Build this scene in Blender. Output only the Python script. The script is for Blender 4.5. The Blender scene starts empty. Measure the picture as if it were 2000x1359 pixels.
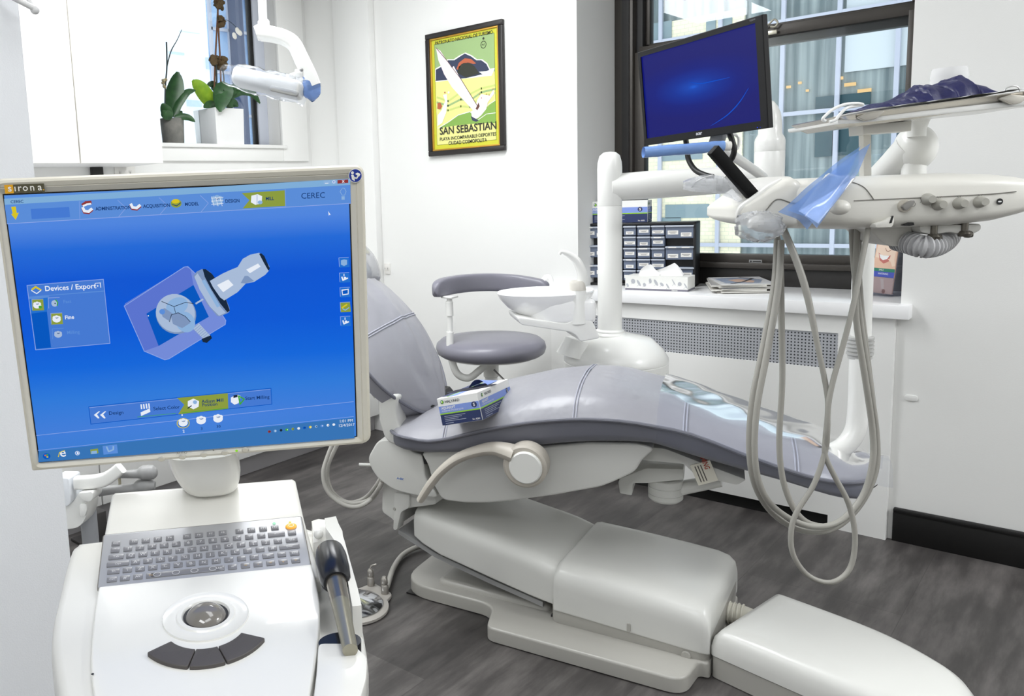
import bpy, bmesh, math, random
import numpy as np
from mathutils import Vector, Matrix
SC = bpy.context.scene
COL = SC.collection
R = math.radians
# ------------------------------------------------------------------ camera
FOC, CX, CY, EYE = 1600.0, 700.0, 600.0, 1.35          # focal length and optical centre in pixels of the 2000x1359 frame
PITCH, ROLL, YAW = R(7.66), R(-2.454), R(-46.2)
_A = np.array([[1, 0, 0], [0, -math.sin(PITCH), -math.cos(PITCH)], [0, math.cos(PITCH), -math.sin(PITCH)]])
_c, _s = math.cos(ROLL), math.sin(ROLL)
_X = -np.array([math.sin(YAW), math.cos(YAW), 0]); _Y = np.array([-_X[1], _X[0], 0]); _Z = np.array([0, 0, 1.0])
_T = np.array([[_c, -_s, 0], [_s, _c, 0], [0, 0, 1]]) @ _A @ np.array([_X, _Y, _Z]).T
EYEPT = np.array([0, 0, EYE])
cam_d = bpy.data.cameras.new('camera'); cam = bpy.data.objects.new('camera', cam_d); COL.objects.link(cam)
cam.matrix_world = Matrix(((_T[0][0], -_T[1][0], -_T[2][0], 0), (_T[0][1], -_T[1][1], -_T[2][1], 0), (_T[0][2], -_T[1][2], -_T[2][2], EYE), (0, 0, 0, 1)))
cam_d.sensor_width = 36; cam_d.lens = FOC / 2000 * 36; cam_d.clip_start = .02; cam_d.clip_end = 300
cam_d.shift_x = (1000 - CX) / 2000; cam_d.shift_y = (CY - 679.5) / 2000
SC.camera = cam
# ------------------------------------------------------------------ sky, lamps, exposure
world = bpy.data.worlds.new('sky'); SC.world = world; world.use_nodes = True
_bg = world.node_tree.nodes['Background']; _bg.inputs[0].default_value = (.90, .955, 1, 1); _bg.inputs[1].default_value = 1.95
SC.view_settings.view_transform = 'Standard'; SC.view_settings.look = 'None'; SC.view_settings.gamma = 1
SC.view_settings.use_curve_mapping = False; SC.view_settings.exposure = 0.0
SC.cycles.max_bounces = 10; SC.cycles.diffuse_bounces = 5; SC.cycles.transparent_max_bounces = 16; SC.cycles.caustics_reflective = False; SC.cycles.caustics_refractive = False
SC.cycles.sample_clamp_indirect = 6
CEIL = 2.75
def lamp(name, x, y, w, d, watts, col=(.965, .985, 1), z=CEIL - .03, rot=(0, 0, 0)):
    l = bpy.data.lights.new(name, 'AREA'); l.shape = 'RECTANGLE'; l.size = w; l.size_y = d; l.energy = watts; l.color = col
    o = bpy.data.objects.new(name, l); COL.objects.link(o); o.location = (x, y, z); o.rotation_euler = rot; return o
lamp('unseen_ceiling_light', -2.0, 2.1, .6, 1.2, 40)
lamp('unseen_ceiling_light', -.4, 1.0, 1.2, .6, 11)
lamp('unseen_ceiling_light', -2.6, 1.0, .6, 1.2, 26)
lamp('unseen_ceiling_light', .6, .0, .6, 1.2, 12)
lamp('unseen_ceiling_light', .1, -1.0, 1.2, .6, 25)  # added fill behind the camera to brighten the partition wall
lamp('unseen_ceiling_light', 1.75, 2.65, .6, .6, 52)  # added fill at far right, aimed at brightening the window recess side
# ------------------------------------------------------------------ helpers
def ray(x, y): return _T.T @ np.array([(x - CX) / FOC, (y - CY) / FOC, 1.0])
def zp(x, y, z): d = ray(x, y); return EYEPT + (z - EYE) / d[2] * d
def yp(x, y, Y): d = ray(x, y); return EYEPT + Y / d[1] * d
def xp(x, y, X): d = ray(x, y); return EYEPT + X / d[0] * d
def dp(x, y, D): return EYEPT + ray(x, y) * D           # point at depth D along the view axis
class Fr:                                               # a local frame in the room
    def __init__(s, o, x=(1, 0, 0), y=(0, 1, 0), z=None):
        x = np.array(x, float); x /= np.linalg.norm(x); y = np.array(y, float); y -= x * (x @ y); y /= np.linalg.norm(y)
        s.o = np.array(o, float); s.A = np.array([x, y, np.cross(x, y)])
    def p(s, a, b, c=0): return Vector(s.o + np.array([a, b, c]) @ s.A)
    def l(s, p): return s.A @ (np.array(p) - s.o)
    def on(s, px, py, ax=2, val=0):
        d = ray(px, py); t = (val - (EYEPT - s.o) @ s.A[ax]) / (d @ s.A[ax]); return s.l(EYEPT + t * d)
    def at(s, a, b, c=0): f = Fr((0, 0, 0)); f.o = np.array(s.p(a, b, c)); f.A = s.A.copy(); return f
    def rot(s, ax, deg):
        m = np.array(Matrix.Rotation(R(deg), 3, Vector(s.A[ax]))); f = Fr((0, 0, 0)); f.o = s.o.copy(); f.A = (m @ s.A.T).T; return f
    @property
    def M(s):
        A = s.A; o = s.o
        return Matrix(((A[0][0], A[1][0], A[2][0], o[0]), (A[0][1], A[1][1], A[2][1], o[1]), (A[0][2], A[1][2], A[2][2], o[2]), (0, 0, 0, 1)))
W0 = Fr((0, 0, 0))
def lin(c): return tuple((v / 255 / 12.92 if v / 255 <= .04045 else ((v / 255 + .055) / 1.055) ** 2.4) for v in c)
MATS = {}
def mat(name, rgb, rough=.5, metal=0, spec=.5, coat=0, bump=None, var=None, alpha=1, trans=0, emit=None, sheen=0):
    if name in MATS: return MATS[name]
    m = bpy.data.materials.new(name); m.use_nodes = True; nt = m.node_tree; b = nt.nodes['Principled BSDF']; L = nt.links.new
    b.inputs['Base Color'].default_value = (*lin(rgb), 1); b.inputs['Roughness'].default_value = rough; b.inputs['Metallic'].default_value = metal
    b.inputs['Specular IOR Level'].default_value = spec; b.inputs['Coat Weight'].default_value = coat; b.inputs['Alpha'].default_value = alpha
    b.inputs['Transmission Weight'].default_value = trans
    if emit is not None: b.inputs['Emission Color'].default_value = (*lin(emit[:3]), 1); b.inputs['Emission Strength'].default_value = emit[3]
    if bump or var:
        tc = nt.nodes.new('ShaderNodeTexCoord')
    if bump:                                            # (scale, strength, distance)
        n = nt.nodes.new('ShaderNodeTexNoise'); n.inputs['Scale'].default_value = bump[0]; n.inputs['Detail'].default_value = 3
        bp = nt.nodes.new('ShaderNodeBump'); bp.inputs['Strength'].default_value = bump[1]; bp.inputs['Distance'].default_value = bump[2]
        L(tc.outputs['Object'], n.inputs['Vector']); L(n.outputs['Fac'], bp.inputs['Height']); L(bp.outputs['Normal'], b.inputs['Normal'])
    if var:                                             # (scale, rgb2)
        n = nt.nodes.new('ShaderNodeTexNoise'); n.inputs['Scale'].default_value = var[0]; n.inputs['Detail'].default_value = 4
        mx = nt.nodes.new('ShaderNodeMix'); mx.data_type = 'RGBA'; mx.inputs['A'].default_value = (*lin(rgb), 1); mx.inputs['B'].default_value = (*lin(var[1]), 1)
        rp = nt.nodes.new('ShaderNodeMapRange'); rp.inputs['From Min'].default_value = .35; rp.inputs['From Max'].default_value = .65
        L(tc.outputs['Object'], n.inputs['Vector']); L(n.outputs['Fac'], rp.inputs['Value']); L(rp.outputs['Result'], mx.inputs['Factor']); L(mx.outputs['Result'], b.inputs['Base Color'])
    MATS[name] = m; return m
def glow(name, rgb, k=1.0):
    if name in MATS: return MATS[name]
    m = bpy.data.materials.new(name); m.use_nodes = True; nt = m.node_tree; nt.nodes.clear()
    e = nt.nodes.new('ShaderNodeEmission'); e.inputs[0].default_value = (*lin(rgb), 1); e.inputs[1].default_value = k
    o = nt.nodes.new('ShaderNodeOutputMaterial'); nt.links.new(e.outputs[0], o.inputs[0]); MATS[name] = m; return m
def film(name, rgb, thru=.7, rough=.05, refl=.5):       # thin clear sheet: see-through with a glossy skin
    if name in MATS: return MATS[name]
    m = bpy.data.materials.new(name); m.use_nodes = True; nt = m.node_tree; nt.nodes.clear(); L = nt.links.new
    t = nt.nodes.new('ShaderNodeBsdfTransparent'); d = nt.nodes.new('ShaderNodeBsdfTranslucent'); g = nt.nodes.new('ShaderNodeBsdfGlossy'); df = nt.nodes.new('ShaderNodeBsdfDiffuse'); ad = nt.nodes.new('ShaderNodeMixShader'); ad.inputs[0].default_value = .5
    for n in (d, df): n.inputs[0].default_value = (*lin(rgb), 1)
    t.inputs[0].default_value = (*[.5 + .5 * v for v in lin(rgb)], 1); g.inputs[0].default_value = (1, 1, 1, 1); g.inputs['Roughness'].default_value = rough
    a = nt.nodes.new('ShaderNodeMixShader'); b = nt.nodes.new('ShaderNodeMixShader'); a.inputs[0].default_value = thru
    lw = nt.nodes.new('ShaderNodeLayerWeight'); lw.inputs[0].default_value = refl; o = nt.nodes.new('ShaderNodeOutputMaterial')
    L(d.outputs[0], ad.inputs[1]); L(df.outputs[0], ad.inputs[2]); L(ad.outputs[0], a.inputs[1]); L(t.outputs[0], a.inputs[2]); L(lw.outputs['Fresnel'], b.inputs[0]); L(a.outputs[0], b.inputs[1]); L(g.outputs[0], b.inputs[2]); L(b.outputs[0], o.inputs[0])
    MATS[name] = m; return m
_FONT = {}
def font_mesh(s, bold=0):
    if (s, bold) not in _FONT:
        cu = bpy.data.curves.new('t', 'FONT'); cu.body = s; cu.size = 1; cu.resolution_u = 3; cu.offset = bold
        ob = bpy.data.objects.new('t', cu); me = bpy.data.meshes.new_from_object(ob)
        _FONT[(s, bold)] = ([v.co.copy() for v in me.vertices], [tuple(p.vertices) for p in me.polygons])
        bpy.data.meshes.remove(me); bpy.data.objects.remove(ob); bpy.data.curves.remove(cu)
    return _FONT[(s, bold)]
def catmull(pts, sub, closed=False):
    P = [Vector(p) for p in pts]; n = len(P); out = []
    for i in range(n if closed else n - 1):
        if closed: a, b, c, d = P[i - 1], P[i], P[(i + 1) % n], P[(i + 2) % n]
        else: a, b, c, d = P[max(i - 1, 0)], P[i], P[i + 1], P[min(i + 2, n - 1)]
        for k in range(sub):
            t = k / sub
            out.append(.5 * ((2 * b) + (c - a) * t + (2 * a - 5 * b + 4 * c - d) * t * t + (3 * b - a - 3 * c + d) * t ** 3))
    if not closed: out.append(P[-1])
    return out
def interp(xs, ys, x): return float(np.interp(x, xs, ys))
def smooth_interp(xs, ys, x):
    P = catmull([(a, b, 0) for a, b in zip(xs, ys)], 12); return float(np.interp(x, [p.x for p in P], [p.y for p in P]))
def rpoly(pts, r, n=5):                                 # rounds the corners of a 2-D outline
    out = []; m = len(pts)
    for i in range(m):
        p = Vector(pts[i]); a = Vector(pts[i - 1]); b = Vector(pts[(i + 1) % m]); rr = r[i] if isinstance(r, (list, tuple)) else r
        u = a - p; v = b - p; rr = min(rr, u.length * .49, v.length * .49)
        if rr < 1e-6: out.append(tuple(p)); continue
        p0 = p + u.normalized() * rr; p1 = p + v.normalized() * rr
        for k in range(n + 1):
            t = k / n; out.append(tuple((1 - t) ** 2 * p0 + 2 * t * (1 - t) * p + t * t * p1))
    return out
class MB:
    def __init__(s): s.bm = bmesh.new()
    def _join(s, b, mi=0, M=None):
        if M is not None: bmesh.ops.transform(b, matrix=M, verts=b.verts)
        for f in b.faces: f.material_index = mi
        me = bpy.data.meshes.new('x'); b.to_mesh(me); b.free(); s.bm.from_mesh(me); bpy.data.meshes.remove(me); return s
    def box(s, F, a, b, bev=0, seg=2, mi=0):
        q = bmesh.new(); bmesh.ops.create_cube(q, size=1)
        for v in q.verts: v.co = Vector([a[i] + (v.co[i] + .5) * (b[i] - a[i]) for i in range(3)])
        if bev: bmesh.ops.bevel(q, geom=q.edges[:], offset=bev, segments=seg, affect='EDGES', profile=.5, clamp_overlap=True)
        return s._join(q, mi, F.M)
    def prism(s, F, poly, ax, lo, hi, bev=0, seg=2, mi=0, top_only=False):
        i, j = {'xy': (0, 1), 'xz': (0, 2), 'yz': (1, 2)}[ax]; k = 3 - i - j; q = bmesh.new(); rings = []
        for h in (lo, hi):
            vs = []
            for p in poly:
                c = [0, 0, 0]; c[i], c[j], c[k] = p[0], p[1], h; vs.append(q.verts.new(c))
            rings.append(vs)
        caps = [q.faces.new(rings[0]), q.faces.new(rings[1][::-1])]; n = len(poly)
        for t in range(n): q.faces.new((rings[0][t], rings[1][t], rings[1][(t + 1) % n], rings[0][(t + 1) % n]))
        bmesh.ops.recalc_face_normals(q, faces=q.faces[:])
        if bev:
            es = set()
            for c in (caps[1:] if top_only else caps): es |= set(c.edges)
            bmesh.ops.bevel(q, geom=list(es), offset=bev, segments=seg, affect='EDGES', profile=.5, clamp_overlap=True)
        return s._join(q, mi, F.M)
    def loft(s, rings, caps=True, closed=True, mi=0, loop=False):
        q = bmesh.new(); V = [[q.verts.new(p) for p in r] for r in rings]; n = len(rings[0])
        for i in range(len(V) if loop else len(V) - 1):
            A, B = V[i], V[(i + 1) % len(V)]
            for t in range(n if closed else n - 1): q.faces.new((A[t], A[(t + 1) % n], B[(t + 1) % n], B[t]))
        if caps and closed and not loop: q.faces.new(V[0][::-1]); q.faces.new(V[-1])
        if closed: bmesh.ops.recalc_face_normals(q, faces=q.faces[:])
        return s._join(q, mi)
    def tube(s, pts, r, n=10, sub=5, closed=False, mi=0, flat=1.0, up=None):
        m = len(pts); P = catmull(pts, sub, closed) if sub else [Vector(p) for p in pts]; N = len(P)
        if isinstance(r, (list, tuple)): rr = [interp(range(m), r, i / (sub or 1)) for i in range(N)]
        else: rr = [r] * N
        rings = []; prev = None
        for i, p in enumerate(P):
            t = (P[(i + 1) % N] - P[i - 1]) if closed else (P[min(i + 1, N - 1)] - P[max(i - 1, 0)])
            t.normalize()
            if prev is None: prev = Vector(up) if up is not None else (Vector((0, 0, 1)) if abs(t.z) < .9 else Vector((1, 0, 0)))
            x = prev - t * prev.dot(t)
            if x.length < 1e-6: x = t.orthogonal()
            x.normalize(); y = t.cross(x); prev = x
            rings.append([p + (x * math.cos(2 * math.pi * k / n) + y * (math.sin(2 * math.pi * k / n) * flat)) * rr[i] for k in range(n)])
        return s.loft(rings, True, True, mi, loop=closed)
    def lathe(s, F, prof, n=32, mi=0, sx=1.0, sy=1.0):
        q = bmesh.new(); V = []
        for r, z in prof:
            V.append([q.verts.new((r * sx * math.cos(2 * math.pi * k / n), r * sy * math.sin(2 * math.pi * k / n), z)) for k in range(n)] if r > 1e-6 else [q.verts.new((0, 0, z))])
        for A, B in zip(V, V[1:]):
            for k in range(n):
                a, b, c, d = A[k % len(A)], A[(k + 1) % len(A)], B[(k + 1) % len(B)], B[k % len(B)]
                f = []
                for v in (a, b, c, d):
                    if v not in f: f.append(v)
                if len(f) > 2: q.faces.new(f)
        for e in (V[0], V[-1]):
            if len(e) > 1 and prof[0] != prof[-1]: q.faces.new(e)
        bmesh.ops.recalc_face_normals(q, faces=q.faces[:]); return s._join(q, mi, F.M)
    def ball(s, F, rad, mi=0, n=20):
        q = bmesh.new(); bmesh.ops.create_uvsphere(q, u_segments=n, v_segments=n * 2 // 3, radius=1)
        for v in q.verts: v.co = Vector([v.co[i] * rad[i] for i in range(3)])
        return s._join(q, mi, F.M)
    def poly(s, F, pts, z=0, mi=0):                     # flat printed shape in the frame's xy plane
        q = bmesh.new(); q.faces.new([q.verts.new((p[0], p[1], z)) for p in pts]); return s._join(q, mi, F.M)
    def rect(s, F, x0, y0, x1, y1, z=0, mi=0): return s.poly(F, [(x0, y0), (x1, y0), (x1, y1), (x0, y1)], z, mi)
    def disc(s, F, x, y, r, z=0, mi=0, n=20, ry=None): return s.poly(F, [(x + r * math.cos(2 * math.pi * k / n), y + (ry or r) * math.sin(2 * math.pi * k / n)) for k in range(n)], z, mi)
    def line(s, F, pts, w, z=0, mi=0, closed=False):    # flat printed stroke
        P = [Vector((*p, 0)) for p in pts]; n = len(P)
        for i in range(n if closed else n - 1):
            a, b = P[i], P[(i + 1) % n]; d = (b - a)
            if d.length < 1e-7: continue
            d.normalize(); o = Vector((-d.y, d.x, 0)) * w / 2; e = d * w * .3
            s.poly(F, [(a - o - e)[:2], (b - o + e)[:2], (b + o + e)[:2], (a + o - e)[:2]], z, mi)
        return s
    def text(s, F, t, x, y, size, z=0, mi=0, align='l', sx=1.0, bold=0, shear=0):
        vs, fs = font_mesh(t, bold); w = max((v.x for v in vs), default=0) * size * sx
        dx = x - (w / 2 if align == 'c' else w if align == 'r' else 0); q = bmesh.new(); V = [q.verts.new((dx + (v.x + v.y * shear) * size * sx, y + v.y * size, z)) for v in vs]
        for f in fs:
            try: q.faces.new([V[i] for i in f])
            except ValueError: pass
        return s._join(q, mi, F.M)
    def grid(s, P, mi=0, closed=False):                 # P[i][j] points
        return s.loft(P, False, closed, mi)
    def build(s, name, mats, parent=None, loc=None, angle=38, flat=False):
        me = bpy.data.meshes.new(name); s.bm.to_mesh(me); s.bm.free()
        for m in (mats if isinstance(mats, (list, tuple)) else [mats]): me.materials.append(m)
        o = bpy.data.objects.new(name, me); COL.objects.link(o)
        base = Vector(loc) if loc is not None else Vector((0, 0, 0)); q = parent
        while q is not None: base = base + q.location; q = q.parent
        me.transform(Matrix.Translation(-base))
        if loc is not None: o.location = loc
        o.parent = parent
        if not flat:
            for p in me.polygons: p.use_smooth = True
            me.set_sharp_from_angle(angle=R(angle))
        return o
def tag(o, label=None, cat=None, group=None, kind=None):
    if label: o['label'] = label
    if cat: o['category'] = cat
    if group: o['group'] = group
    if kind: o['kind'] = kind
    return o
def thing(name, label, cat, loc, group=None):
    o = bpy.data.objects.new(name, None); COL.objects.link(o); o.location = Vector(loc); o.empty_display_size = .05
    return tag(o, label, cat, group)
def structure(o): o['kind'] = 'structure'; return o
def copy_tree(o, loc=None, parent=None):
    c = o.copy(); COL.objects.link(c); c.parent = parent
    if loc is not None: c.location = loc
    for ch in list(o.children): copy_tree(ch, None, c)
    return c
rng = random.Random(7)
# ================================================================== room shell
YW, XL = 3.454, -3.65                                   # window wall plane and left wall plane
M_wall = mat('painted_wall', (232, 232, 230), .85, bump=(260, .12, .002))
M_ceil = mat('ceiling_paint', (240, 240, 238), .9)
M_white = mat('white_laminate', (240, 240, 238), .35)
M_black = mat('black_trim', (13, 12, 12), .45)
M_frame = mat('bronze_window_frame', (66, 62, 58), .42, metal=.3)
M_framedark = mat('dark_window_channel', (28, 27, 27), .5)
def floor_mat():
    m = bpy.data.materials.new('wood_look_vinyl_planks'); m.use_nodes = True; nt = m.node_tree; b = nt.nodes['Principled BSDF']; L = nt.links.new
    tc = nt.nodes.new('ShaderNodeTexCoord'); mp = nt.nodes.new('ShaderNodeMapping'); mp.inputs['Rotation'].default_value = (0, 0, R(90)); L(tc.outputs['Object'], mp.inputs['Vector'])
    br = nt.nodes.new('ShaderNodeTexBrick'); br.offset = .37; br.inputs['Scale'].default_value = 1; br.inputs['Mortar Size'].default_value = .0012; br.inputs['Brick Width'].default_value = 1.2; br.inputs['Row Height'].default_value = .46; br.inputs['Bias'].default_value = 0
    br.inputs['Color1'].default_value = (.25, .25, .25, 1); br.inputs['Color2'].default_value = (.75, .75, .75, 1); br.inputs['Mortar'].default_value = (.3, .3, .3, 1); L(mp.outputs[0], br.inputs['Vector'])
    m2 = nt.nodes.new('ShaderNodeMapping'); m2.inputs['Scale'].default_value = (9, 1.5, 1); L(tc.outputs['Object'], m2.inputs['Vector'])
    n1 = nt.nodes.new('ShaderNodeTexNoise'); n1.inputs['Scale'].default_value = 2.2; n1.inputs['Detail'].default_value = 9; n1.inputs['Roughness'].default_value = .65; L(m2.outputs[0], n1.inputs['Vector'])
    m3 = nt.nodes.new('ShaderNodeMapping'); m3.inputs['Scale'].default_value = (2.6, 1.2, 1); L(tc.outputs['Object'], m3.inputs['Vector'])
    n2 = nt.nodes.new('ShaderNodeTexNoise'); n2.inputs['Scale'].default_value = 2; n2.inputs['Detail'].default_value = 3; L(m3.outputs[0], n2.inputs['Vector'])
    a = nt.nodes.new('ShaderNodeMath'); a.operation = 'MULTIPLY_ADD'; a.inputs[1].default_value = .55; L(n1.outputs['Fac'], a.inputs[0])
    c = nt.nodes.new('ShaderNodeMath'); c.operation = 'MULTIPLY'; c.inputs[1].default_value = .45; L(n2.outputs['Fac'], c.inputs[0]); L(c.outputs[0], a.inputs[2])
    d = nt.nodes.new('ShaderNodeMath'); d.operation = 'MULTIPLY_ADD'; d.inputs[1].default_value = .22; L(br.outputs['Color'], d.inputs[0]); L(a.outputs[0], d.inputs[2])
    cr = nt.nodes.new('ShaderNodeValToRGB'); e = cr.color_ramp.elements; e[0].position = .43; e[0].color = (*lin((44, 42, 42)), 1); e[1].position = .82; e[1].color = (*lin((112, 108, 106)), 1)
    k = cr.color_ramp.elements.new(.6); k.color = (*lin((71, 68, 67)), 1); L(d.outputs[0], cr.inputs[0]); L(cr.outputs[0], b.inputs['Base Color'])
    b.inputs['Roughness'].default_value = .42; b.inputs['Specular IOR Level'].default_value = .4
    bp = nt.nodes.new('ShaderNodeBump'); bp.inputs['Strength'].default_value = .15; bp.inputs['Distance'].default_value = .001; L(n1.outputs['Fac'], bp.inputs['Height']); L(bp.outputs[0], b.inputs['Normal'])
    return m
structure(MB().box(W0, (XL - .15, -2.2, -.1), (2.4, YW + .4, 0)).build('floor', floor_mat()))
structure(MB().box(W0, (XL - .15, -2.2, CEIL), (2.4, YW + .4, CEIL + .1)).build('ceiling', M_ceil))
# window wall with its opening
WX0, WX1, WZ0, WZ1 = -1.885, -.608, .86, 2.55
WD = .58                                                # thickness of the wall
w = MB()
w.box(W0, (XL - .15, YW, 0), (WX0, YW + WD, CEIL)); w.box(W0, (WX1, YW, 0), (2.4, YW + WD, CEIL)); w.box(W0, (WX0, YW, 0), (WX1, YW + WD, WZ0)); w.box(W0, (WX0, YW, WZ1), (WX1, YW + WD, CEIL))
structure(w.build('wall_back', M_wall))
structure(MB().box(W0, (-3.37, YW - .05, 0), (-3.1, YW - .0005, CEIL), .004).build('trim_1', M_wall))
# left wall (with the high window above the cabinets)
LY0, LY1, LZ0, LZ1 = 1.75, 3.215, 1.665, 2.62
w = MB()
w.box(W0, (XL - .2, .3, 0), (XL, LY0, CEIL)); w.box(W0, (XL - .2, LY1, 0), (XL, YW, CEIL)); w.box(W0, (XL - .2, LY0, 0), (XL, LY1, LZ0)); w.box(W0, (XL - .2, LY0, LZ1), (XL, LY1, CEIL))
structure(w.build('wall_left', M_wall))
structure(MB().box(W0, (XL - .2, .2, 0), (-1.72, .3, CEIL)).build('wall_alcove', M_wall))
PW = dp(100, 690, 1.72)                                 # end of the partition beside the camera
structure(MB().box(W0, (PW[0] - .12, -2.2, 0), (PW[0], PW[1], CEIL)).build('wall_partition', mat('textured_partition_paint', (238, 240, 244), .8, bump=(420, .3, .002))))
structure(MB().box(W0, (PW[0], -2.3, 0), (2.4, -2.2, CEIL)).build('wall_front', M_wall))
structure(MB().box(W0, (2.4, -2.2, 0), (2.5, YW + WD, CEIL)).build('wall_right', M_wall))
b = MB(); b.box(W0, (-.60, YW - .016, 0), (2.4, YW, .11), .002); b.box(W0, (-.60, YW - .021, .108), (2.4, YW, .128), .006)
structure(b.build('baseboard_back', M_black))
# ---- window 1 : bronze double-hung window set deep in the wall
YF = YW + .385                                           # inner face of the frame
FX0, FX1 = WX0 + .02, WX1
def glass_mat():
    m = bpy.data.materials.new('window_glass'); m.use_nodes = True; nt = m.node_tree; nt.nodes.clear(); L = nt.links.new
    t = nt.nodes.new('ShaderNodeBsdfTransparent'); t.inputs[0].default_value = (.93, .96, .97, 1); g = nt.nodes.new('ShaderNodeBsdfGlossy'); g.inputs['Roughness'].default_value = .01
    f = nt.nodes.new('ShaderNodeFresnel'); f.inputs[0].default_value = 1.5; mx = nt.nodes.new('ShaderNodeMixShader'); o = nt.nodes.new('ShaderNodeOutputMaterial')
    L(f.outputs[0], mx.inputs[0]); L(t.outputs[0], mx.inputs[1]); L(g.outputs[0], mx.inputs[2]); L(mx.outputs[0], o.inputs[0]); return m
M_glass = glass_mat()
ZR = float(yp(1640, 40, YF)[2])                         # meeting rail
ZB = float(yp(1500, 497, YF)[2])                        # bottom of the lower pane
wn = bpy.data.objects.new('window_1', None); COL.objects.link(wn); wn.location = ((FX0 + FX1) / 2, YF, WZ0); wn['kind'] = 'structure'
GL = float(yp(1264, 200, YF + .03)[0]); GR = float(yp(1772, 150, YF + .03)[0])
f = MB()
f.box(W0, (WX0 - .0, YF - .02, WZ0), (GL - .05, YF + .12, WZ1), .003); f.box(W0, (GR + .03, YF - .02, WZ0), (WX1, YF + .12, WZ1), .003)
f.box(W0, (WX0, YF - .02, WZ1 - .07), (WX1, YF + .12, WZ1), .003); g_ = MB(); g_.box(W0, (WX0, YF - .021, WZ0), (WX1, YF + .12, ZB - .045), .003); g_.build('sill_rail', mat('dark_bronze_sill', (40, 38, 37), .42), wn)
f.box(W0, (GL, YF - .045, ZB - .06), (GR + .03, YF - .0, ZB - .035), .003)
f.build('frame', M_frame, wn)
f = MB(); f.box(W0, (GL - .10, YF - .028, WZ0), (GL - .065, YF - .018, WZ1)); f.box(W0, (GL - .05, YF + .02, ZR), (GL - .02, YF + .1, WZ1))
f.build('sash_channel', M_framedark, wn)
f = MB(); f.box(W0, (GL - .03, YF + .005, ZR - .02), (GR + .04, YF + .05, ZR + .025), .003); f.box(W0, (GL - .05, YF + .0, ZB - .05), (GL, YF + .05, ZR), .003)
f.box(W0, (GR, YF + .0, ZB - .05), (GR + .035, YF + .05, ZR), .003); f.box(W0, (GL - .03, YF, ZB - .05), (GR + .03, YF + .05, ZB), .003); f.build('lower_sash', M_frame, wn)
f = MB(); f.box(W0, (GL - .03, YF + .055, ZR - .05), (GR + .04, YF + .1, ZR + .04), .003); f.box(W0, (GL - .03, YF + .055, ZR), (GL, YF + .1, WZ1 - .05), .003); f.box(W0, (GR, YF + .055, ZR), (GR + .03, YF + .1, WZ1 - .05), .003); f.build('upper_sash', M_frame, wn)
MB().box(W0, (GL - .01, YF + .022, ZB - .01), (GR + .01, YF + .028, ZR)).build('pane', M_glass, wn)
MB().box(W0, (GL - .01, YF + .076, ZR), (GR + .01, YF + .082, WZ1 - .04)).build('pane', M_glass, wn)
lt = MB(); q = yp(1508, 62, YF - .01); lt.tube([yp(1488, 56, YF - .012), yp(1502, 47, YF - .012), yp(1512, 38, YF - .012), yp(1519, 44, YF - .012), yp(1514, 52, YF - .012), yp(1505, 52, YF - .012)], .004, 8, 4)
lt.box(Fr(q), (-.03, -.006, -.012), (.02, .006, .006), .003); lt.build('latch', mat('latch_metal', (200, 196, 180), .35, metal=.6), wn)
lb = MB(); FL = Fr((0, YF - .021, 0), (1, 0, 0), (0, 0, 1)); p0 = FL.on(1463, 507, 2, 0); p1 = FL.on(1488, 514, 2, 0)
lb.rect(FL, p0[0], p1[1], p1[0], p0[1], .0006, 0); lb.disc(FL, p0[0] + .008, (p0[1] + p1[1]) / 2, .004, .001, 1); lb.rect(FL, p0[0] + .016, p0[1] - .010, p1[0] - .004, p0[1] - .005, .001, 1); lb.build('maker_label', [mat('label_silver', (150, 150, 150), .4), M_black], wn)
# ---- window 2 : high window over the cabinets, white casing
wn2 = bpy.data.objects.new('window_2', None); COL.objects.link(wn2); wn2.location = (XL, (LY0 + LY1) / 2, LZ0); wn2['kind'] = 'structure'
c = MB(); c.box(W0, (XL - .005, LY1, LZ0 - .09), (XL + .02, LY1 + .20, LZ1 + .1), .004); c.box(W0, (XL - .005, LY0, LZ0 - .09), (XL + .02, LY1, LZ0 - .02), .004); c.build('casing', M_white, wn2)
MB().box(W0, (XL - .2, LY0, LZ0 - .02), (XL + .035, LY1 + .02, LZ0), .004).build('sill_board', M_white, wn2)
XG = XL - .13; e = float(xp(494, 150, XG)[1])
c = MB(); c.box(W0, (XG - .03, e, LZ0), (XG + .03, LY1, LZ1), .004); c.box(W0, (XG - .03, LY0, LZ1 - .05), (XG + .03, LY1, LZ1), .003)
c.box(W0, (XG - .02, e - .012, LZ0), (XG + .02, e, LZ1), .002, mi=1); c.build('frame', [mat('bluish_white_window_frame', (205, 210, 222), .5), M_black], wn2)
MB().box(W0, (XG - .003, LY0, LZ0), (XG + .003, e, LZ1 - .05)).build('pane', M_glass, wn2)
# ================================================================== outside
YB = 11.0
def teal_mat():
    m = bpy.data.materials.new('curtained_office_glass'); m.use_nodes = True; nt = m.node_tree; b = nt.nodes['Principled BSDF']; L = nt.links.new
    tc = nt.nodes.new('ShaderNodeTexCoord'); mp = nt.nodes.new('ShaderNodeMapping'); mp.inputs['Scale'].default_value = (9, 1, .25); L(tc.outputs['Object'], mp.inputs['Vector'])
    n = nt.nodes.new('ShaderNodeTexNoise'); n.inputs['Scale'].default_value = 1.3; n.inputs['Detail'].default_value = 4; L(mp.outputs[0], n.inputs['Vector'])
    cr = nt.nodes.new('ShaderNodeValToRGB'); e = cr.color_ramp.elements; e[0].position = .36; e[0].color = (*lin((80, 97, 101)), 1); e[1].position = .66; e[1].color = (*lin((146, 158, 158)), 1)
    L(n.outputs['Fac'], cr.inputs[0]); L(cr.outputs[0], b.inputs['Base Color']); b.inputs['Roughness'].default_value = .3; return m
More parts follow.
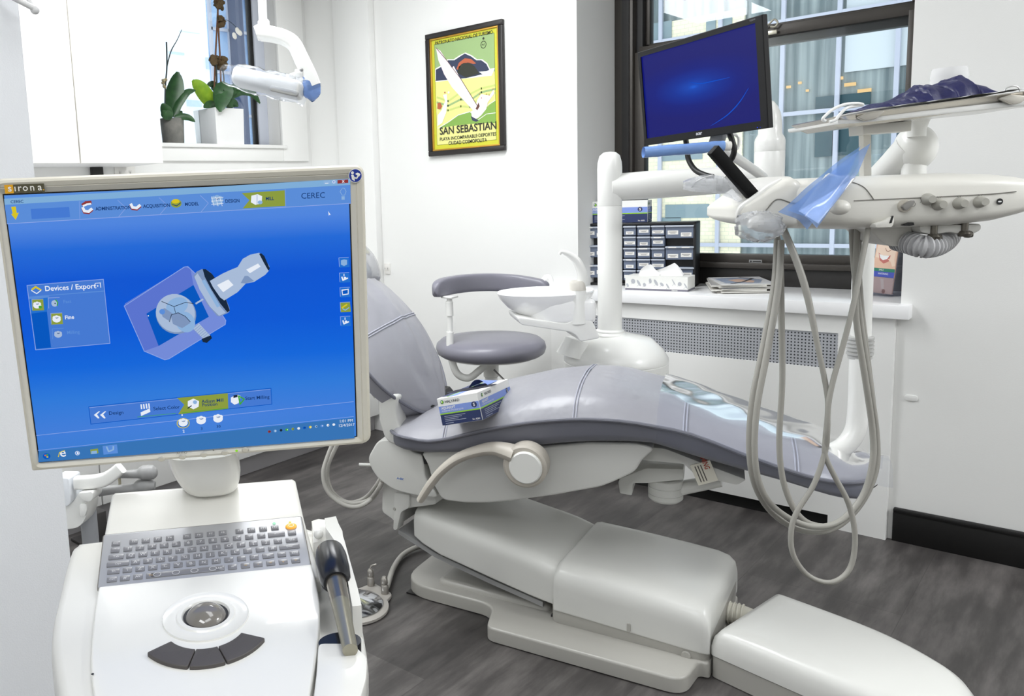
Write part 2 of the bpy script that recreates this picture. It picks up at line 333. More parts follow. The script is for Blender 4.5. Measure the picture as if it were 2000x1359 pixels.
def brick_mat():
    m = bpy.data.materials.new('reflected_cream_brick'); m.use_nodes = True; nt = m.node_tree; b = nt.nodes['Principled BSDF']; L = nt.links.new
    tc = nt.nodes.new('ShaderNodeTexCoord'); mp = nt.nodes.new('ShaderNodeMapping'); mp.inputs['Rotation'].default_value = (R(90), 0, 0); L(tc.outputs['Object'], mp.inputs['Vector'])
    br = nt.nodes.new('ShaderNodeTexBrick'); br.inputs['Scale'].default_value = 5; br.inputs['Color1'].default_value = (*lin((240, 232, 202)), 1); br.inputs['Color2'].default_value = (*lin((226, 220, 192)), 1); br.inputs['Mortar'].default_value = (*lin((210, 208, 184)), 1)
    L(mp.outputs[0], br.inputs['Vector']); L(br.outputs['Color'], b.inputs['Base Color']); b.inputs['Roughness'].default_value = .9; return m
M_mull = mat('white_mullion', (176, 180, 194), .5)
ob = thing('office_building', 'glass curtain wall office block with white mullions seen through the dark framed window', 'building', yp(1600, 300, YB) * [1, 1, 0] + np.array([0, 0, -9]))
MB().box(W0, (-9, YB + .10, -9), (9, YB + .3, 12)).build('glass_wall', teal_mat(), ob)
m = MB()
for px in (1176, 1288, 1403, 1524, 1632, 1746): x = yp(px, 250, YB)[0]; m.box(W0, (x - .024, YB, -9), (x + .024, YB + .045, 12))
dx = yp(1632, 250, YB)[0] - yp(1524, 250, YB)[0]
for k in range(1, 12): x = yp(1746, 250, YB)[0] + k * dx; m.box(W0, (x - .024, YB, -9), (x + .024, YB + .045, 12))
m.build('mullion', M_mull, ob); m = MB()
for px, py in ((1600, 217), (1270, 84), (1600, 480)): z = yp(px, py, YB)[2]; m.box(W0, (-9, YB + .004, z - .024), (9, YB + .045, z + .024))
m.build('transom', M_mull, ob)
m = MB(); FB = Fr((0, YB + .09, 0), (1, 0, 0), (0, 0, 1))
for (a, b_, c_, d_) in ((1594, 190, 1700, 210), (1594, 216, 1625, 305), (1640, 216, 1700, 300)):
    p = FB.on(a, b_); q = FB.on(c_, d_); m.box(FB, (p[0], q[1], 0), (q[0], p[1], .02))
m.build('dark_cabinet', mat('dark_teal', (40, 72, 80), .4), ob)
for (a, b_, c_) in ((1633, 151, 14), (1650, 163, 22), (1676, 175, 26), (1560, 160, 6), (1575, 175, 5), (1537, 168, 8)):
    p = FB.on(a, b_); q = FB.on(a + c_, b_ + 4); MB().box(FB, (p[0], q[1], 0), (q[0], p[1], .03)).build('office_light', glow('warm_office_light', (255, 214, 150), 1.1), ob)
m = MB(); p = FB.on(1652, 80); q = FB.on(1790, 125); m.box(FB, (p[0], q[1], 0), (q[0] + 2, p[1] + 3, .02)); m.build('bright_glazing', mat('pale_sky_glass', (196, 204, 208), .3), ob)
bb = thing('brick_reflection', 'cream brick reflection with grey windows, modelled solid behind the mullions at left of window', 'building', (yp(1340, 200, YB)[0], YB + .03, -9))  # solid block in place of a brick building mirrored in the curtain wall
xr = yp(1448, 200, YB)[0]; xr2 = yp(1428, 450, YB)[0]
MB().box(W0, (xr - 4, YB + .05, -9), (xr, YB + .095, yp(1340, 35, YB)[2])).build('reflected_brick_face', brick_mat(), bb)
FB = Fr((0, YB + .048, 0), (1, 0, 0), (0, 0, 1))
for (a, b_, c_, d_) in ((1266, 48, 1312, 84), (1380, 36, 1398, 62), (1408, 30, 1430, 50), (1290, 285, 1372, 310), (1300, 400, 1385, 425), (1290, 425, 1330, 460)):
    p = FB.on(a, b_); q = FB.on(c_, d_); m = MB(); m.box(FB, (p[0], q[1], 0), (q[0], p[1], .012)); m.build('window', mat('reflected_grey_window', (120, 140, 146), .4), bb)
# left window view: blue glass tower and a pale block
XT = -14.0
def tower_mat():
    m = bpy.data.materials.new('blue_tower_glass'); m.use_nodes = True; nt = m.node_tree; b = nt.nodes['Principled BSDF']; L = nt.links.new
    tc = nt.nodes.new('ShaderNodeTexCoord'); n = nt.nodes.new('ShaderNodeTexNoise'); n.inputs['Scale'].default_value = 1.1; n.inputs['Detail'].default_value = 5; L(tc.outputs['Object'], n.inputs['Vector'])
    cr = nt.nodes.new('ShaderNodeValToRGB'); e = cr.color_ramp.elements; e[0].position = .4; e[0].color = (*lin((120, 155, 200)), 1); e[1].position = .62; e[1].color = (*lin((165, 195, 230)), 1); L(n.outputs['Fac'], cr.inputs[0]); L(cr.outputs[0], b.inputs['Base Color']); b.inputs['Roughness'].default_value = .25; return m
y0, y1 = xp(413, 100, XT)[1], xp(520, 100, XT)[1]
tw = thing('glass_tower', 'blue glass tower with white grid seen behind the orchids through the left window', 'building', (XT, (y0 + y1) / 2, -9))
MB().box(W0, (XT - .1, y0, -9), (XT, y1 + 3, 14)).build('glass_wall', tower_mat(), tw)
m = MB()
for k in range(0, 16): z = -2 + k * .86; m.box(W0, (XT - .02, y0, z - .03), (XT + .05, y1 + 3, z + .03))
for px in (413, 448, 486): y = xp(px, 100, XT)[1]; m.box(W0, (XT - .02, y - .03, -9), (XT + .05, y + .03, 14))
m.build('mullion', M_mull, tw)
ya, yb = xp(447, 100, XT)[1], xp(461, 100, XT)[1]; MB().box(W0, (XT, ya, -9), (XT + .3, yb, 14)).build('dark_pier', mat('navy_pier', (52, 66, 98), .5), tw)
pl = thing('pale_building', 'pale overexposed office block seen between the two orchids', 'building', (XT - 6, 2, -9)); y2 = xp(412, 100, XT - 6)[1]
MB().box(W0, (XT - 7, -30, -9), (XT - 6, y2 + 3, xp(380, 25, XT - 6)[2])).build('wall', mat('pale_facade', (255, 255, 255), 1.0), pl)
m = MB()
for (px, py, w_, h_) in ((402, 112, 14, 24), (365, 195, 30, 14), (385, 215, 22, 10), (350, 60, 40, 6), (330, 100, 30, 8)):
    p = xp(px, py, XT - 5.98); q = xp(px + w_, py + h_, XT - 5.98); MB().box(W0, (XT - 6.02, p[1], q[2]), (XT - 5.97, q[1], p[2])).build('window', mat('pale_blue_window', (205, 220, 245), .3), pl)
# ================================================================== radiator cover, counter, cabinets
YP, YC = YW - .028, YW - .055
PX0, PX1 = float(yp(1077, 690, YP)[0]), -.618
CZ = float(yp(1400, 578.5, YC)[2]); CB = float(yp(1500, 608.5, YC)[2]); CX1 = float(yp(1776, 600, YC)[0])
def perf_mat():
    m = bpy.data.materials.new('perforated_metal_sheet'); m.use_nodes = True; nt = m.node_tree; b = nt.nodes['Principled BSDF']; L = nt.links.new
    tc = nt.nodes.new('ShaderNodeTexCoord'); mp = nt.nodes.new('ShaderNodeVectorMath'); mp.operation = 'MULTIPLY'; mp.inputs[1].default_value = (1 / .0125, 0, 1 / .0125); L(tc.outputs['Object'], mp.inputs[0])
    fr = nt.nodes.new('ShaderNodeVectorMath'); fr.operation = 'FRACTION'; L(mp.outputs[0], fr.inputs[0]); sb = nt.nodes.new('ShaderNodeVectorMath'); sb.operation = 'SUBTRACT'; sb.inputs[1].default_value = (.5, 0, .5); L(fr.outputs[0], sb.inputs[0])
    ln = nt.nodes.new('ShaderNodeVectorMath'); ln.operation = 'LENGTH'; L(sb.outputs[0], ln.inputs[0]); lt = nt.nodes.new('ShaderNodeMath'); lt.operation = 'LESS_THAN'; lt.inputs[1].default_value = .24; L(ln.outputs['Value'], lt.inputs[0])
    mx = nt.nodes.new('ShaderNodeMix'); mx.data_type = 'RGBA'; mx.inputs['A'].default_value = (*lin((188, 190, 196)), 1); mx.inputs['B'].default_value = (*lin((52, 54, 60)), 1); L(lt.outputs[0], mx.inputs['Factor']); L(mx.outputs['Result'], b.inputs['Base Color']); b.inputs['Roughness'].default_value = .45; b.inputs['Metallic'].default_value = .35; return m
rc = thing('radiator_cover', 'white radiator cover with perforated grille and low black toe opening under the window counter', 'radiator cover', ((PX0 + PX1) / 2, YP, 0))
gx1, gz1 = yp(1637, 651, YP)[[0, 2]]; gz0 = yp(1635, 721, YP)[2]; gx0 = float(PX0 + .12)
FPn = Fr((0, YP, 0), (1, 0, 0), (0, 0, 1)); o0 = FPn.on(1360, 951); o1 = FPn.on(1616, 1020); ozt = FPn.on(1600, 1002)[1]
m = MB()
m.box(W0, (PX0, YP, gz1), (PX1, YW - .001, CB - .001)); m.box(W0, (PX0, YP, ozt), (PX1, YW - .001, gz0)); m.box(W0, (PX0, YP, gz0), (gx0, YW - .001, gz1)); m.box(W0, (gx1, YP, gz0), (PX1, YW - .001, gz1))
m.box(W0, (o1[0], YP, 0), (PX1, YW - .001, ozt)); m.box(W0, (PX0, YP, 0), (o0[0] - .6, YW - .001, ozt))
m.build('panel', M_white, rc); MB().box(W0, (gx0, YP + .006, gz0), (gx1, YP + .012, gz1)).build('grille', perf_mat(), rc)
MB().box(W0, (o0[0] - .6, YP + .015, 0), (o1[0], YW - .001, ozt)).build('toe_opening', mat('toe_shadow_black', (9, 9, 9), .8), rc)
ct = MB(); ct.box(W0, (PX0 - .02, YC, CB), (CX1, YF - .022, CZ), .003)
tag(ct.build('window_counter', mat('white_counter_laminate', (245, 245, 246), .28), loc=((PX0 + CX1) / 2, YC + .1, CB)), 'white laminate counter under the dark framed window', 'counter')
# left run of base cabinets, worktop, wall cabinet
XT0, XD = -3.17, -3.125
tz = float(xp(605, 852, XD)[2])
bc = thing('base_cabinet', 'white base cabinets with grey toe kick along the left wall behind the monitor cart', 'cabinet', (XL + .3, 2, 0))
MB().box(W0, (XL + .004, .45, tz), (XD - .022, YW - .055, .87)).build('carcass', M_white, bc)
MB().box(W0, (XT0 - .02, .45, 0), (XT0, YW - .055, tz), .001).build('toe_kick', mat('grey_toe_kick', (176, 174, 176), .45), bc)
for k in range(5): a = .47 + k * .586; MB().box(W0, (XD - .02, a, tz - .004), (XD, a + .58, .865), .002).build('door', M_white, bc)
tag(MB().box(W0, (XL + .002, .45, .872), (XD + .03, YW - .055, .91), .003).build('worktop', mat('white_worktop', (244, 244, 242), .3), loc=(-3.4, 2, .872)), 'white worktop on the base cabinets behind the cart', 'worktop')
XU = XL + .33
uy1 = float(xp(319, 317, XU)[1]); uz = float(xp(200, 318.5, XU)[2]); ug = float(xp(158, 318, XU)[1])
uc = thing('wall_cabinet', 'white two door wall cabinet hanging at upper left beside the orchids', 'wall cabinet', (XL + .16, uy1 - .4, uz))
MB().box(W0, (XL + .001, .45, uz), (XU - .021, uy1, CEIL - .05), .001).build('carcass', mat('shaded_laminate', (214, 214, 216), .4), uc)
for a, b in ((ug + .0035, uy1), (ug - .80, ug - .0035)): MB().box(W0, (XU - .02, a, uz), (XU, b, CEIL - .06), .0015).build('door', mat('warm_white_door', (243, 242, 238), .35), uc)
MB().box(W0, (XU - .024, ug - .0033, uz), (XU - .02, ug + .0033, CEIL - .06)).build('gap_edge', mat('beige_edge_band', (180, 165, 140), .5), uc)
def outlet(x0, y0, x1, y1, plane, label, F):
    a = F.on(x0, y0); b = F.on(x1, y1); m = thing('wall_outlet', label, 'outlet', F.p((a[0] + b[0]) / 2, (a[1] + b[1]) / 2))
    MB().box(F, (a[0], b[1], 0), (b[0], a[1], .008), .002).build('plate', mat('outlet_plastic', (228, 226, 222), .4), m)
    s = MB(); cx, cy = (a[0] + b[0]) / 2, (a[1] + b[1]) / 2
    for k in (-1, 1): s.box(F, (cx + k * (b[0] - a[0]) * .25 - .008, cy - .012, .008), (cx + k * (b[0] - a[0]) * .25 + .008, cy + .012, .0095), .001); s.box(F, (cx + k * (b[0] - a[0]) * .25 - .004, cy - .004, .0095), (cx + k * (b[0] - a[0]) * .25 - .002, cy + .006, .0100), mi=1)
    s.build('socket', [mat('socket_plastic', (214, 212, 208), .4), M_black], m)
FL_ = Fr((XL, 0, 0), (0, 1, 0), (0, 0, 1)); FWn = Fr((0, YW, 0), (1, 0, 0), (0, 0, 1))
outlet(222, 325, 264, 350, XL, 'white wall outlet plate under the wall cabinet', FL_)
outlet(752, 514, 763, 535, YW, 'small white outlet on the wall just above the chair backrest', FWn)
p = FL_.on(186, 335); m = MB(); F = FL_.at(p[0], p[1], .001); m.box(F, (-.03, -.04, 0), (.028, .03, .03), .006); m.tube([F.p(.0, -.03, .03), F.p(.04, -.06, .035), F.p(.05, -.13, .03)], .004, 8)
tag(m.build('power_plug', M_black, loc=F.p(0, 0)), 'black power plug under the wall cabinet', 'plug')
# wall bracket at top left on the partition
FP_ = Fr((PW[0], 0, 0), (0, 1, 0), (0, 0, 1)); a = FP_.on(-30, -8); b = FP_.on(48, 30); c = FP_.on(22, -10)
m = MB(); m.tube([FP_.p(a[0], a[1], .06), FP_.p(b[0] - .01, b[1] + .002, .06)], .006, 10, 3); m.tube([FP_.p(c[0], c[1], .05), FP_.p(b[0] - .004, b[1], .055)], .005, 10, 3); m.ball(FP_.at(b[0] - .006, b[1] - .0005, .058), (.009, .009, .009)); m.tube([FP_.p(a[0], a[1], .06), FP_.p(a[0], a[1], .0)], .006, 8, 2)
tag(m.build('wall_hook', mat('white_painted_metal', (232, 232, 232), .35), loc=FP_.p(a[0], a[1], 0)), 'white bent rod wall hook at top left on the partition', 'hook')
p = FWn.on(1780, 777); F = FWn.at(p[0], p[1], 0); m = MB(); m.prism(F, rpoly([(-.02, -.011), (.02, -.011), (.02, .011), (-.02, .011)], .01), 'xy', 0, .004, .001)
tag(m.build('wall_hook', M_wall, loc=F.p(0, 0)), 'small white adhesive hook plate on the wall right of the counter', 'hook')
# ================================================================== framed poster
FPo = Fr(yp(842, 306, YW), (1, 0, 0), (0, 0, 1)); PWd = float(yp(985, 160, YW)[0] - yp(836, 180, YW)[0]); PH = float(yp(842, 70, YW)[2] - yp(842, 306, YW)[2]) + .006
def pz(x, y): q = FPo.on(800 + x / 3.998, y / 3.998, 2, .012); return (q[0], q[1])
po = thing('framed_poster', 'framed green and yellow sailing travel poster with SAN SEBASTIAN lettering on the white wall', 'poster', FPo.p(PWd / 2, 0, 0))
fw = .026; m = MB()
for a, b in (((0, 0), (PWd, fw)), ((0, PH - fw), (PWd, PH)), ((0, fw), (fw, PH - fw)), ((PWd - fw, fw), (PWd, PH - fw))): m.box(FPo, (*a, .001), (*b, .024), .004)
m.build('frame', mat('black_wood_frame', (30, 25, 24), .4), po)
m = MB(); g = fw + .008
for a, b in (((fw, fw), (PWd - fw, g)), ((fw, PH - g), (PWd - fw, PH - fw)), ((fw, g), (g, PH - g)), ((PWd - g, g), (PWd - fw, PH - g))): m.box(FPo, (*a, .001), (*b, .019), .002)
m.build('gold_lip', mat('gold_lip', (196, 150, 60), .35, metal=.5), po)
m = MB(); m.box(FPo, (fw, fw, .001), (PWd - fw, PH - fw, .011)); ix0, iy0 = g + .018, g + .022; ix1, iy1 = PWd - g - .018, PH - g - .022
C = dict(yel=1, green=2, navy=3, white=4, sail=5, pale=6, mid=7, red=8, brown=9, dk=10)
pm = [mat('print_' + n, c, .6) for n, c in (('lime', (200, 200, 52)), ('cream_yellow', (226, 224, 140)), ('sage', (150, 178, 120)), ('navy', (48, 56, 82)), ('white', (238, 240, 232)), ('pink_white', (236, 222, 226)), ('pale_green', (196, 208, 120)), ('mid_green', (128, 168, 76)), ('red', (178, 92, 60)), ('brown', (92, 56, 44)), ('ink', (44, 46, 36)))]
m.rect(FPo, ix0, iy0, ix1, iy1, .0112, 1)
hy = pz(400, 600)[1]; m.rect(FPo, ix0, hy, ix1, iy1, .0114, 2)
cl = lambda pts: [(min(max(a, ix0), ix1), min(max(b, iy0), iy1)) for a, b in pts]
tr = lambda pts: cl([pz(*q) for q in pts])
m.poly(FPo, tr([(200, 640), (640, 590), (670, 530), (600, 540), (420, 600), (200, 630)]), .0116, 4)
hill = [(205, 632), (205, 545), (250, 520), (300, 470), (350, 470), (395, 440), (430, 418), (480, 440), (520, 470), (560, 470), (600, 500), (622, 545), (600, 556), (540, 560), (570, 580), (440, 610)]
m.poly(FPo, tr([(a + (-6 if a < 400 else 6), b - 8) for a, b in hill]), .0118, 4); m.poly(FPo, tr(hill), .012, 3)
m.poly(FPo, tr([(365, 540), (385, 490), (430, 455), (480, 460), (520, 495), (500, 500), (455, 488), (405, 500), (380, 545)]), .0122, 8)
m.poly(FPo, tr([(372, 570), (385, 520), (420, 492), (470, 490), (510, 520), (545, 575), (440, 605)]), .0122, 10)
def wave(pts, c, w, z): m.line(FPo, [tuple(q) for q in tr(pts)], w, z, c)
m.poly(FPo, tr([(220, 1000), (300, 960), (380, 900), (480, 870), (560, 880), (620, 820), (676, 780), (680, 960), (560, 960), (400, 975)]), .0118, 7)
for k, c in ((0, 6), (1, 2), (2, 6)): wave([(215, 760 + k * 40), (300, 790 + k * 36), (400, 720 + k * 55), (470, 735 + k * 50), (560, 690 + k * 30), (670, 665 + k * 30)], c, .010, .0117)
wave([(225, 1000), (300, 955), (380, 898), (470, 872), (530, 905)], 4, .004, .0124); wave([(530, 940), (600, 890), (676, 880)], 4, .003, .0124); wave([(540, 900), (610, 820), (676, 782)], 4, .003, .0124)
m.poly(FPo, tr([(206, 375), (240, 395), (330, 530), (345, 515), (400, 620), (530, 830), (500, 865), (420, 780), (330, 680), (270, 580), (225, 470)]), .0126, 5)
wave([(206, 372), (290, 470), (400, 615), (535, 835)], 9, .003, .0129)
m.poly(FPo, tr([(480, 870), (515, 850), (528, 780), (560, 735), (625, 745), (655, 700), (662, 730), (610, 800), (600, 850), (560, 900), (530, 925), (490, 930)]), .0127, 5)
m.poly(FPo, tr([(478, 905), (540, 940), (520, 950), (490, 940)]), .0128, 3); m.poly(FPo, tr([(516, 850), (540, 800), (548, 830), (530, 860)]), .0130, 9)
m.poly(FPo, tr([(218, 985), (220, 900), (250, 860), (278, 790), (262, 740), (290, 735), (296, 800), (285, 880), (255, 960)]), .0126, 4); m.poly(FPo, tr([(218, 850), (218, 805), (240, 800), (255, 830), (240, 855)]), .0128, 8)
q = pz(305, 722); m.disc(FPo, q[0], q[1], .006, .0126, 4); q = pz(276, 722); m.disc(FPo, q[0], q[1], .004, .0128, 8)
for a, b in ((545, 735), (600, 735), (622, 742), (652, 695), (562, 765)): q = pz(a, b); m.disc(FPo, q[0], q[1], .0028, .0130, 8, 10)
q = pz(577, 348); m.line(FPo, [(q[0] + .0155 * math.cos(t * .35), q[1] + .0165 * math.sin(t * .35)) for t in range(18)], .0026, .0126, 10, True); q2 = pz(577, 300); m.disc(FPo, q2[0], q2[1], .006, .0126, 10, 10); m.text(FPo, 'PNT', q[0], q[1] - .005, .013, .0128, 10, 'c', .8)
def ptxt(t, zx0, zx1, zy, hz, bold=.012):
    a = pz(zx0, zy); b = pz(zx1, zy); h = (pz(zx0, zy - hz)[1] - a[1]) / .72; vs, _ = font_mesh(t, bold); wd = max(v.x for v in vs) * h
    m.text(FPo, t, a[0], (a[1] + b[1]) / 2 if False else a[1], h, .0132, 10, 'l', (b[0] - a[0]) / wd, bold)
ptxt('PATRONATO·NACIONAL·DE·TURISMO', 200, 652, 352, 27); ptxt('SAN SEBASTIAN', 236, 680, 1052, 58, .02); ptxt('PLAYA INCOMPARABLE·DEPORTES', 236, 678, 1100, 26); ptxt('CIUDAD COSMOPOLITA', 304, 606, 1132, 28)
a, b = pz(228, 1142), pz(690, 1142); m.line(FPo, [(ix0, iy0), (ix1, iy0), (ix1, iy1), (ix0, iy1)], .001, .0125, 10, True)
m.build('print', pm, po, flat=True)
# ================================================================== orchids on the high sill
M_leafd = mat('dark_orchid_leaf', (38, 74, 40), .35, var=(30, (52, 92, 50))); M_leafl = mat('lime_orchid_leaf', (122, 166, 34), .35, var=(25, (150, 186, 48))); M_stake = mat('brown_stake', (116, 78, 52), .7); M_moss = mat('dry_moss_bloom', (96, 78, 52), .9, bump=(200, .8, .004)); M_stem = mat('green_black_stem', (40, 52, 50), .6)
def leaf(m, pts, wid, bend, F=None, mi=0):
    P = catmull(pts, 6); N = len(P); A = []; B = []
    vdir = Vector(_T[2])
    for i, p in enumerate(P):
        t = (P[min(i + 1, N - 1)] - P[max(i - 1, 0)]).normalized(); s = t.cross(vdir)
        if s.length < .05: s = Vector(_T[0])
        s.normalize(); n = s.cross(t).normalized(); u = i / (N - 1); w = wid * (max(0.02, math.sin(math.pi * min(1, .12 + u * .9)) ** .6) if u < .97 else .18)
        ring = []
        for k in range(5): x = (k - 2) / 2; ring.append(p + s * x * w + n * (bend * x * x * w))
        for k in range(4, -1, -1): x = (k - 2) / 2; ring.append(p + s * x * w + n * (bend * x * x * w + .0025 * (1 - abs(x)) + .0006))
        A.append(ring)
    m.loft(A, True, True, mi)
def at(px, py, X): return Vector(xp(px, py, X))
# dark orchid in a grey concrete pot
XO = XL - .07
o = thing('potted_orchid', 'dark leaved orchid with bare stem in a round grey concrete pot', 'orchid', at(340, 280, XO))
b0 = at(339, 279, XO); r0 = (at(358, 255, XO) - at(320, 255, XO)).length / 2; hh = (at(340, 229, XO) - at(340, 279, XO)).length; F = Fr(Vector((b0.x, b0.y, LZ0)))
MB().lathe(F, [(0, .001), (r0 * .9, .001), (r0 * .93, .01), (r0 * 1.02, hh), (r0 * .9, hh), (r0 * .86, hh - .02), (0, hh - .02)], 32).build('pot', mat('concrete', (138, 136, 130), .9, var=(18, (112, 112, 108)), bump=(120, .3, .003)), o)
LT = lambda pts, X0, w, bend, mt, par, dX=0: (lambda mm: (leaf(mm, [at(x, y, X0 + dX * i) for i, (x, y) in enumerate(pts)], w, bend), mm.build('leaf', mt, par, angle=60)))(MB())
LT([(334, 228), (338, 195), (343, 165), (347, 140)], XO, .05, .25, M_leafd, o); LT([(338, 227), (350, 200), (365, 180), (382, 176)], XO + .02, .022, .3, M_leafd, o, .008); LT([(334, 229), (328, 222), (322, 212), (317, 202)], XO + .03, .03, .3, M_leafd, o); LT([(336, 230), (330, 226), (322, 222), (318, 216)], XO + .06, .026, .3, M_leafd, o)
LT([(340, 228), (348, 222), (356, 217)], XO - .02, .02, .3, M_leafd, o); LT([(342, 229), (356, 227), (370, 230), (381, 238)], XO + .05, .018, .3, M_leafd, o, .01)
m = MB(); m.tube([at(322, 220, XO), at(323, 170, XO), at(326, 128, XO), at(325, 82, XO)], .004, 6); m.tube([at(326, 130, XO), at(334, 100, XO), at(346, 78, XO), at(355, 58, XO)], [.003, .003, .002, .0015], 6); m.build('stem', M_stem, o)
m = MB()
for k in range(7): m.ball(Fr(at(321 + rng.uniform(-3, 3), 163 + rng.uniform(-8, 8), XO + rng.uniform(-.01, .01))).rot(0, rng.uniform(0, 90)), (.012, .007, .009), 0, 8)
m.build('dry_bloom', mat('cream_bloom', (190, 175, 140), .8), o)
# lime leaved orchid in a white square planter
XP = XL + .008
q0, q1 = xp(423, 281, XP), xp(477, 281, XP); pt_ = xp(450, 212, XP)
o = thing('potted_orchid', 'orchid with one lime leaf and brown flower stakes in a white square planter', 'orchid', (XP - .09, (q0[1] + q1[1]) / 2, LZ0))
yl, yr = float(q0[1]), float(q1[1]); ph = float(pt_[2]) - LZ0; sd = yr - yl
m = MB(); Fq = Fr((XP - sd / 2 * .95, (yl + yr) / 2, LZ0 + .001)); h2 = sd / 2
rings = [[Fq.p(sx * h2 * k, sy * h2 * k, z) for sx, sy in ((-1, -1), (1, -1), (1, 1), (-1, 1))] for k, z in ((.98, 0), (1.03, ph), (.94, ph), (.92, ph - .03))]
m.loft(rings); m.build('planter', mat('white_ceramic', (240, 240, 240), .3), o, angle=20); m = MB(); m.ball(Fq.at(0, 0, ph - .03), (h2 * .85, h2 * .85, .03)); m.build('potting_bark', mat('bark', (110, 84, 56), .9, bump=(90, 1, .01)), o)
XC = XP - h2
LT([(417, 208), (405, 190), (390, 170), (376, 157)], XC + .02, .042, .2, M_leafl, o); LT([(427, 200), (432, 180), (438, 177), (432, 200), (430, 218)], XC + .10, .05, .2, M_leafd, o, .008)
LT([(440, 195), (450, 178), (462, 172), (470, 184)], XC + .03, .03, .25, M_leafd, o); LT([(445, 192), (470, 178), (492, 182), (508, 202)], XC + .03, .024, .25, M_leafd, o); LT([(432, 195), (425, 175), (415, 165), (405, 166)], XC - .04, .025, .25, M_leafd, o); LT([(445, 205), (455, 200), (465, 208)], XC + .05, .024, .3, M_leafd, o); LT([(440, 205), (450, 202), (460, 207)], XC - .02, .03, .3, M_leafd, o); LT([(425, 207), (410, 203), (398, 210)], XC + .04, .022, .3, M_leafd, o)
for pts in ([(418, 200), (420, 130), (424, 50), (428, -30)], [(433, 200), (430, 120), (426, 40), (424, -30)]):
    m = MB(); m.tube([at(x, y, XC) for x, y in pts], .005, 6); m.build('stake', M_stake, o)
m = MB(); m.tube([at(424, 190, XC + .01), at(423, 150, XC + .01), at(422, 120, XC + .01)], .0045, 6); m.build('stem', M_stem, o); m = MB(); m.tube([at(438, 190, XC + .01), at(437, 150, XC), at(433, 130, XC)], .004, 6); m.build('stem', M_stem, o); m = MB(); m.tube([at(432, 38, XC), at(445, 40, XC), at(458, 50, XC), at(464, 58, XC)], .0015, 5); m.build('stem', M_stem, o)
for cx, cy, n_, s in ((428, 10, 9, 7), (431, 42, 7, 6), (419, 116, 9, 8), (434, 124, 9, 8)):
    m = MB()
    for k in range(n_ * 2): m.ball(Fr(at(cx + rng.uniform(-s, s) * .8, cy + rng.uniform(-s, s) * 1.2, XC + rng.uniform(-.02, .02))).rot(0, rng.uniform(0, 180)).rot(1, rng.uniform(0, 180)), (.022, .016, .009), 0, 8)
    m.build('dry_bloom', M_moss, o)
m = MB()
for x, y in ((458, 70), (464, 60), (468, 64)): m.ball(Fr(at(x, y, XC)).rot(0, rng.uniform(0, 90)), (.006, .016, .02), 0, 8)
m.build('white_bloom', mat('white_petal', (245, 243, 235), .6), o)
# ================================================================== dental chair
G = Fr((-1.69, 2.17, 0), (.947, .342, 0), (-.342, .947, 0)); B = Fr((-1.6875, 2.1375, 0), (.986, .166, 0), (-.166, .986, 0))
def prof(F, pts, ax, val):
    o = [F.on(x, y, ax, val) for x, y in pts]; return [(q[0], q[2]) for q in o]
M_leather = mat('lavender_grey_leather', (152, 152, 159), .34, bump=(9, .3, .02), spec=.5); M_leather_shade = mat('shaded_leather_side', (110, 111, 121), .5, bump=(60, .1, .002)); M_seam = mat('piping_thread', (168, 170, 182), .5)  # second leather is the same hide; side shade is put into its colour
M_shell = mat('chair_shell_white', (214, 214, 210), .32, coat=.15); M_base = mat('chair_base_grey', (170, 168, 162), .33, coat=.2); M_taupe = mat('taupe_armrest', (186, 180, 170), .42)
ch = thing('dental_chair', 'grey upholstered dental chair on white lift base in the middle of the room', 'dental chair', B.p(.2, .07, 0))
# --- floor base
m = MB(); out = rpoly([(-.10, -.14), (.25, -.14), (.285, -.272), (.855, -.268), (.868, -.152), (.895, -.15), (.895, .29), (.868, .292), (.855, .408), (.285, .412), (.25, .28), (-.10, .28)], [.12, .05, .03, .05, .02, .01, .01, .02, .05, .03, .05, .12], 7)
m.prism(B, out, 'xy', .004, .048, .022, 4, top_only=True); m.prism(B, rpoly([(.02, -.10), (.42, -.10), (.42, .24), (.02, .24)], .03), 'xy', .04, .066, .02, 4, top_only=True)
m.prism(B, rpoly([(.44, -.148), (.893, -.148), (.893, .288), (.44, .288)], .03), 'xy', .03, .12, .01, 2); m.build('base_plate', M_base, ch)
m = MB(); m.prism(B, [(-.08, -.13), (.24, -.13), (.295, -.26), (.84, -.255), (.86, -.14), (.86, .28), (.84, .395), (.295, .40), (.24, .27), (-.08, .27)], 'xy', 0, .0045); m.build('base_gasket', M_black, ch)
m = MB(); q = B.on(1340, 1276, 1, -.149); m.lathe(B.at(q[0], -.148, q[2] - .006).rot(0, 90), [(0, .006), (.012, .006), (.013, .004), (.013, 0)], 20); m.build('base_plug', M_base, ch)
m = MB(); q = B.on(1090, 1194, 1, -.10); m.lathe(B.at(q[0], -.10, q[2] - .01).rot(0, 90), [(0, .02), (.008, .02), (.014, .024), (.016, .02), (.016, 0)], 20); m.build('rubber_stop', mat('dark_rubber', (50, 50, 50), .6), ch)
def rr(F, x, y0, y1, z0, z1, r, n=6, rb=.008):          # rounded-top section across the frame's y
    P = [(y0, z0), (y1, z0), (y1, z1), (y0, z1)]; return [F.p(x, a, b) for a, b in rpoly(P, [rb, rb, r, r], n)]
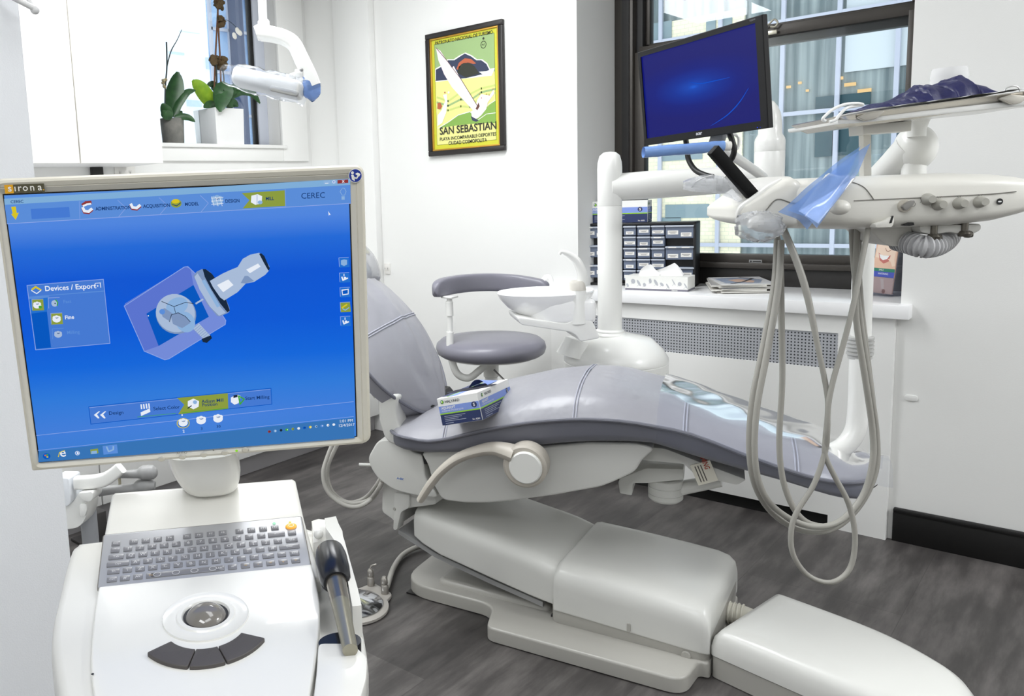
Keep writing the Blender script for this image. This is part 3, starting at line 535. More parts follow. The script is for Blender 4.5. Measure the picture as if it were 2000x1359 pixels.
# --- pump cover and lift arm cover
t0 = B.on(1100, 1160, 1, -.15); bz = [B.on(1095, 1196, 1, -.15), B.on(1378, 1281, 1, -.15)]
za = lambda a: interp([bz[0][0], bz[1][0]], [bz[0][2], bz[1][2]], a)
m = MB(); rings = []
for a, dz, k in ((.452, -.006, 0.006), (.458, .002, 0), (.47, .006, 0), (.60, .006, 0), (.75, .004, 0), (.84, .0, 0), (.872, -.008, .004), (.888, -.024, .014), (.893, -.05, .03)):
    rings.append(rr(B, a, -.152 + k * .3, .292 - k * .3, za(min(a, .88)), .222 + dz - (.02 * max(0, a - .5) / .4), .075 - .4 * k))
m.loft(rings); q = B.on(1228, 1222, 1, -.153); m.prism(B, rpoly([(q[0] - .005, q[2] - .018), (q[0] + .005, q[2] - .018), (q[0] + .005, q[2] + .008), (q[0] - .005, q[2] + .008)], .004), 'xz', -.156, -.15, mi=1)
m.build('pump_cover', [M_shell, M_base], ch)
lo = prof(B, [(776, 1030), (857, 1083), (968, 1134), (1045, 1168), (1092, 1186)], 1, -.132); up = prof(B, [(785, 1000), (857, 1030), (968, 1075), (1045, 1106), (1100, 1136)], 1, -.132)
m = MB(); rings = []; N = 16
for i in range(N + 1):
    a = -.045 + (.50 + .045) * i / N; zl = interp([p[0] for p in lo], [p[1] for p in lo], a); zu = smooth_interp([p[0] for p in up], [p[1] for p in up], a) + .03
    k = max(0, (.02 - (a + .045)) / .02) * .01; rings.append(rr(B, a, -.132 + k, .272 - k, zl, zu - k, .05))
m.loft(rings); m.build('lift_arm_cover', M_shell, ch)
m = MB(); e = prof(B, [(778, 1036), (850, 1082), (955, 1132), (1060, 1178)], 1, -.12); m.prism(B, [(a, b + .004) for a, b in e] + [(a, b - .012) for a, b in e[::-1]], 'xz', -.12, .26); m.build('lift_arm', mat('lift_arm_metal', (150, 150, 150), .4), ch)
m = MB(); pts = prof(B, [(747, 935), (838, 935), (852, 985), (800, 992), (783, 1000), (776, 1030), (768, 1015), (746, 1000)], 1, -.13); m.prism(B, rpoly(pts, .012, 3), 'xz', -.13, .27, .012, 3); m.build('swivel_column', M_shell, ch)
m = MB(); pts = prof(B, [(770, 962), (800, 966), (798, 992), (783, 1000), (775, 1035), (768, 1035)], 1, -.142); m.prism(B, rpoly(pts, .008, 3), 'xz', -.142, -.10, .006, 2); q = B.on(770, 994, 1, -.143); m.lathe(B.at(q[0], -.142, q[2]).rot(0, 90), [(0, .002), (.005, .002), (.006, 0)], 14, 1); m.build('column_cap', [M_shell, M_base], ch)
# --- seat shells
Z4 = lambda pts: [(600 + x * 700 / 1903, 700 + y * 500 / 1359) for x, y in pts]
m = MB(); pts = prof(G, Z4([(600, 500), (900, 470), (1250, 465), (1500, 445), (1750, 450), (1850, 478), (1775, 540), (1745, 600), (1640, 650), (1560, 682), (1300, 728), (1100, 755), (960, 768), (840, 768), (715, 752), (665, 660), (640, 560)]), 1, -.21)
m.prism(G, rpoly(pts, .02, 4), 'xz', -.21, .21, .055, 6); m.build('seat_shell', M_shell, ch)
m = MB(); pts = prof(G, Z4([(375, 432), (500, 428), (560, 500), (612, 512), (628, 640), (660, 680), (700, 742), (590, 732), (460, 702), (375, 640), (338, 585), (320, 530)]), 1, -.2)
m.prism(G, rpoly(pts, .025, 5), 'xz', -.2, .2, .04, 5)
m.build('rear_shell', M_shell, ch)
m = MB(); pts = prof(G, Z4([(612, 520), (640, 522), (640, 560), (622, 560)]), 1, -.20); m.prism(G, pts, 'xz', -.2, -.12); m.build('shell_gap', M_black, ch)
q = G.on(782, 934, 1, -.2005); Fl = Fr(G.p(q[0], -.2005, q[2]), G.A[0], (0, 0, 1)); m = MB(); m.disc(Fl, 0, 0, .017, .0006, 0, 24, .009); m.text(Fl, 'A-dec', -.0125, -.004, .0115, .0012, 1, 'l', .85, .02, .2); m.build('maker_badge', [M_shell, mat('badge_blue', (40, 100, 180), .4)], ch)
m = MB(); a = G.on(722, 907, 1, -.1); b = G.on(702, 907, 1, -.1); m.tube([G.p(a[0] + .02, -.1, a[2]), G.p(b[0], -.1, b[2])], .006, 10, 2); m.build('release_lever', M_shell, ch)
# --- upholstery
PI_ = prof(G, [(800, 856), (835, 861), (876, 856), (931, 843), (1005, 829), (1060, 822), (1133, 818), (1207, 822), (1280, 834), (1352, 851), (1460, 894), (1560, 930), (1644, 955), (1722, 975)], 1, -.27)
BO = prof(G, [(806, 887), (857, 889), (960, 884), (1063, 873), (1152, 867), (1244, 869), (1280, 874), (1360, 900), (1480, 936), (1560, 960), (1640, 990), (1680, 1004), (1722, 1012)], 1, -.27)
TO = prof(G, [(789, 847), (821, 812), (854, 788), (930, 764), (1001, 744), (1060, 731), (1115, 722), (1161, 719), (1225, 724), (1280, 740), (1360, 764), (1440, 790), (1520, 820), (1600, 846), (1660, 880), (1700, 918), (1728, 956)], 1, .10)
wp = lambda u: smooth_interp([p[0] for p in PI_], [p[1] for p in PI_], u); wb = lambda u: smooth_interp([p[0] for p in BO], [p[1] for p in BO], u); wt = lambda u: smooth_interp([p[0] for p in TO], [p[1] for p in TO], u)
U0, U1 = -.16, 1.265
def hwid(u, e=0):
    a = min(1, max(0, (u - U0) / .16)); b = min(1, max(0, (U1 - u) / .22)); h = .27 * min((1 - (1 - a) ** 2.4) ** (1 / 2.4) if a < 1 else 1, (1 - (1 - b) ** 2.2) ** (1 / 2.2) if b < 1 else 1)
    return max(.004, h - .035 * max(0, (u - .55) / .7) + e)
US = [U0 + (U1 - U0) * (.5 - .5 * math.cos(math.pi * i / 46)) for i in range(47)]
def top_ring(u, e=0):
    h = hwid(u, e); p = wp(u); t = max(wt(u), p + .018) + e; ed = min(1, h / .12); t = p + (t - p) * min(1, ed + .15); r = []
    for k in range(25):
        x = -1 + 2 * k / 24; r.append(G.p(u, x * h, p + (t - p) * (1 - abs(x) ** 3.0) ** .75 + .010 * (1 - abs(x) ** 12) + (.0015 * math.sin(u * 31 + x * 6) + .0012 * math.sin(u * 57 - x * 11)) * (1 - x * x)))
    return r
m = MB(); rings = []
for u in US: h = hwid(u); rings.append(top_ring(u) + [G.p(u, h * .98, wp(u) - .008), G.p(u, -h * .98, wp(u) - .008)])
m.loft(rings); m.build('seat_cushion', M_leather, ch, angle=60)
m = MB(); rings = []
for u in [U0 + .02 + (U1 - .05 - U0) * i / 40 for i in range(41)]:
    h = hwid(u) * .985; p = wp(u) - .004; b = min(wb(u), p - .012); rings.append([G.p(u, h, p), G.p(u, -h, p), G.p(u, -h, b + (p - b) * .4), G.p(u, -h * .96, b + .008), G.p(u, -h * .9, b), G.p(u, h * .9, b), G.p(u, h * .96, b + .008), G.p(u, h, b + (p - b) * .4)])
m.loft(rings); m.build('cushion_base', M_leather_shade, ch, angle=60)
m = MB(); loop = [G.p(u, -hwid(u) - .003, wp(u)) for u in US[1:-1]] + [G.p(u, hwid(u) + .003, wp(u)) for u in US[-2:0:-1]]; m.tube(loop, .0055, 8, 1, True); m.build('piping', M_leather_shade, ch)
for u in (.08, .477, .773, 1.05):
    m = MB()
    r0 = top_ring(u + .0); m.tube([p + Vector((0, 0, .0012)) + Vector(G.A[0]) * .004 for p in r0], .0022, 6, 1); m.build('stitched_seam', M_seam, ch); m = MB(); m.tube([p + Vector((0, 0, .0012)) - Vector(G.A[0]) * .004 for p in r0], .0022, 6, 1); m.build('stitched_seam', M_seam, ch)
m = MB(); rings = []
uf = [.70 + (U1 + .03 - .70) * i / 34 for i in range(35)]
for i, u in enumerate(uf):
    r = top_ring(min(u, U1 - .012), .010); r = [p + Vector(G.A[0]) * (u - min(u, U1 - .012)) for p in r]; h = hwid(min(u, U1 - .012), .012); dn = wb(min(u, U1 - .02)) + .02
    w_ = lambda s_: .004 * math.sin(u * 60 + s_ * 2) + .003 * math.sin(u * 131)
    rings.append([G.p(u, -h + w_(1), dn)] + [G.p(u, -h - .004 + w_(0), (dn + wp(min(u, U1 - .012))) / 2)] + [p + Vector((0, 0, .0018 * math.sin(u * 22 + k * .5))) for k, p in enumerate(r)] + [G.p(u, h + .004 + w_(2), (dn + wp(min(u, U1 - .012))) / 2), G.p(u, h + w_(3), dn)])
m.loft(rings, False, False); tag(m.build('toe_cover', film('clear_vinyl_sheet', (240, 242, 248), .96, .10, .06), ch, angle=80), 'clear vinyl cover over the foot end')
# --- armrest
arm = [(1165, 560, 97), (1100, 505, 62), (1000, 478, 45), (900, 492, 38), (800, 530, 35), (720, 590, 33), (660, 660, 31), (620, 720, 29), (600, 752, 26)]
P = Z4([(a[0], a[1]) for a in arm]); pts = [G.on(x, y, 1, -.305) for x, y in P]; sc_ = 700 / 1903 * 2.52 / FOC * 1.22
m = MB()
L_ = [(pts[0][0] + a[2] * 0, 0) for a in arm]
m.tube([G.p(q[0], -.305, q[2]) for q in pts[1:]], [a[2] * sc_ for a in arm[1:]], 14, 5, flat=.62, up=G.A[1])
m.lathe(G.at(pts[0][0], -.335, pts[0][2]).rot(0, 90).rot(0, 180), [(0, 0), (.058, 0), (.064, .006), (.064, .055), (.058, .062), (0, .062)], 40); m.build('armrest', M_taupe, ch)
m = MB(); m.lathe(G.at(pts[0][0] + .004, -.335, pts[0][2]).rot(0, 90), [(0, .010), (.044, .010), (.048, .006), (.048, -.002)], 40); m.build('arm_hub', mat('hub_cap_white', (228, 228, 224), .3), ch)
m = MB(); m.lathe(G.at(pts[0][0], -.28, pts[0][2]).rot(0, 90), [(.03, .0), (.03, -.09)], 24); m.build('arm_pivot', M_shell, ch)
# --- backrest, headrest, support
bt = G.on(812, 803, 1, 0.0); BK = Fr(G.p(bt[0] + .075, .02, bt[2]), G.A[1], np.array(G.p(-math.sin(R(36)), 0, math.cos(R(36)))) - G.o)
hs = ([-.01, .0, .03, .08, .16, .25, .33, .42, .50, .58, .66], [.02, .06, .13, .20, .27, .30, .295, .26, .215, .16, .10])
def back_ring(s_, k=1.0):
    h = smooth_interp(*hs, s_) * k; bul = .08 * math.sin(math.pi * min(1, max(0, (s_ + .02) / .72))) + .012; r = []
    for i in range(21): x = -1 + i / 10; r.append(BK.p(.015 + x * h, s_, bul * (1 - abs(x) ** 2.2) + .03 * x * x * 0 + (.010 * math.sin(x * 11 + 3 * math.sin(s_ * 6)) + .008 * math.sin(x * 19 - s_ * 8)) * (1 - abs(x)) * min(1, s_ * 5) * max(.15, 1 - 1.3 * s_)))
    for i in range(20, -1, -1): x = -1 + i / 10; r.append(BK.p(.015 + x * h * .985, s_, -.045 - .02 * (1 - x * x)))
    return r
m = MB(); SS = [-.01 + .67 * i / 30 for i in range(31)]; m.loft([back_ring(s_) for s_ in SS]); bk = m.build('backrest', M_leather, ch, angle=60)
m = MB(); m.tube([BK.p(.015 - smooth_interp(*hs, s_) - .002, s_, .002) for s_ in SS] + [BK.p(.015 + smooth_interp(*hs, s_) + .002, s_, .002) for s_ in SS[::-1]], .006, 8, 1, True); m.build('piping', M_leather_shade, bk)
for d in (-.004, .004): m = MB(); r = back_ring(.335 + d)[:21]; m.tube([p + Vector(BK.A[2]) * .0012 for p in r], .0022, 6, 1); m.build('stitched_seam', M_seam, bk)
m = MB(); rings = []; hc = BK.on(712, 512, 2, .03)
for i in range(15): t = i / 14; s_ = hc[1] - .09 + .18 * t; h = .15 * (1 - abs(2 * t - 1) ** 3) ** .5 + .004; rings.append([BK.p(hc[0] - .14 + h * math.cos(a), s_, .03 + .045 * (1 - abs(2 * t - 1) ** 3) ** .5 * math.sin(a) + .004) for a in [2 * math.pi * k / 20 for k in range(20)]])
m.loft(rings); hd = m.build('headrest', M_leather, ch, angle=60)
m = MB(); hq = BK.p(hc[0] - .14, hc[1], .03); rings = []
for i in range(13):
    t = i / 12; v = -.172 + .344 * t; k = (1 - abs(2 * t - 1) ** 4) ** .5 + .02
    rings.append([Vector(hq) + Vector(BK.A[1]) * (.108 * k * math.cos(a) + .004 * math.sin(5 * a + i)) + Vector(BK.A[2]) * ((.060 + .004 * math.sin(i * 2.1)) * k * math.sin(a)) + Vector(BK.A[0]) * v for a in [2 * math.pi * j / 24 for j in range(24)]])
m.loft(rings); m.build('headrest_cover', film('crinkled_clear_bag', (245, 246, 250), .35, .06, .4), ch)
m = MB(); sp = prof(G, Z4([(440, 190), (418, 260), (418, 330), (440, 390), (470, 430)]), 1, -.19); m.prism(G, rpoly(prof(G, Z4([(400, 170), (388, 250), (398, 340), (425, 420), (470, 450), (530, 440), (515, 385), (490, 320), (484, 250), (500, 190)]), 1, -.19), .02, 4), 'xz', -.21, -.13, .007, 3); m.build('back_support', M_shell, ch)
m = MB(); sp = prof(G, Z4([(345, 20), (372, 120), (420, 200)]), 1, -.10); m.tube([G.p(a - .03, -.06, b) for a, b in sp], .045, 14, 4, flat=.5); m.build('back_support', M_shell, ch)
m = MB(); pts = prof(G, Z4([(500, 190), (670, 215), (690, 240), (560, 320), (510, 300)]), 1, .0); m.prism(G, pts, 'xz', -.05, .2, .01); m.build('back_hinge', M_black, ch)
# --- assistant arm pivot under the leg rest
c = G.on(1300, 950, 1, .02); F = G.at(c[0], .02, 0); zt_, zb_ = G.on(1300, 905, 1, .02)[2], G.on(1300, 975, 1, .02)[2]
z3 = lambda f: zb_ + (zt_ - zb_) * f
m = MB(); m.lathe(F, [(0, zb_), (.044, zb_), (.052, zb_ + .008), (.052, z3(.18)), (.050, z3(.19)), (.052, z3(.20)), (.052, z3(.38)), (.050, z3(.39)), (.052, z3(.40)), (.052, z3(.58)), (.048, z3(.6)), (0, z3(.6))], 36); m.build('arm_bearing', M_shell, ch)
pp = prof(G, [(1208, 940), (1212, 932), (1262, 912), (1336, 914), (1336, 935), (1265, 942), (1237, 942), (1235, 966), (1211, 962)], 1, -.02); m = MB(); m.prism(G, rpoly(pp, .006, 3), 'xz', -.03, .09, .006, 2); m.build('arm_bracket', M_shell, ch)
pp = prof(G, [(1258, 868), (1300, 872), (1372, 900), (1458, 932), (1440, 943), (1360, 925), (1336, 902), (1252, 894)], 1, -.12); m = MB(); m.prism(G, rpoly(pp, .008, 3), 'xz', -.14, .14, .006, 2); m.build('legrest_frame', M_shell, ch)
a = G.on(1333, 958, 1, .03); b = G.on(1408, 938, 1, .03); m = MB(); m.tube([G.p(a[0] - .03, .03, a[2]), G.p(b[0], .03, b[2] + .0)], [.022, .018], 14, 3, flat=1.6); m.build('arm_link', M_shell, ch)
Fl = Fr(G.p(*G.on(1364, 948, 1, -.145)), *[np.array(G.p(*G.on(x, y, 1, -.145))) - np.array(G.p(*G.on(1364, 948, 1, -.145))) for x, y in ((1343, 910), (1403, 938))][::-1])
c1 = Fl.on(1403, 938)[0]; c2 = Fl.on(1343, 910)[1]; m = MB(); m.box(Fl, (0, 0, -.001), (c1, c2, .001), mi=0)
for k in range(3): m.rect(Fl, .01 + k * .008, c2 * .12, .013 + k * .008, c2 * .9, .0014, 1)
Ft = Fr(Fl.p(c1 * .62, c2 * .92, .0014), -Fl.A[1], Fl.A[0]); m.text(Ft, 'WARNING', -c2 * .80, 0, .020, .0003, 2, 'l', .7, .02); m.build('warning_label', [mat('label_cream', (230, 226, 212), .5), mat('label_ink', (90, 86, 80), .6), mat('label_red', (176, 66, 44), .5)], ch, flat=True)
# --- hoses hanging beside the chair back
for k, pts in enumerate(([(652, 862), (640, 890), (631, 925), (640, 960), (668, 984), (700, 989), (730, 970), (748, 935)], [(662, 862), (640, 910), (637, 945), (655, 972), (690, 983), (722, 975), (742, 950), (752, 925)], [(655, 866), (645, 895), (640, 930), (652, 962), (680, 980), (712, 972), (738, 942), (748, 915)])):
    m = MB(); m.tube([dp(x, y, 2.85 + .02 * k - (.1 if x > 735 else 0)) for x, y in pts], .0075 if k < 2 else .006, 10, 6); m.build('hose', mat('grey_hose', (186, 184, 178), .45), ch)
# ================================================================== floor junction box
JX = Fr(zp(1384, 1321, 0), (.986, -.165, 0), (.165, .986, 0))
jb = thing('floor_box', 'white rounded utility cover on the floor at the chair foot, bottom right', 'floor box', JX.p(.3, .17, 0))
seam = JX.on(1385, 1277, 1, 0)[2]; topn = JX.on(1392, 1215, 1, .03)[2]
fl = [JX.on(x, y, 2, topn) for x, y in ((1476, 1098), (1625, 1150), (1770, 1245), (1836, 1330))]
def jout(k):
    near = [(0 + k, .0 + k), (.30, -.0 + k * .9), (.42, .01 + k)]; nose = [(.52 - k * .6, .06 + k * .5), (.565 - k, .15), (.54 - k, .23 - k * .4)]; far = [(.44, .30 - k * .9), (.28, .35 - k), (.0 + k, .36 - k)]
    P = catmull([(a, b, 0) for a, b in near + nose + far], 6); o = [(p.x, p.y) for p in P]; return [o[0]] + o[1:-1] + [o[-1]]
m = MB(); rings = []
for z, k in ((seam, 0), (topn * .62, .0), (topn * .80, .006), (topn * .92, .018), (topn * .985, .038), (topn, .07)): rings.append([JX.p(a, b, z) for a, b in rpoly(jout(k), [.04] + [0] * (len(jout(k)) - 2) + [.04], 4)])
m.loft(rings); m.build('cover', M_shell, jb, angle=50)
m = MB(); o = rpoly(jout(.003), [.04] + [0] * (len(jout(0)) - 2) + [.04], 4); m.loft([[JX.p(a, b, z) for a, b in o] for z in (.003, seam - .003)]); m.build('base', M_base, jb, angle=50)
m = MB(); m.loft([[JX.p(a, b, z) for a, b in rpoly(jout(.007), [.04] + [0] * (len(jout(0)) - 2) + [.04], 4)] for z in (0, seam)]); m.build('gasket', M_black, jb, angle=50)
a = B.on(1405, 1165, 1, .10); m = MB(); m.tube([B.p(.885, .12, .07), B.p(.93, .12, .07), B.p(.98, .10, .07)], .03, 14, 3)
for k in range(4): m.tube([B.p(.897 + k * .012, .12, .07), B.p(.901 + k * .012, .12, .07)], .034, 14, 0)
m.build('connecting_hose', mat('cream_corrugated_hose', (205, 202, 190), .45), jb)
# ================================================================== foot control
fc = zp(700, 1212, 0); F = Fr(fc + np.array([-.02, .06, 0]))
ft = thing('foot_control', 'chrome disc foot control on the floor beside the cart', 'foot control', F.p(0, 0, 0))
Rf = .105
c0 = zp(693, 1190, .0); F = Fr((c0[0], c0[1], 0))
m = MB(); m.lathe(F, [(0, .0), (Rf, 0), (Rf + .008, .004), (Rf + .008, .012), (Rf - .006, .018), (0, .018)], 40); k1, k2 = zp(752, 1166, 0), zp(725, 1150, 0)
kx = Vector(k1) - Vector(F.o); m.prism(Fr(F.o, kx, (-kx.y, kx.x, 0)), rpoly([(0, -.09), (kx.length + .02, -.02), (kx.length + .02, .09), (0, .09)], .02), 'xy', .001, .014, .004); m.build('base_ring', mat('foot_base_grey', (176, 172, 166), .45), ft)
m = MB(); m.lathe(F.at(0, 0, .018), [(Rf - .012, 0), (Rf - .010, .004), (Rf - .014, .008), (.06, .020), (.02, .028), (.012, .031), (0, .031)], 48); m.build('disc', mat('polished_chrome', (205, 207, 212), .1, metal=1), ft)
for k in (k1, k2):
    m = MB(); m.lathe(Fr((k[0], k[1], .012)), [(.013, 0), (.013, .03), (.010, .034), (.012, .04), (.011, .056), (.006, .062), (0, .062)], 20); m.build('post', mat('nickel_post', (170, 166, 160), .3, metal=.7), ft)
m = MB(); m.tube([Vector(k1) + Vector((.004, 0, .03)), zp(758, 1140, .02), zp(768, 1110, .02), zp(785, 1085, .015), zp(810, 1070, .015), zp(835, 1064, .015)], .0095, 10, 6); m.build('cable', mat('grey_hose', (0, 0, 0)), ft)
m = MB(); m.tube([Vector(k2) + Vector((0, 0, .07)), Vector(k2) + Vector((.004, 0, .085)), Vector(k2) + Vector((.02, .01, .092))], .003, 8, 3); m.build('hook', mat('nickel_post', (0, 0, 0)), ft)
# ================================================================== glove boxes
GB = dict(m=[mat('box_white', (238, 238, 236), .5), mat('box_periwinkle', (128, 152, 220), .5), mat('box_lime', (150, 206, 50), .5), mat('box_navy', (36, 50, 96), .5), mat('box_text_grey', (170, 178, 198), .5), mat('logo_green', (52, 128, 92), .5), mat('ink_dark', (52, 62, 66), .6), mat('glove_opening', (24, 26, 44), .8)])
def glove_box(F, L, D, H, label, top=True, flap=True):    # F at the front-left-bottom corner, x along front, y back, z up
    t = thing('glove_box', label, 'glove box', F.p(L / 2, D / 2, 0)); m = MB(); m.box(F, (0, 0, 0), (L, D, H), .0012, 1, 0)
    def face(f, l):
        e = .0006; m.rect(f, .001, .001, l - .001, H * .40, e, 3); m.rect(f, .001, H * .40, l - .001, H * .445, e * 1.4, 2); m.rect(f, .001, H * .445, l - .001, H * .70, e, 1)
        m.disc(f, l * .115, H * .855, H * .07, e * 2, 5, 20); m.disc(f, l * .12, H * .85, H * .045, e * 3, 2, 14); m.disc(f, l * .105, H * .865, H * .028, e * 4, 0, 12)
        m.text(f, 'HALYARD', l * .185, H * .80, H * .135, e * 2, 6, 'l', min(1.15, l * .36 / (H * .6)), .015)
        m.text(f, 'AQUASOFT', l * .07, H * .585, H * .125, e * 2, 0, 'l', min(1.0, l * .33 / (H * .62)), .03); m.text(f, 'POWDER-FREE NITRILE EXAM GLOVES', l * .07, H * .495, H * .075, e * 2, 0, 'l', min(.9, l * .62 / (H * 1.5)), 0)
        m.disc(f, l * .875, H * .60, H * .105, e * 2, 3, 22); m.text(f, 'S', l * .875, H * .545, H * .16, e * 3, 0, 'c', 1, .03)
        for k in range(4): m.rect(f, l * .10, H * (.315 - k * .058), l * (.62 - .09 * (k % 3)), H * (.334 - k * .058), e * 2, 4)
        m.rect(f, l * .10, H * .06, l * .30, H * .08, e * 2, 4); m.text(f, 'No. 42805', l * .95, H * .06, H * .085, e * 2, 0, 'r', .8, .01)
    face(Fr(F.p(0, 0, 0), F.A[0], F.A[2]), L); face(Fr(F.p(L, 0, 0), F.A[1], F.A[2]), D)
    ft_ = Fr(F.p(0, 0, H), F.A[0], F.A[1]); m.poly(ft_, [(.002, .03), (L * .25, .02), (L * .3, D * .5), (L * .34, D - .002), (.002, D - .002)], .0006, 3); m.line(ft_, [(L * .25, .004), (L * .3, D * .5), (L * .34, D - .004)], .006, .0008, 2); m.poly(ft_, [(L * .27, .004), (L * .48, .004), (L * .52, D - .004), (L * .36, D - .004), (L * .32, D * .5)], .0006, 1)
    m.build('carton', GB['m'], t, flat=True)
    if top:
        m = MB(); m.disc(ft_, L * .45, D * .5, D * .30, .0012, 0, 28, D * .17); m.build('opening', GB['m'][7], t)
    if flap: m = MB(); A = [[ft_.p(L * (.30 + .5 * i / 8), D * (.58 + .34 * j / 4), .002 + .022 * math.sin(math.pi * i / 8) * (1 - j / 5)) for j in range(5)] for i in range(9)]; m.grid(A); m.build('top_flap', GB['m'][1], t)
    return t
pz0 = wt(.05); zb0 = wp(.06) + .035
def gbase(x, y, z): return zp(x, y, z)
_k = 1.15; F = Fr(EYEPT + (np.array((-1.2792, 1.6291, .7537)) - EYEPT) * _k, (.9393, .259, .225), (-.2495, .9658, -.0705))
glove_box(F, .1135 * _k, .24 * _k, .0713 * _k, 'purple and navy glove box lying tilted on the grey chair seat')
# ================================================================== cuspidor unit with post and arm
M_unit = mat('dental_unit_white', (232, 232, 229), .28, coat=.2); M_porc = mat('white_porcelain', (243, 243, 243), .12, coat=.5); M_taup2 = mat('warm_grey_plastic', (196, 192, 184), .4)
DU = 3.12
def dpl(x, y, D=DU): return Vector(dp(x, y, D))
cb = dpl(1190, 690); cu = thing('cuspidor_unit', 'white cuspidor unit with tall post, spit bowl and swing arm behind the chair seat', 'cuspidor', (cb.x, cb.y, 0))
FU = Fr((cb.x, cb.y, 0), _T[0] * [1, 1, 0], np.cross([0, 0, 1.0], _T[0] * [1, 1, 0]))
zpx = lambda y, x=1190: float(FU.on(x, y, 1, 0)[2]); xpx = lambda x, y=690: float(FU.on(x, y, 1, 0)[0])
Rb = (xpx(1300, 705) - xpx(1104, 705)) / 2; xc = (xpx(1300, 705) + xpx(1104, 705)) / 2; FB_ = FU.at(xc, 0, 0)
zs = zpx(704); zt_ = zpx(655)
m = MB(); m.lathe(FB_, [(0, .40), (Rb * .9, .40), (Rb * .97, .42), (Rb, .45), (Rb, zs - .004), (Rb * .985, zs - .001)], 48); m.build('cabinet_body', M_unit, cu)
m = MB(); m.lathe(FB_, [(Rb * .98, zs - .002), (Rb * 1.0, zs + .001), (Rb * 1.0, zs + .012), (Rb * .90, zs + .045), (Rb * .68, zs + .085), (Rb * .40, zt_), (.05, zt_ + .008), (0, zt_ + .008)], 48); m.build('dome_cover', M_unit, cu)
q = FU.on(1244, 722, 1, -Rb * .9); m = MB(); m.tube([FU.p(q[0], -Rb * .92, q[2] - .12), FU.p(q[0], -Rb * .92, q[2] + .012)], .007, 10, 2); m.build('door_pull', M_unit, cu)
xp0 = xpx(1191, 500); rp = (xpx(1214, 500) - xpx(1168, 500)) / 2; FPp = FU.at(xp0, 0, 0); ztop = zpx(296); zj = zpx(402)
m = MB(); m.lathe(FPp, [(rp * 1.0, zt_ - .03), (rp, zj - .001), (rp * .96, zj)], 36); m.lathe(FPp, [(rp, zt_ - .02), (rp * 1.32, zt_ - .005), (rp * 1.38, zt_ + .006), (rp * 1.2, zt_ + .014), (rp * 1.2, zt_ + .02), (rp, zt_ + .026)], 36); m.build('post', M_unit, cu)
m = MB(); m.lathe(FPp, [(rp * .98, zj), (rp, zj + .002), (rp, ztop - .06), (rp * .97, ztop - .04), (rp * .82, ztop - .015), (rp * .5, ztop - .003), (0, ztop)], 36); m.build('post_head', M_unit, cu)
a0 = Vector(FU.p(xp0, 0, zpx(366))); DA = 2.98; a1 = dpl(1520, 345, DA); ra = rp * 1.12
m = MB(); m.tube([a0, a0.lerp(a1, .3), a0.lerp(a1, .7), a1], [ra, ra * 1.04, ra * .98, ra * .95], 24, 4); m.build('swing_arm', M_unit, cu)
s0 = dpl(1502, 345, DA); FS = Fr((s0.x, s0.y, 0), FU.A[0], FU.A[1]); zq = lambda y: float(FS.on(1502, y, 1, 0)[2]); rs = .5 * (FS.on(1530, 330, 1, 0)[0] - FS.on(1475, 330, 1, 0)[0])
m = MB(); m.lathe(FS, [(0, zq(392)), (rs * .8, zq(390)), (rs, zq(375)), (rs, zq(297)), (rs * .985, zq(296)), (rs, zq(295)), (rs, zq(276)), (rs * .95, zq(270)), (rs * .78, zq(262)), (rs * .75, zq(240)), (rs * .66, zq(222)), (rs * .45, zq(208)), (rs * .2, zq(198)), (0, zq(196))], 36); m.build('arm_post', M_unit, cu)
m = MB(); m.tube([FB_.p(0, 0, .43), FB_.p(-.1, -.2, .43), Vector((*G.p(.05, .20, 0)[:2], .45))], .05, 16, 3); m.build('mounting_arm', M_unit, cu)
# bowl
bD = 2.95; b0 = dpl(1065, 572, bD); FBw = Fr((b0.x, b0.y, b0.z), FU.A[0], FU.A[1]); rb = .5 * (FBw.on(1150, 566, 1, 0)[0] - FBw.on(962, 566, 1, 0)[0])
bzp = lambda y: float(FBw.on(1040, y, 1, -rb * .7)[2])
m = MB(); m.lathe(FBw, [(0, -.075), (rb * .35, -.085), (rb * .52, -.083), (rb * .60, -.070), (rb * .80, -.045), (rb * .95, -.015), (rb, .004), (rb * .985, .009), (rb * .95, .006), (rb * .80, -.02), (rb * .45, -.045), (.012, -.05), (0, -.055)], 48, 0, 1, .78); m.build('bowl', M_porc, cu)
m = MB(); bx = FBw.on(1148, 590, 1, 0)[0]; m.prism(FBw, rpoly([(-rb * .40, -.06), (-rb * .1, -.118), (bx, -.122), (bx, .06), (-rb * .55, .05)], .03, 5), 'xy', -.098, -.014, .015, 3); m.build('bowl_housing', M_porc, cu)
def bp(x, y, v): return FBw.p(*FBw.on(x, y, 1, v))
m = MB(); pr = [FBw.on(x, y, 1, -.06) for x, y in ((1003, 614), (1098, 627), (1125, 612), (1148, 622), (1163, 655), (1124, 662), (1118, 650), (1105, 643), (1010, 629))]; m.prism(FBw, rpoly([(q[0], q[2]) for q in pr], .012, 4), 'xz', -.12, .06, .02, 4); m.build('bowl_arm', M_unit, cu)
VC = -.09; bb_ = FBw.on(1126, 625, 1, VC); m = MB(); m.loft([[FBw.p(bb_[0] + dx + a * math.cos(t), VC + b * math.sin(t), z) for t in [2 * math.pi * k / 24 for k in range(24)]] for z, a, b, dx in ((FBw.on(1130, 630, 1, VC)[2], .036, .040, .0), (FBw.on(1130, 600, 1, VC)[2], .032, .037, .003), (FBw.on(1130, 570, 1, VC)[2], .028, .033, .005), (FBw.on(1130, 566, 1, VC)[2], .028, .033, .005))]); m.build('valve_body', M_unit, cu)
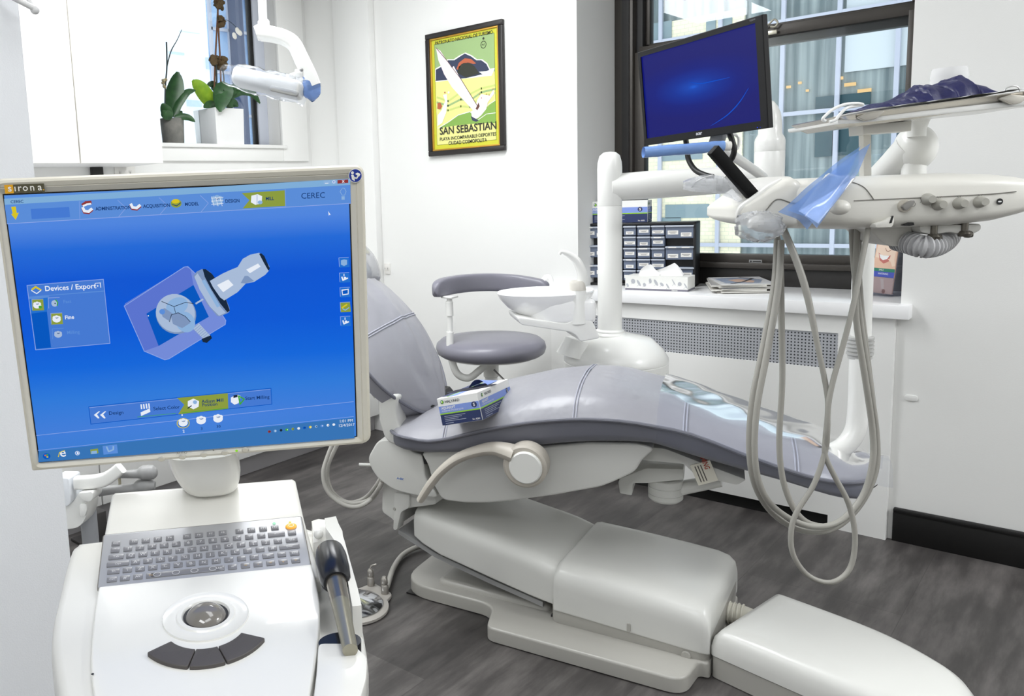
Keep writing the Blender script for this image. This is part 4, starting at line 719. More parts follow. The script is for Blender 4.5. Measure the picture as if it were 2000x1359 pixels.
m = MB(); m.loft([[FBw.p(bb_[0] + dx + a * math.cos(t), VC + b * math.sin(t), z) for t in [2 * math.pi * k / 24 for k in range(24)]] for z, a, b, dx in ((FBw.on(1130, 566, 1, VC)[2], .0285, .0335, .005), (FBw.on(1130, 552, 1, VC)[2], .026, .030, .003), (FBw.on(1130, 548, 1, VC)[2], .020, .024, .002))]); m.build('valve_collar', M_taup2, cu)
m = MB(); m.tube([bp(x, y, VC) for x, y in ((1136, 555), (1137, 535), (1128, 512), (1116, 500), (1103, 493), (1096, 492), (1093, 497))], [.018, .017, .015, .012, .009, .006, .005], 12, 5); m.build('cup_spout', M_unit, cu)
m = MB(); m.tube([bp(x, y, .02) for x, y in ((1077, 562), (1077, 550), (1074, 541), (1067, 540), (1061, 546))], .0075, 10, 5); m.build('bowl_spout', M_porc, cu)
m = MB(); m.tube([FU.p(xpx(1128, 660), -.02, zpx(658)), FU.p(xpx(1120, 690), -.02, zpx(690))], [.05, .07], 20, 2); m.build('bowl_foot', M_unit, cu)
# ================================================================== assistant stool
s0 = Vector(zp(958, 676, .66)); st = thing('assistant_stool', 'round grey upholstered stool with curved arm pad, behind the chair', 'stool', (s0.x, s0.y, 0))
FT = Fr((s0.x, s0.y, 0), FU.A[0], FU.A[1]); rs_ = .5 * (FT.on(1069, 675, 1, 0)[0] - FT.on(856, 675, 1, 0)[0]); zT = lambda y, v=0: float(FT.on(958, y, 1, v)[2])
zl_ = zT(712, -rs_ * .9); M_sl = mat('stool_vinyl', (124, 123, 134), .35, bump=(300, .1, .001))
m = MB(); m.lathe(FT, [(0, zl_), (rs_ * .9, zl_ + .0), (rs_ * .97, zl_ + .012), (rs_, zl_ + .035), (rs_ * .98, zl_ + .055), (rs_ * .9, zl_ + .072), (rs_ * .6, zl_ + .082), (0, zl_ + .086)], 48); m.build('seat', M_sl, st)
m = MB(); m.lathe(FT, [(0, zl_ - .03), (.05, zl_ - .03), (.07, zl_ - .012), (rs_ * .8, zl_ - .010), (rs_ * .88, zl_ - .001), (0, zl_ - .001)], 36); m.lathe(FT, [(.035, zl_ - .03), (.034, zl_ - .10), (.028, zl_ - .105), (.028, .22), (.02, .22), (.02, .09)], 24); m.build('column', M_unit, st)
m = MB()
for k in range(5): a = 1.2566 * k + .3; m.tube([FT.p(0, 0, .11), FT.p(.11 * math.cos(a), .11 * math.sin(a), .095), FT.p(.20 * math.cos(a), .20 * math.sin(a), .075)], [.03, .024, .018], 12, 3)
m.build('star_base', M_unit, st)
for k in range(5):
    a = 1.2566 * k + .3; c = FT.p(.20 * math.cos(a), .20 * math.sin(a), .03); m = MB(); m.tube([c + Vector((-.012, 0, 0)), c + Vector((.012, 0, 0))], .03, 16, 0); m.tube([c, c + Vector((0, 0, .05))], .008, 8, 0); m.build('caster', M_dk if 'M_dk' in globals() else M_black, st)
m = MB(); q0 = FT.on(965, 722, 1, -.05); m.tube([FT.p(q0[0], -.05, q0[2]), FT.p(*FT.on(985, 742, 1, -.1))], .004, 8, 2); m.build('height_lever', mat('steel_rod', (150, 150, 150), .25, metal=.9), st)
pad = [(848, 566), (866, 558), (910, 551), (960, 549), (1010, 552), (1055, 560), (1072, 566)]
dpv = [-.12, -.06, .02, .06, .04, -.02, -.05]
P = [FT.p(*FT.on(x, y + 2, 1, v)) for (x, y), v in zip(pad, dpv)]; hh_ = .5 * (zT(544, 0) - zT(579, 0))
Pc = catmull(P, 6); m = MB(); rings = []
for i, p in enumerate(Pc):
    t = i / (len(Pc) - 1); e = (1 - abs(2 * t - 1) ** 8) ** .5 * .97 + .03; d = (Pc[min(i + 1, len(Pc) - 1)] - Pc[max(i - 1, 0)]).normalized(); n = Vector((-d.y, d.x, 0)).normalized()
    rings.append([p + n * (.024 * e * math.copysign(abs(math.cos(x)) ** .5, math.cos(x))) + Vector((0, 0, hh_ * e * math.copysign(abs(math.sin(x)) ** .5, math.sin(x)))) for x in [2 * math.pi * k / 24 for k in range(24)]])
m.loft(rings); m.build('arm_pad', M_sl, st, angle=60)
q = lambda x, y, v=-.09: FT.p(*FT.on(x, y, 1, v))
m = MB(); m.tube([q(878, 580), q(879, 640), q(879, 650)], .012, 12, 2); m.lathe(Fr(q(878, 603)), [(.0165, -.03), (.0165, .03), (.013, .034)], 20); m.box(Fr(q(878, 580)), (-.03, -.025, -.004), (.03, .025, .006), .003); m.tube([q(879, 648), q(880, 690), q(892, 728), q(915, 738), q(938, 722), q(950, 712)], .0165, 14, 5); m.build('arm_post', M_unit, st)
# ================================================================== flat monitor on its arm
SA = Fr((-1.0013, 2.5661, 1.6387), (.8949, -.4458, .0227), (-.056, -.0618, .9965)); aw, ah = .2385, .134
M_mb = mat('black_monitor_plastic', (15, 15, 17), .5, spec=.25)
o4 = [SA.on(x, y, 2, .004)[:2] for x, y in ((1245, 104), (1489, 26), (1500, 250), (1258, 285))]; X0, X1, Y0, Y1 = (o4[0][0] + o4[3][0]) / 2, (o4[1][0] + o4[2][0]) / 2, (o4[2][1] + o4[3][1]) / 2, (o4[0][1] + o4[1][1]) / 2
ms = thing('flat_monitor', 'black widescreen monitor showing a dark blue picture before the window', 'monitor', SA.p(0, Y0, 0))
m = MB(); fo = [(X0, Y0), (X1, Y0), (X1, Y1), (X0, Y1)]; fi = [(-aw, -ah), (aw, -ah), (aw, ah), (-aw, ah)]; sh = lambda P, d: [(x - math.copysign(d, x), y - math.copysign(d, y)) for x, y in P]
m.loft([[SA.p(x, y, z_) for x, y in P] for P, z_ in ((sh(fo, .05), -.055), (sh(fo, .02), -.03), (sh(fo, .002), -.016), (fo, -.012), (fo, .002), (sh(fo, .002), .004), (sh(fi, -.002), .004), (fi, .001), (fi, -.003))]); m.build('bezel', M_mb, ms, angle=25)
def acer_mat():
    mm = bpy.data.materials.new('dark_blue_desktop'); mm.use_nodes = True; nt = mm.node_tree; nt.nodes.clear(); L = nt.links.new
    tc = nt.nodes.new('ShaderNodeTexCoord'); mp = nt.nodes.new('ShaderNodeMapping'); mp.inputs['Location'].default_value = (-.47, 0, -.50); mp.vector_type = 'POINT'; L(tc.outputs['Generated'], mp.inputs[0])
    sc_ = nt.nodes.new('ShaderNodeVectorMath'); sc_.operation = 'MULTIPLY'; sc_.inputs[1].default_value = (1.7, 0, 3.1); L(mp.outputs[0], sc_.inputs[0]); ln = nt.nodes.new('ShaderNodeVectorMath'); ln.operation = 'LENGTH'; L(sc_.outputs[0], ln.inputs[0])
    cr = nt.nodes.new('ShaderNodeValToRGB'); e = cr.color_ramp.elements; e[0].position = 0; e[0].color = (*lin((14, 92, 210)), 1); e[1].position = 1; e[1].color = (*lin((20, 24, 112)), 1)
    for p_, c in ((.08, (8, 66, 176)), (.3, (4, 46, 150)), (.6, (10, 26, 124))): k = e.new(p_); k.color = (*lin(c), 1)
    L(ln.outputs['Value'], cr.inputs[0]); em = nt.nodes.new('ShaderNodeEmission'); L(cr.outputs[0], em.inputs[0]); g = nt.nodes.new('ShaderNodeBsdfGlossy'); g.inputs[0].default_value = (.015, .015, .015, 1); g.inputs['Roughness'].default_value = .3; a = nt.nodes.new('ShaderNodeAddShader'); o = nt.nodes.new('ShaderNodeOutputMaterial'); L(em.outputs[0], a.inputs[0]); L(g.outputs[0], a.inputs[1]); L(a.outputs[0], o.inputs[0]); return mm
m = MB(); m.box(SA, (-aw, -ah, -.004), (aw, ah, -.001)); sc2 = m.build('screen', acer_mat(), ms)
m = MB(); P = catmull([(*SA.on(x, y, 2, -.001)[:2], 0) for x, y in ((1388, 246), (1420, 225), (1444, 200), (1462, 172))], 6)
for i in range(len(P) - 1): w_ = .0028 * math.sin(math.pi * (i + .5) / len(P)) + .0006; m.line(SA, [P[i][:2], P[i + 1][:2]], w_, -.0008)
P = catmull([(*SA.on(x, y, 2, -.001)[:2], 0) for x, y in ((1345, 160), (1368, 163), (1395, 158), (1425, 151))], 5); m2 = m
for i in range(len(P) - 1): m.line(SA, [P[i][:2], P[i + 1][:2]], .0022 * math.sin(math.pi * (i + .5) / len(P)) + .0004, -.0008)
m.build('light_streak', glow('streak_blue', (24, 84, 200), 1), sc2)
q0, q1 = SA.on(1359, 263.5, 2, .004), SA.on(1372, 258, 2, .004); m = MB(); m.text(SA, 'acer', q0[0] + .001, q0[1] - .001, .0150, .0044, 0, 'l', .95, .03, .15); m.build('maker_logo', mat('silver_logo', (190, 190, 195), .4), ms)
q0 = SA.on(1464, 40, 2, .004); m = MB(); m.text(SA, 'V223W', q0[0], q0[1] - .003, .0065, .0044); m.build('model_mark', mat('grey_print', (130, 130, 135), .5), ms)
for x in (1479.5, 1485): q0 = SA.on(x, 248.5 + (1485 - x) * .1, 2, .004); m = MB(); m.disc(SA, q0[0], q0[1], .0016 if x < 1482 else .0010, .0044, 0, 12); m.build('power_light', glow('blue_led', (30, 70, 255), 1.2), ms)
sa = lambda x, y, z_=-.03: SA.p(*SA.on(x, y, 2, z_))
m = MB(); pr = [SA.on(x, y, 2, -.03)[:2] for x, y in ((1388, 262), (1412, 258), (1408, 276), (1382, 280))]; m.prism(SA, pr, 'xy', -.05, -.03, .004); m.build('mount_bracket', mat('bracket_grey', (120, 122, 126), .4), ms)
M_cab = mat('black_cable', (14, 14, 15), .5)
m = MB(); m.tube([sa(1339, 270), sa(1342, 290), sa(1345, 312), sa(1358, 332), sa(1378, 342), sa(1392, 345)], .0085, 10, 6); m.build('cable', M_cab, ms); m = MB(); m.tube([sa(1424, 258), sa(1430, 275), sa(1434, 292), sa(1430, 308), sa(1420, 320)], .0085, 10, 6); m.build('cable', M_cab, ms)
gb = thing('grip_bar', 'horizontal handle bar wrapped in blue barrier film under the black monitor', 'handle', dpl(1340, 295, 2.45))
m = MB(); h0, h1 = dpl(1262, 297, 2.46), dpl(1418, 285, 2.42); m.tube([h0, h0.lerp(h1, .5), h1], .0135, 16, 3); m.build('bar', M_unit, gb)
M_blue = film('blue_barrier_film', (136, 174, 234), .55, .12, .16)
m = MB(); N = 26; rings = []
for i in range(N + 1):
    t = i / N; c = h0.lerp(h1, -.035 + 1.0 * t); k = .0165 + .0004 * math.sin(i * 1.7); rings.append([c + Vector(_T[1]) * (k * math.cos(a) * (1 + .03 * math.sin(3 * a + i * .5))) + Vector(_T[2]) * (k * math.sin(a)) for a in [2 * math.pi * j / 16 for j in range(16)]])
m.loft(rings, False); m.build('film_sleeve', mat('blue_barrier_sleeve', (120, 156, 214), .25, coat=.4), gb)
m = MB(); m.tube([h1 + Vector(_T[0]) * -.002, h1 + Vector(_T[0]) * .012], .014, 18, 0); m.build('end_cap', mat('cap_white', (232, 230, 224), .35), gb)
m = MB(); m.tube([dpl(1406, 262, 2.6), dpl(1418, 266, 2.6), dpl(1436, 263, 2.6), dpl(1443, 272, 2.6), dpl(1441, 288, 2.6), dpl(1434, 292, 2.6)], .005, 8, 5); m.build('white_hook', M_unit, gb)
m = MB(); m.tube([dpl(1400, 283, 2.52), dpl(1455, 320, 2.7), dpl(1490, 345, 2.85)], .016, 14, 4); m.build('support_rod', M_unit, gb)
# ================================================================== ceiling mounted operatory light
LD = 2.55; ol = thing('operatory_light', 'white ceiling mounted operatory light with clear and blue barrier sleeves in front of the orchids', 'operatory light', dpl(514, 40, LD))
lp_ = lambda x, y, d=0: dpl(x, y, LD + d)
kpx = LD / FOC
m = MB(); top = lp_(511, -20); top2 = Vector((top.x, top.y, CEIL)); m.tube([lp_(514, 50), lp_(512, 0), top2], 8.5 * kpx, 18, 0); m.tube([lp_(515, 55), lp_(515, 42), lp_(514.5, 40)], [11.5 * kpx, 11.5 * kpx, 9 * kpx], 20, 0); m.build('ceiling_pole', M_unit, ol)
def flat_arm(pts, w, th): 
    P = catmull(pts, 6); rings = []
    for i, p in enumerate(P):
        d = (P[min(i + 1, len(P) - 1)] - P[max(i - 1, 0)]).normalized(); n = d.cross(Vector(_T[2])).normalized(); b_ = Vector(_T[2]); ww = w if not isinstance(w, (list, tuple)) else interp(range(len(w)), w, i / (len(P) - 1) * (len(w) - 1))
        rings.append([p + n * (ww * math.copysign(abs(math.cos(x)) ** .45, math.cos(x))) + b_ * (th * math.copysign(abs(math.sin(x)) ** .45, math.sin(x))) for x in [2 * math.pi * k / 24 for k in range(24)]])
    return rings
m = MB(); m.loft(flat_arm([lp_(500, 66), lp_(510, 64), lp_(535, 68), lp_(558, 75), lp_(575, 88), lp_(590, 118), lp_(604, 146), lp_(614, 170)], [12 * kpx, 15 * kpx, 14 * kpx, 14 * kpx, 14.5 * kpx, 15 * kpx, 14.5 * kpx, 14 * kpx], .022)); m.build('arm', M_unit, ol, angle=50)
m = MB(); m.ball(Fr(lp_(588, 137, -.02)), (.007, .007, .007)); m.build('arm_screw', mat('screw_grey', (150, 150, 150), .3, metal=.5), ol)
m = MB(); h0_, h1_ = lp_(462, 150, .0), lp_(588, 178, -.03); rings = []
ax = (h1_ - h0_).normalized(); n1 = ax.cross(Vector(_T[2])).normalized(); n2 = ax.cross(n1)
for t, k in ((-.03, .55), (0, .9), (.05, 1), (.5, 1), (.95, .95), (1.0, .8), (1.02, .5)): c = h0_.lerp(h1_, t); rings.append([c + n1 * (17 * kpx * k * math.copysign(abs(math.cos(x)) ** .6, math.cos(x))) + n2 * (.05 * k * math.copysign(abs(math.sin(x)) ** .7, math.sin(x))) for x in [2 * math.pi * j / 28 for j in range(28)]])
m.loft(rings); m.build('lamp_head', M_unit, ol, angle=50)
FH = Fr(h0_.lerp(h1_, .5), ax, n1); sg = 1 if (Vector(FH.A[2]).dot(Vector(_T[2])) < 0) else -1
sgy = 1 if Vector(FH.A[1]).z > 0 else -1
m = MB(); q0, q1 = FH.on(527, 171, 2, sg * .052), FH.on(582, 183, 2, sg * .052); m.prism(FH, rpoly([(q0[0], q0[1] - .008), (q1[0], q1[1] - .008), (q1[0], q1[1] + .008), (q0[0], q0[1] + .008)], .008, 5), 'xy', *sorted((sg * .040, sg * .053)), .002); m.build('side_vent', mat('vent_grey', (168, 168, 166), .5), ol)
m = MB(); m.tube([lp_(598, 140, -.01), lp_(584, 144, -.01), lp_(560, 152, -.01)], [.010, .010, .0085], 14, 3); m.lathe(Fr(lp_(584, 144, -.01), _T[1], _T[2]), [(.013, -.012), (.016, 0), (.013, .012)], 18); m.build('head_joint', M_unit, ol)
m = MB(); rings = []
for i in range(15):
    t = i / 14; c = h0_.lerp(h1_, -.20 + 1.22 * t); k = (.75 + .45 * min(1, t * 4)) * (1 + .05 * math.sin(i * 2.3)); rings.append([c + n1 * ((20 * kpx * k) * math.cos(x) + .003 * math.sin(3 * x + i * 1.3)) + n2 * (.058 * k * math.sin(x) + .003 * math.cos(4 * x + i)) for x in [2 * math.pi * j / 24 for j in range(24)]])
m.loft(rings, False); m.build('clear_sleeve', film('clear_film_sleeve', (240, 244, 252), .93, .12, .04), ol)
m = MB(); rings = []
for i in range(9): t = i / 8; c = lp_(592, 172).lerp(lp_(626, 172), t) + Vector(_T[1]) * (.002 * math.sin(i * 2)); hgt = (14 + 14 * math.sin(t * 2.2)) * (1 - .55 * max(0, t - .6) / .4) * kpx; rings.append([c + Vector(_T[1]) * hgt * math.cos(x) + Vector(_T[2]) * .03 * math.sin(x) * (1 - t * .5) for x in [2 * math.pi * j / 16 for j in range(16)]])
m.loft(rings, False); m.build('blue_sleeve', M_blue, ol)
# ================================================================== delivery unit
DD = 1.86; M_del = mat('delivery_head_white', (222, 220, 213), .35, coat=.1)
dc = dpl(1720, 395, DD); FD = Fr(dc, _T[0] * [1, 1, 0] + np.array([.0, .0, 0]), np.cross([0, 0, 1.0], _T[0] * [1, 1, 0])).rot(2, -6)
dl = thing('delivery_unit', 'white chair mounted delivery unit with control knobs and hanging grey tubing at right', 'delivery unit', dc)
fd = lambda x, y, v=-.13: FD.on(x, y, 1, v)
def bodyring(px_t, yt, yb, dv=.14, r=.5):
    a, b_ = fd(px_t, yt, -dv), fd(px_t, yb, -dv); zt1, zb1 = a[2], b_[2]; c = (zt1 + zb1) / 2; h = (zt1 - zb1) / 2
    return [FD.p(a[0], dv * math.copysign(abs(math.cos(x)) ** r, math.cos(x)), c + h * math.copysign(abs(math.sin(x)) ** r, math.sin(x))) for x in [2 * math.pi * k / 36 for k in range(36)]]
sec = [(1500, 385, 442, .10), (1530, 366, 446, .115), (1560, 352, 448, .125), (1600, 347, 449, .13), (1660, 344, 450, .13), (1720, 342, 450, .13), (1800, 339, 447, .13), (1880, 336, 443, .13), (1960, 338, 434, .13), (2005, 343, 422, .125), (2040, 352, 408, .11), (2060, 362, 399, .09), (2070, 370, 392, .06), (2074, 378, 386, .03)]
m = MB(); m.loft([bodyring(x, a, b_, d, .42) for x, a, b_, d in sec]); m.build('body', M_del, dl, angle=60)
m = MB()
gl = [(1668, 392), (1720, 389.5), (1800, 386), (1880, 382), (1940, 378.5), (1985, 374)]
def onbody(x, y):
    yt, yb, dv = (smooth_interp([q[0] for q in sec], [q[k] for q in sec], x) for k in (1, 2, 3)); t = min(1, abs((y - (yt + yb) / 2) / ((yb - yt) / 2))); v = -dv * (1 - t ** (2 / .42)) ** .21
    return FD.p(*fd(x, y, v - .0006))
m.tube([onbody(x, y) for x, y in gl], .0010, 6, 3); m.tube([onbody(x, y) for x, y in ((1707, 390), (1700, 380), (1688, 366), (1672, 358), (1662, 356))], .0010, 6, 3); m.build('cover_seam', mat('seam_shadow', (120, 118, 112), .7), dl)
# raised left end: instrument cradle
sec2 = [(1441, 411, 424, .10, 0), (1446, 405, 429, .115, 0), (1458, 396, 435, .12, 0), (1480, 381, 441, .124, 0), (1510, 360, 446, .126, 0), (1536, 346, 448, .127, 0), (1552, 343, 448, .126, 0), (1564, 350, 446, .12, 0), (1572, 372, 430, .10, 0)]
m = MB(); m.loft([bodyring(x, a, b_, d, .28) for x, a, b_, d, _ in sec2]); m.build('instrument_cradle', M_del, dl, angle=60)
m = MB(); m.tube([FD.p(*fd(x, y, -.1275)) for x, y in ((1474, 438), (1498, 408), (1518, 389), (1545, 396), (1562, 396))], .0012, 6, 4); m.build('cradle_seam', mat('seam_shadow', (0, 0, 0)), dl)
for k in range(4):
    v = -.105 + k * .052; m = MB(); m.tube([FD.p(*fd(1442, 424, v)), FD.p(*fd(1448, 409, v)), FD.p(*fd(1472, 392, v)), FD.p(*fd(1502, 369, v)), FD.p(*fd(1526, 352, v))], [.005, .009, .0095, .009, .004], 12, 4, flat=1.5); m.build('cradle_rib', mat('cradle_white', (234, 233, 229), .3), dl)
# control knobs and printed marks
FK = Fr(FD.p(0, -.131, 0), FD.A[0], FD.A[2])
def kxy(x, y): q = FK.on(x, y, 2, 0); return q[0], q[1]
M_knob = mat('taupe_knob', (168, 166, 158), .4)
for x, y in ((1814, 390), (1835, 400), (1876, 398), (1916, 395)):
    c = kxy(x - 3, y - 1); m = MB(); m.lathe(FK.at(c[0], c[1], -.008), [(.0125, .0), (.0125, .012), (.0115, .014), (.0085, .026), (.0078, .028), (0, .028)], 24); m.build('knob', M_knob, dl)
c = kxy(1766, 402); m = MB(); m.lathe(FK.at(c[0], c[1], -.008), [(.0135, 0), (.0135, .010), (.0125, .013), (0, .013)], 28); kn = m.build('power_switch', mat('switch_taupe', (190, 184, 172), .4), dl)
m = MB(); m.prism(FK.at(c[0], c[1], .003).rot(2, 40), rpoly([(-.009, -.006), (.005, -.006), (.016, -.002), (.016, .002), (.005, .006), (-.009, .006)], .003, 3), 'xy', 0, .012, .002); m.build('switch_lever', mat('switch_grey', (130, 128, 124), .4), kn)
m = MB(); c = kxy(1782, 399); m.line(FK, [(c[0] + .0048 * math.sin(R(40 + 280 * k / 12)), c[1] + .0048 * math.cos(R(40 + 280 * k / 12))) for k in range(13)], .0008, .0022); m.line(FK, [(c[0], c[1] + .001), (c[0], c[1] + .006)], .0008, .0022)
for x, y in ((1799, 391), (1833, 388), (1872, 386.5), (1913, 384)):
    c = kxy(x, y); m.line(FK, [(c[0] - .004, c[1] + .005), (c[0], c[1] - .001)], .0008, .0022); m.line(FK, [(c[0] + .004, c[1] + .005), (c[0], c[1] - .001)], .0008, .0022); m.line(FK, [(c[0], c[1] - .001), (c[0] - .003, c[1] - .005)], .0008, .0022)
m.build('knob_marks', mat('mark_ink', (92, 90, 86), .6), dl)
c = kxy(1952, 393.5); m = MB(); m.disc(FK, c[0], c[1], .0066, .001, 0, 24); m.disc(FK, c[0], c[1], .0038, .0014, 1, 16, .0016); m.build('indicator', [M_black, mat('logo_white2', (235, 235, 235), .5)], dl)
m = MB(); pr = [fd(x, y, -.125) for x, y in ((1703, 437), (1724, 430), (1738, 421), (1740, 430), (1736, 443), (1704, 444))]; m.prism(FD, rpoly([(q[0], q[2]) for q in pr], .004, 2), 'xz', -.139, -.11, .003); m.build('brake_lever', M_del, dl)
m = MB(); pr = [fd(x, y, -.13) for x, y in ((1736, 424), (1741, 421), (1737, 435), (1732, 436))]; m.prism(FD, [(q[0], q[2]) for q in pr], 'xz', -.1395, -.132); m.build('dark_slot', M_black, dl); m = MB(); pr = [fd(x, y, -.11) for x, y in ((1756, 440), (1766, 434), (1777, 434), (1778, 439), (1768, 441))]; m.prism(FD, [(q[0], q[2]) for q in pr], 'xz', -.125, -.115); m.build('dark_slot', M_black, dl)
# hose manifold below
m = MB(); pr = [fd(x, y, -.02) for x, y in ((1670, 440), (1764, 436), (1760, 462), (1750, 478), (1725, 480), (1702, 470), (1690, 455))]; m.prism(FD, rpoly([(q[0], q[2]) for q in pr], .02, 5), 'xz', -.06, .06, .012, 3); m.build('hose_manifold', mat('manifold_grey_white', (206, 204, 198), .4), dl)
m = MB(); pr = [fd(x, y, -.06) for x, y in ((1780, 440), (1900, 436), (1900, 448), (1880, 458), (1855, 456), (1840, 452), (1805, 458), (1782, 452))]; m.prism(FD, rpoly([(q[0], q[2]) for q in pr], .006, 3), 'xz', -.09, .06, .006, 2); m.build('underside_tray', mat('shade_white', (206, 205, 200), .45), dl)
for x, y in ((1824, 462), (1884, 456)): q = FD.p(*fd(x, y, -.09)); m = MB(); m.tube([q + Vector((0, 0, .03)), q, q + Vector(FD.A[0]) * .014 + Vector((0, 0, -.002))], .007, 10, 4); m.lathe(Fr(q), [(.012, -.006), (.014, 0), (.010, .006)], 16); m.build('metal_clip', mat('dark_nickel', (108, 104, 96), .35, metal=.8), dl)
# corrugated suction hose
m = MB(); cp_ = catmull([dpl(x, y, DD + d) for x, y, d in ((1752, 468, -.02), (1775, 474, -.05), (1805, 482, -.08), (1832, 477, -.06), (1851, 462, 0), (1850, 444, .06))], 60); P = cp_[::3]; N = len(P); rad = [(.0250 if (i // 2) % 2 else .0180) for i in range(N)]
m.tube(P, rad, 18, 0); m.build('corrugated_hose', mat('corrugated_grey', (186, 186, 188), .5), dl, angle=25)
# control touch pad wrapped in blue film
TP = [(1600, 433), (1648, 347), (1672, 330), (1680, 300), (1660, 312), (1640, 322)]
m = MB(); A_ = [dpl(1538, 412, DD - .20), dpl(1560, 424, DD - .22), dpl(1592, 438, DD - .2)]; 
m.loft([[dpl(x, y, DD + d) for x, y, d in ((1560, 412, -.21), (1598, 436, -.21), (1600, 434, -.18), (1562, 410, -.18))], [dpl(x, y, DD + d) for x, y, d in ((1612, 342, -.16), (1668, 348, -.16), (1674, 345, -.13), (1618, 338, -.13))]]); m.build('touch_pad', M_unit, dl)
m = MB(); g = []
for i in range(13):
    t = i / 12; l0 = Vector(dpl(1537, 410, DD - .22)).lerp(Vector(dpl(1640, 322, DD - .15)), t); l1 = Vector(dpl(1594, 444, DD - .22)).lerp(Vector(dpl(1676, 340, DD - .15)), t)
    row = []
    for j in range(9): s_ = j / 8; row.append(l0.lerp(l1, s_) - Vector(_T[2]) * (.018 * math.sin(math.pi * s_) + .003 * math.sin(7 * s_ + 5 * t)) + Vector(_T[1]) * .0015 * math.sin(9 * t + j))
    g.append(row)
tipv = [Vector(dpl(1660 + 40 * j / 8, 306 - 26 * j / 8, DD - .12)) for j in range(9)]; g.append([a.lerp(b_, .55) for a, b_ in zip(g[-1], tipv)]); g.append(tipv); m.grid(g)
m.loft([[p for p in r] for r in [[a + Vector(_T[2]) * .035 for a in row] for row in g]], False, False); m.build('blue_film_cover', M_blue, dl, angle=70)
m = MB(); q = dpl(1640, 405, DD - .15); m.ball(Fr(q), (.02, .02, .016)); m.build('pad_stub', M_del, dl)
# knuckle, arm and posts
kb_ = dpl(1788, 288, DD + .16); m = MB(); m.ball(Fr(kb_, _T[0], -_T[1]), (.046, .056, .05), 0, 32); m.build('knuckle', M_unit, dl)
m = MB(); m.tube([kb_ + Vector(_T[0]) * -.01, dpl(1750, 318, DD + .2), dpl(1712, 356, DD + .26), dpl(1680, 400, DD + .3)], [.040, .036, .033, .032], 20, 4); m.build('flex_arm', M_unit, dl)
m = MB(); m.tube([dpl(1785, 320, DD + .16), dpl(1784, 352, DD + .16)], .027, 24, 0); m.build('knuckle_collar', M_unit, dl)
m = MB(); m.tube([dpl(1689, 262, DD + .06), dpl(1690, 350, DD + .06)], .0125, 4, 0); m.build('tray_post', M_del, dl)
m = MB(); pr = [FD.on(x, y, 1, .06) for x, y in ((1668, 246), (1763, 238), (1762, 258), (1669, 265))]; m.prism(FD, [(q[0], q[2]) for q in pr], 'xz', .02, .09, .004); pr = [FD.on(x, y, 1, .06) for x, y in ((1668, 236), (1764, 228), (1763, 237), (1668, 245))]; m.prism(FD, [(q[0], q[2]) for q in pr], 'xz', .015, .095, .003); m.build('tray_slide', M_del, dl)
tr_ = [FD.on(x, y, 1, -.02) for x, y in ((1602, 240), (1604, 248), (1640, 246), (1700, 240), (2010, 208), (2010, 196), (1640, 236))]
m = MB(); m.prism(FD, rpoly([(q[0], q[2]) for q in tr_], .003, 2), 'xz', -.10, .16, .004); m.build('tray_support', M_unit, dl)
m = MB(); q = dpl(1792, 226, DD + .12); m.lathe(Fr(q), [(.034, .01), (.034, -.002), (.026, -.012), (.020, -.03), (.02, -.05), (0, -.05)], 28); m.build('support_boss', M_unit, dl)
m = MB(); dpost = DD + .44; pst = [dpl(x, y, dpost) for x, y in ((1689, 400), (1688, 470), (1684, 560), (1680, 680), (1676, 800), (1668, 846), (1645, 874), (1610, 890))]; m.tube(pst, .0265, 22, 6); m.build('support_arm', M_unit, dl)
m = MB()
for k in range(5): c = Vector(pst[3]) + Vector((0, 0, .03 - k * .011)); m.lathe(Fr(c), [(.028, -.004), (.034, -.003), (.034, .003), (.028, .004)], 24)
m.lathe(Fr(Vector(pst[3])), [(.0275, -.03), (.0305, -.028), (.0305, .034), (.0275, .036)], 24); m.build('ribbed_clamp', mat('clamp_grey', (186, 186, 184), .5), dl)
# hanging instrument tubing
M_hose = mat('tubing_grey', (152, 150, 143), .45)
H = [[(1518, 470, .02), (1512, 560, 0), (1490, 680, -.02), (1468, 790, -.03), (1464, 890, -.03), (1480, 960, -.02), (1520, 1012, 0), (1575, 1038, .02), (1632, 1030, .03), (1680, 985, .04), (1710, 920, .04), (1712, 850, .04), (1700, 760, .03), (1682, 640, .03), (1668, 520, .03), (1664, 448, .03)],
 [(1526, 470, .0), (1520, 560, -.02), (1500, 680, -.04), (1478, 800, -.05), (1475, 900, -.05), (1492, 965, -.04), (1530, 1005, -.02), (1585, 1028, 0), (1640, 1018, .02), (1684, 970, .03), (1704, 905, .03), (1704, 840, .03), (1690, 740, .02), (1672, 620, .02), (1672, 520, .02), (1674, 446, .02)],
 [(1516, 452, .03), (1524, 520, .04), (1526, 620, .05), (1528, 740, .05), (1522, 860, .05), (1530, 940, .05), (1555, 1000, .05), (1590, 1025, .05), (1640, 1020, .06), (1690, 960, .07), (1712, 880, .07), (1706, 800, .07), (1694, 700, .06), (1682, 600, .06), (1676, 500, .06), (1680, 446, .06)],
 [(1530, 448, -.04), (1552, 500, -.06), (1575, 570, -.08), (1598, 680, -.09), (1614, 760, -.09), (1617, 800, -.09), (1612, 860, -.09), (1612, 890, -.09), (1630, 930, -.09), (1658, 985, -.09), (1670, 1050, -.09), (1660, 1110, -.09), (1625, 1137, -.09), (1580, 1125, -.09), (1550, 1085, -.09), (1545, 1040, -.09), (1556, 1000, -.09), (1590, 945, -.09), (1612, 880, -.09), (1616, 840, -.10), (1618, 790, -.10), (1628, 740, -.10), (1645, 680, -.10), (1668, 590, -.10), (1685, 500, -.09), (1696, 446, -.08)]]
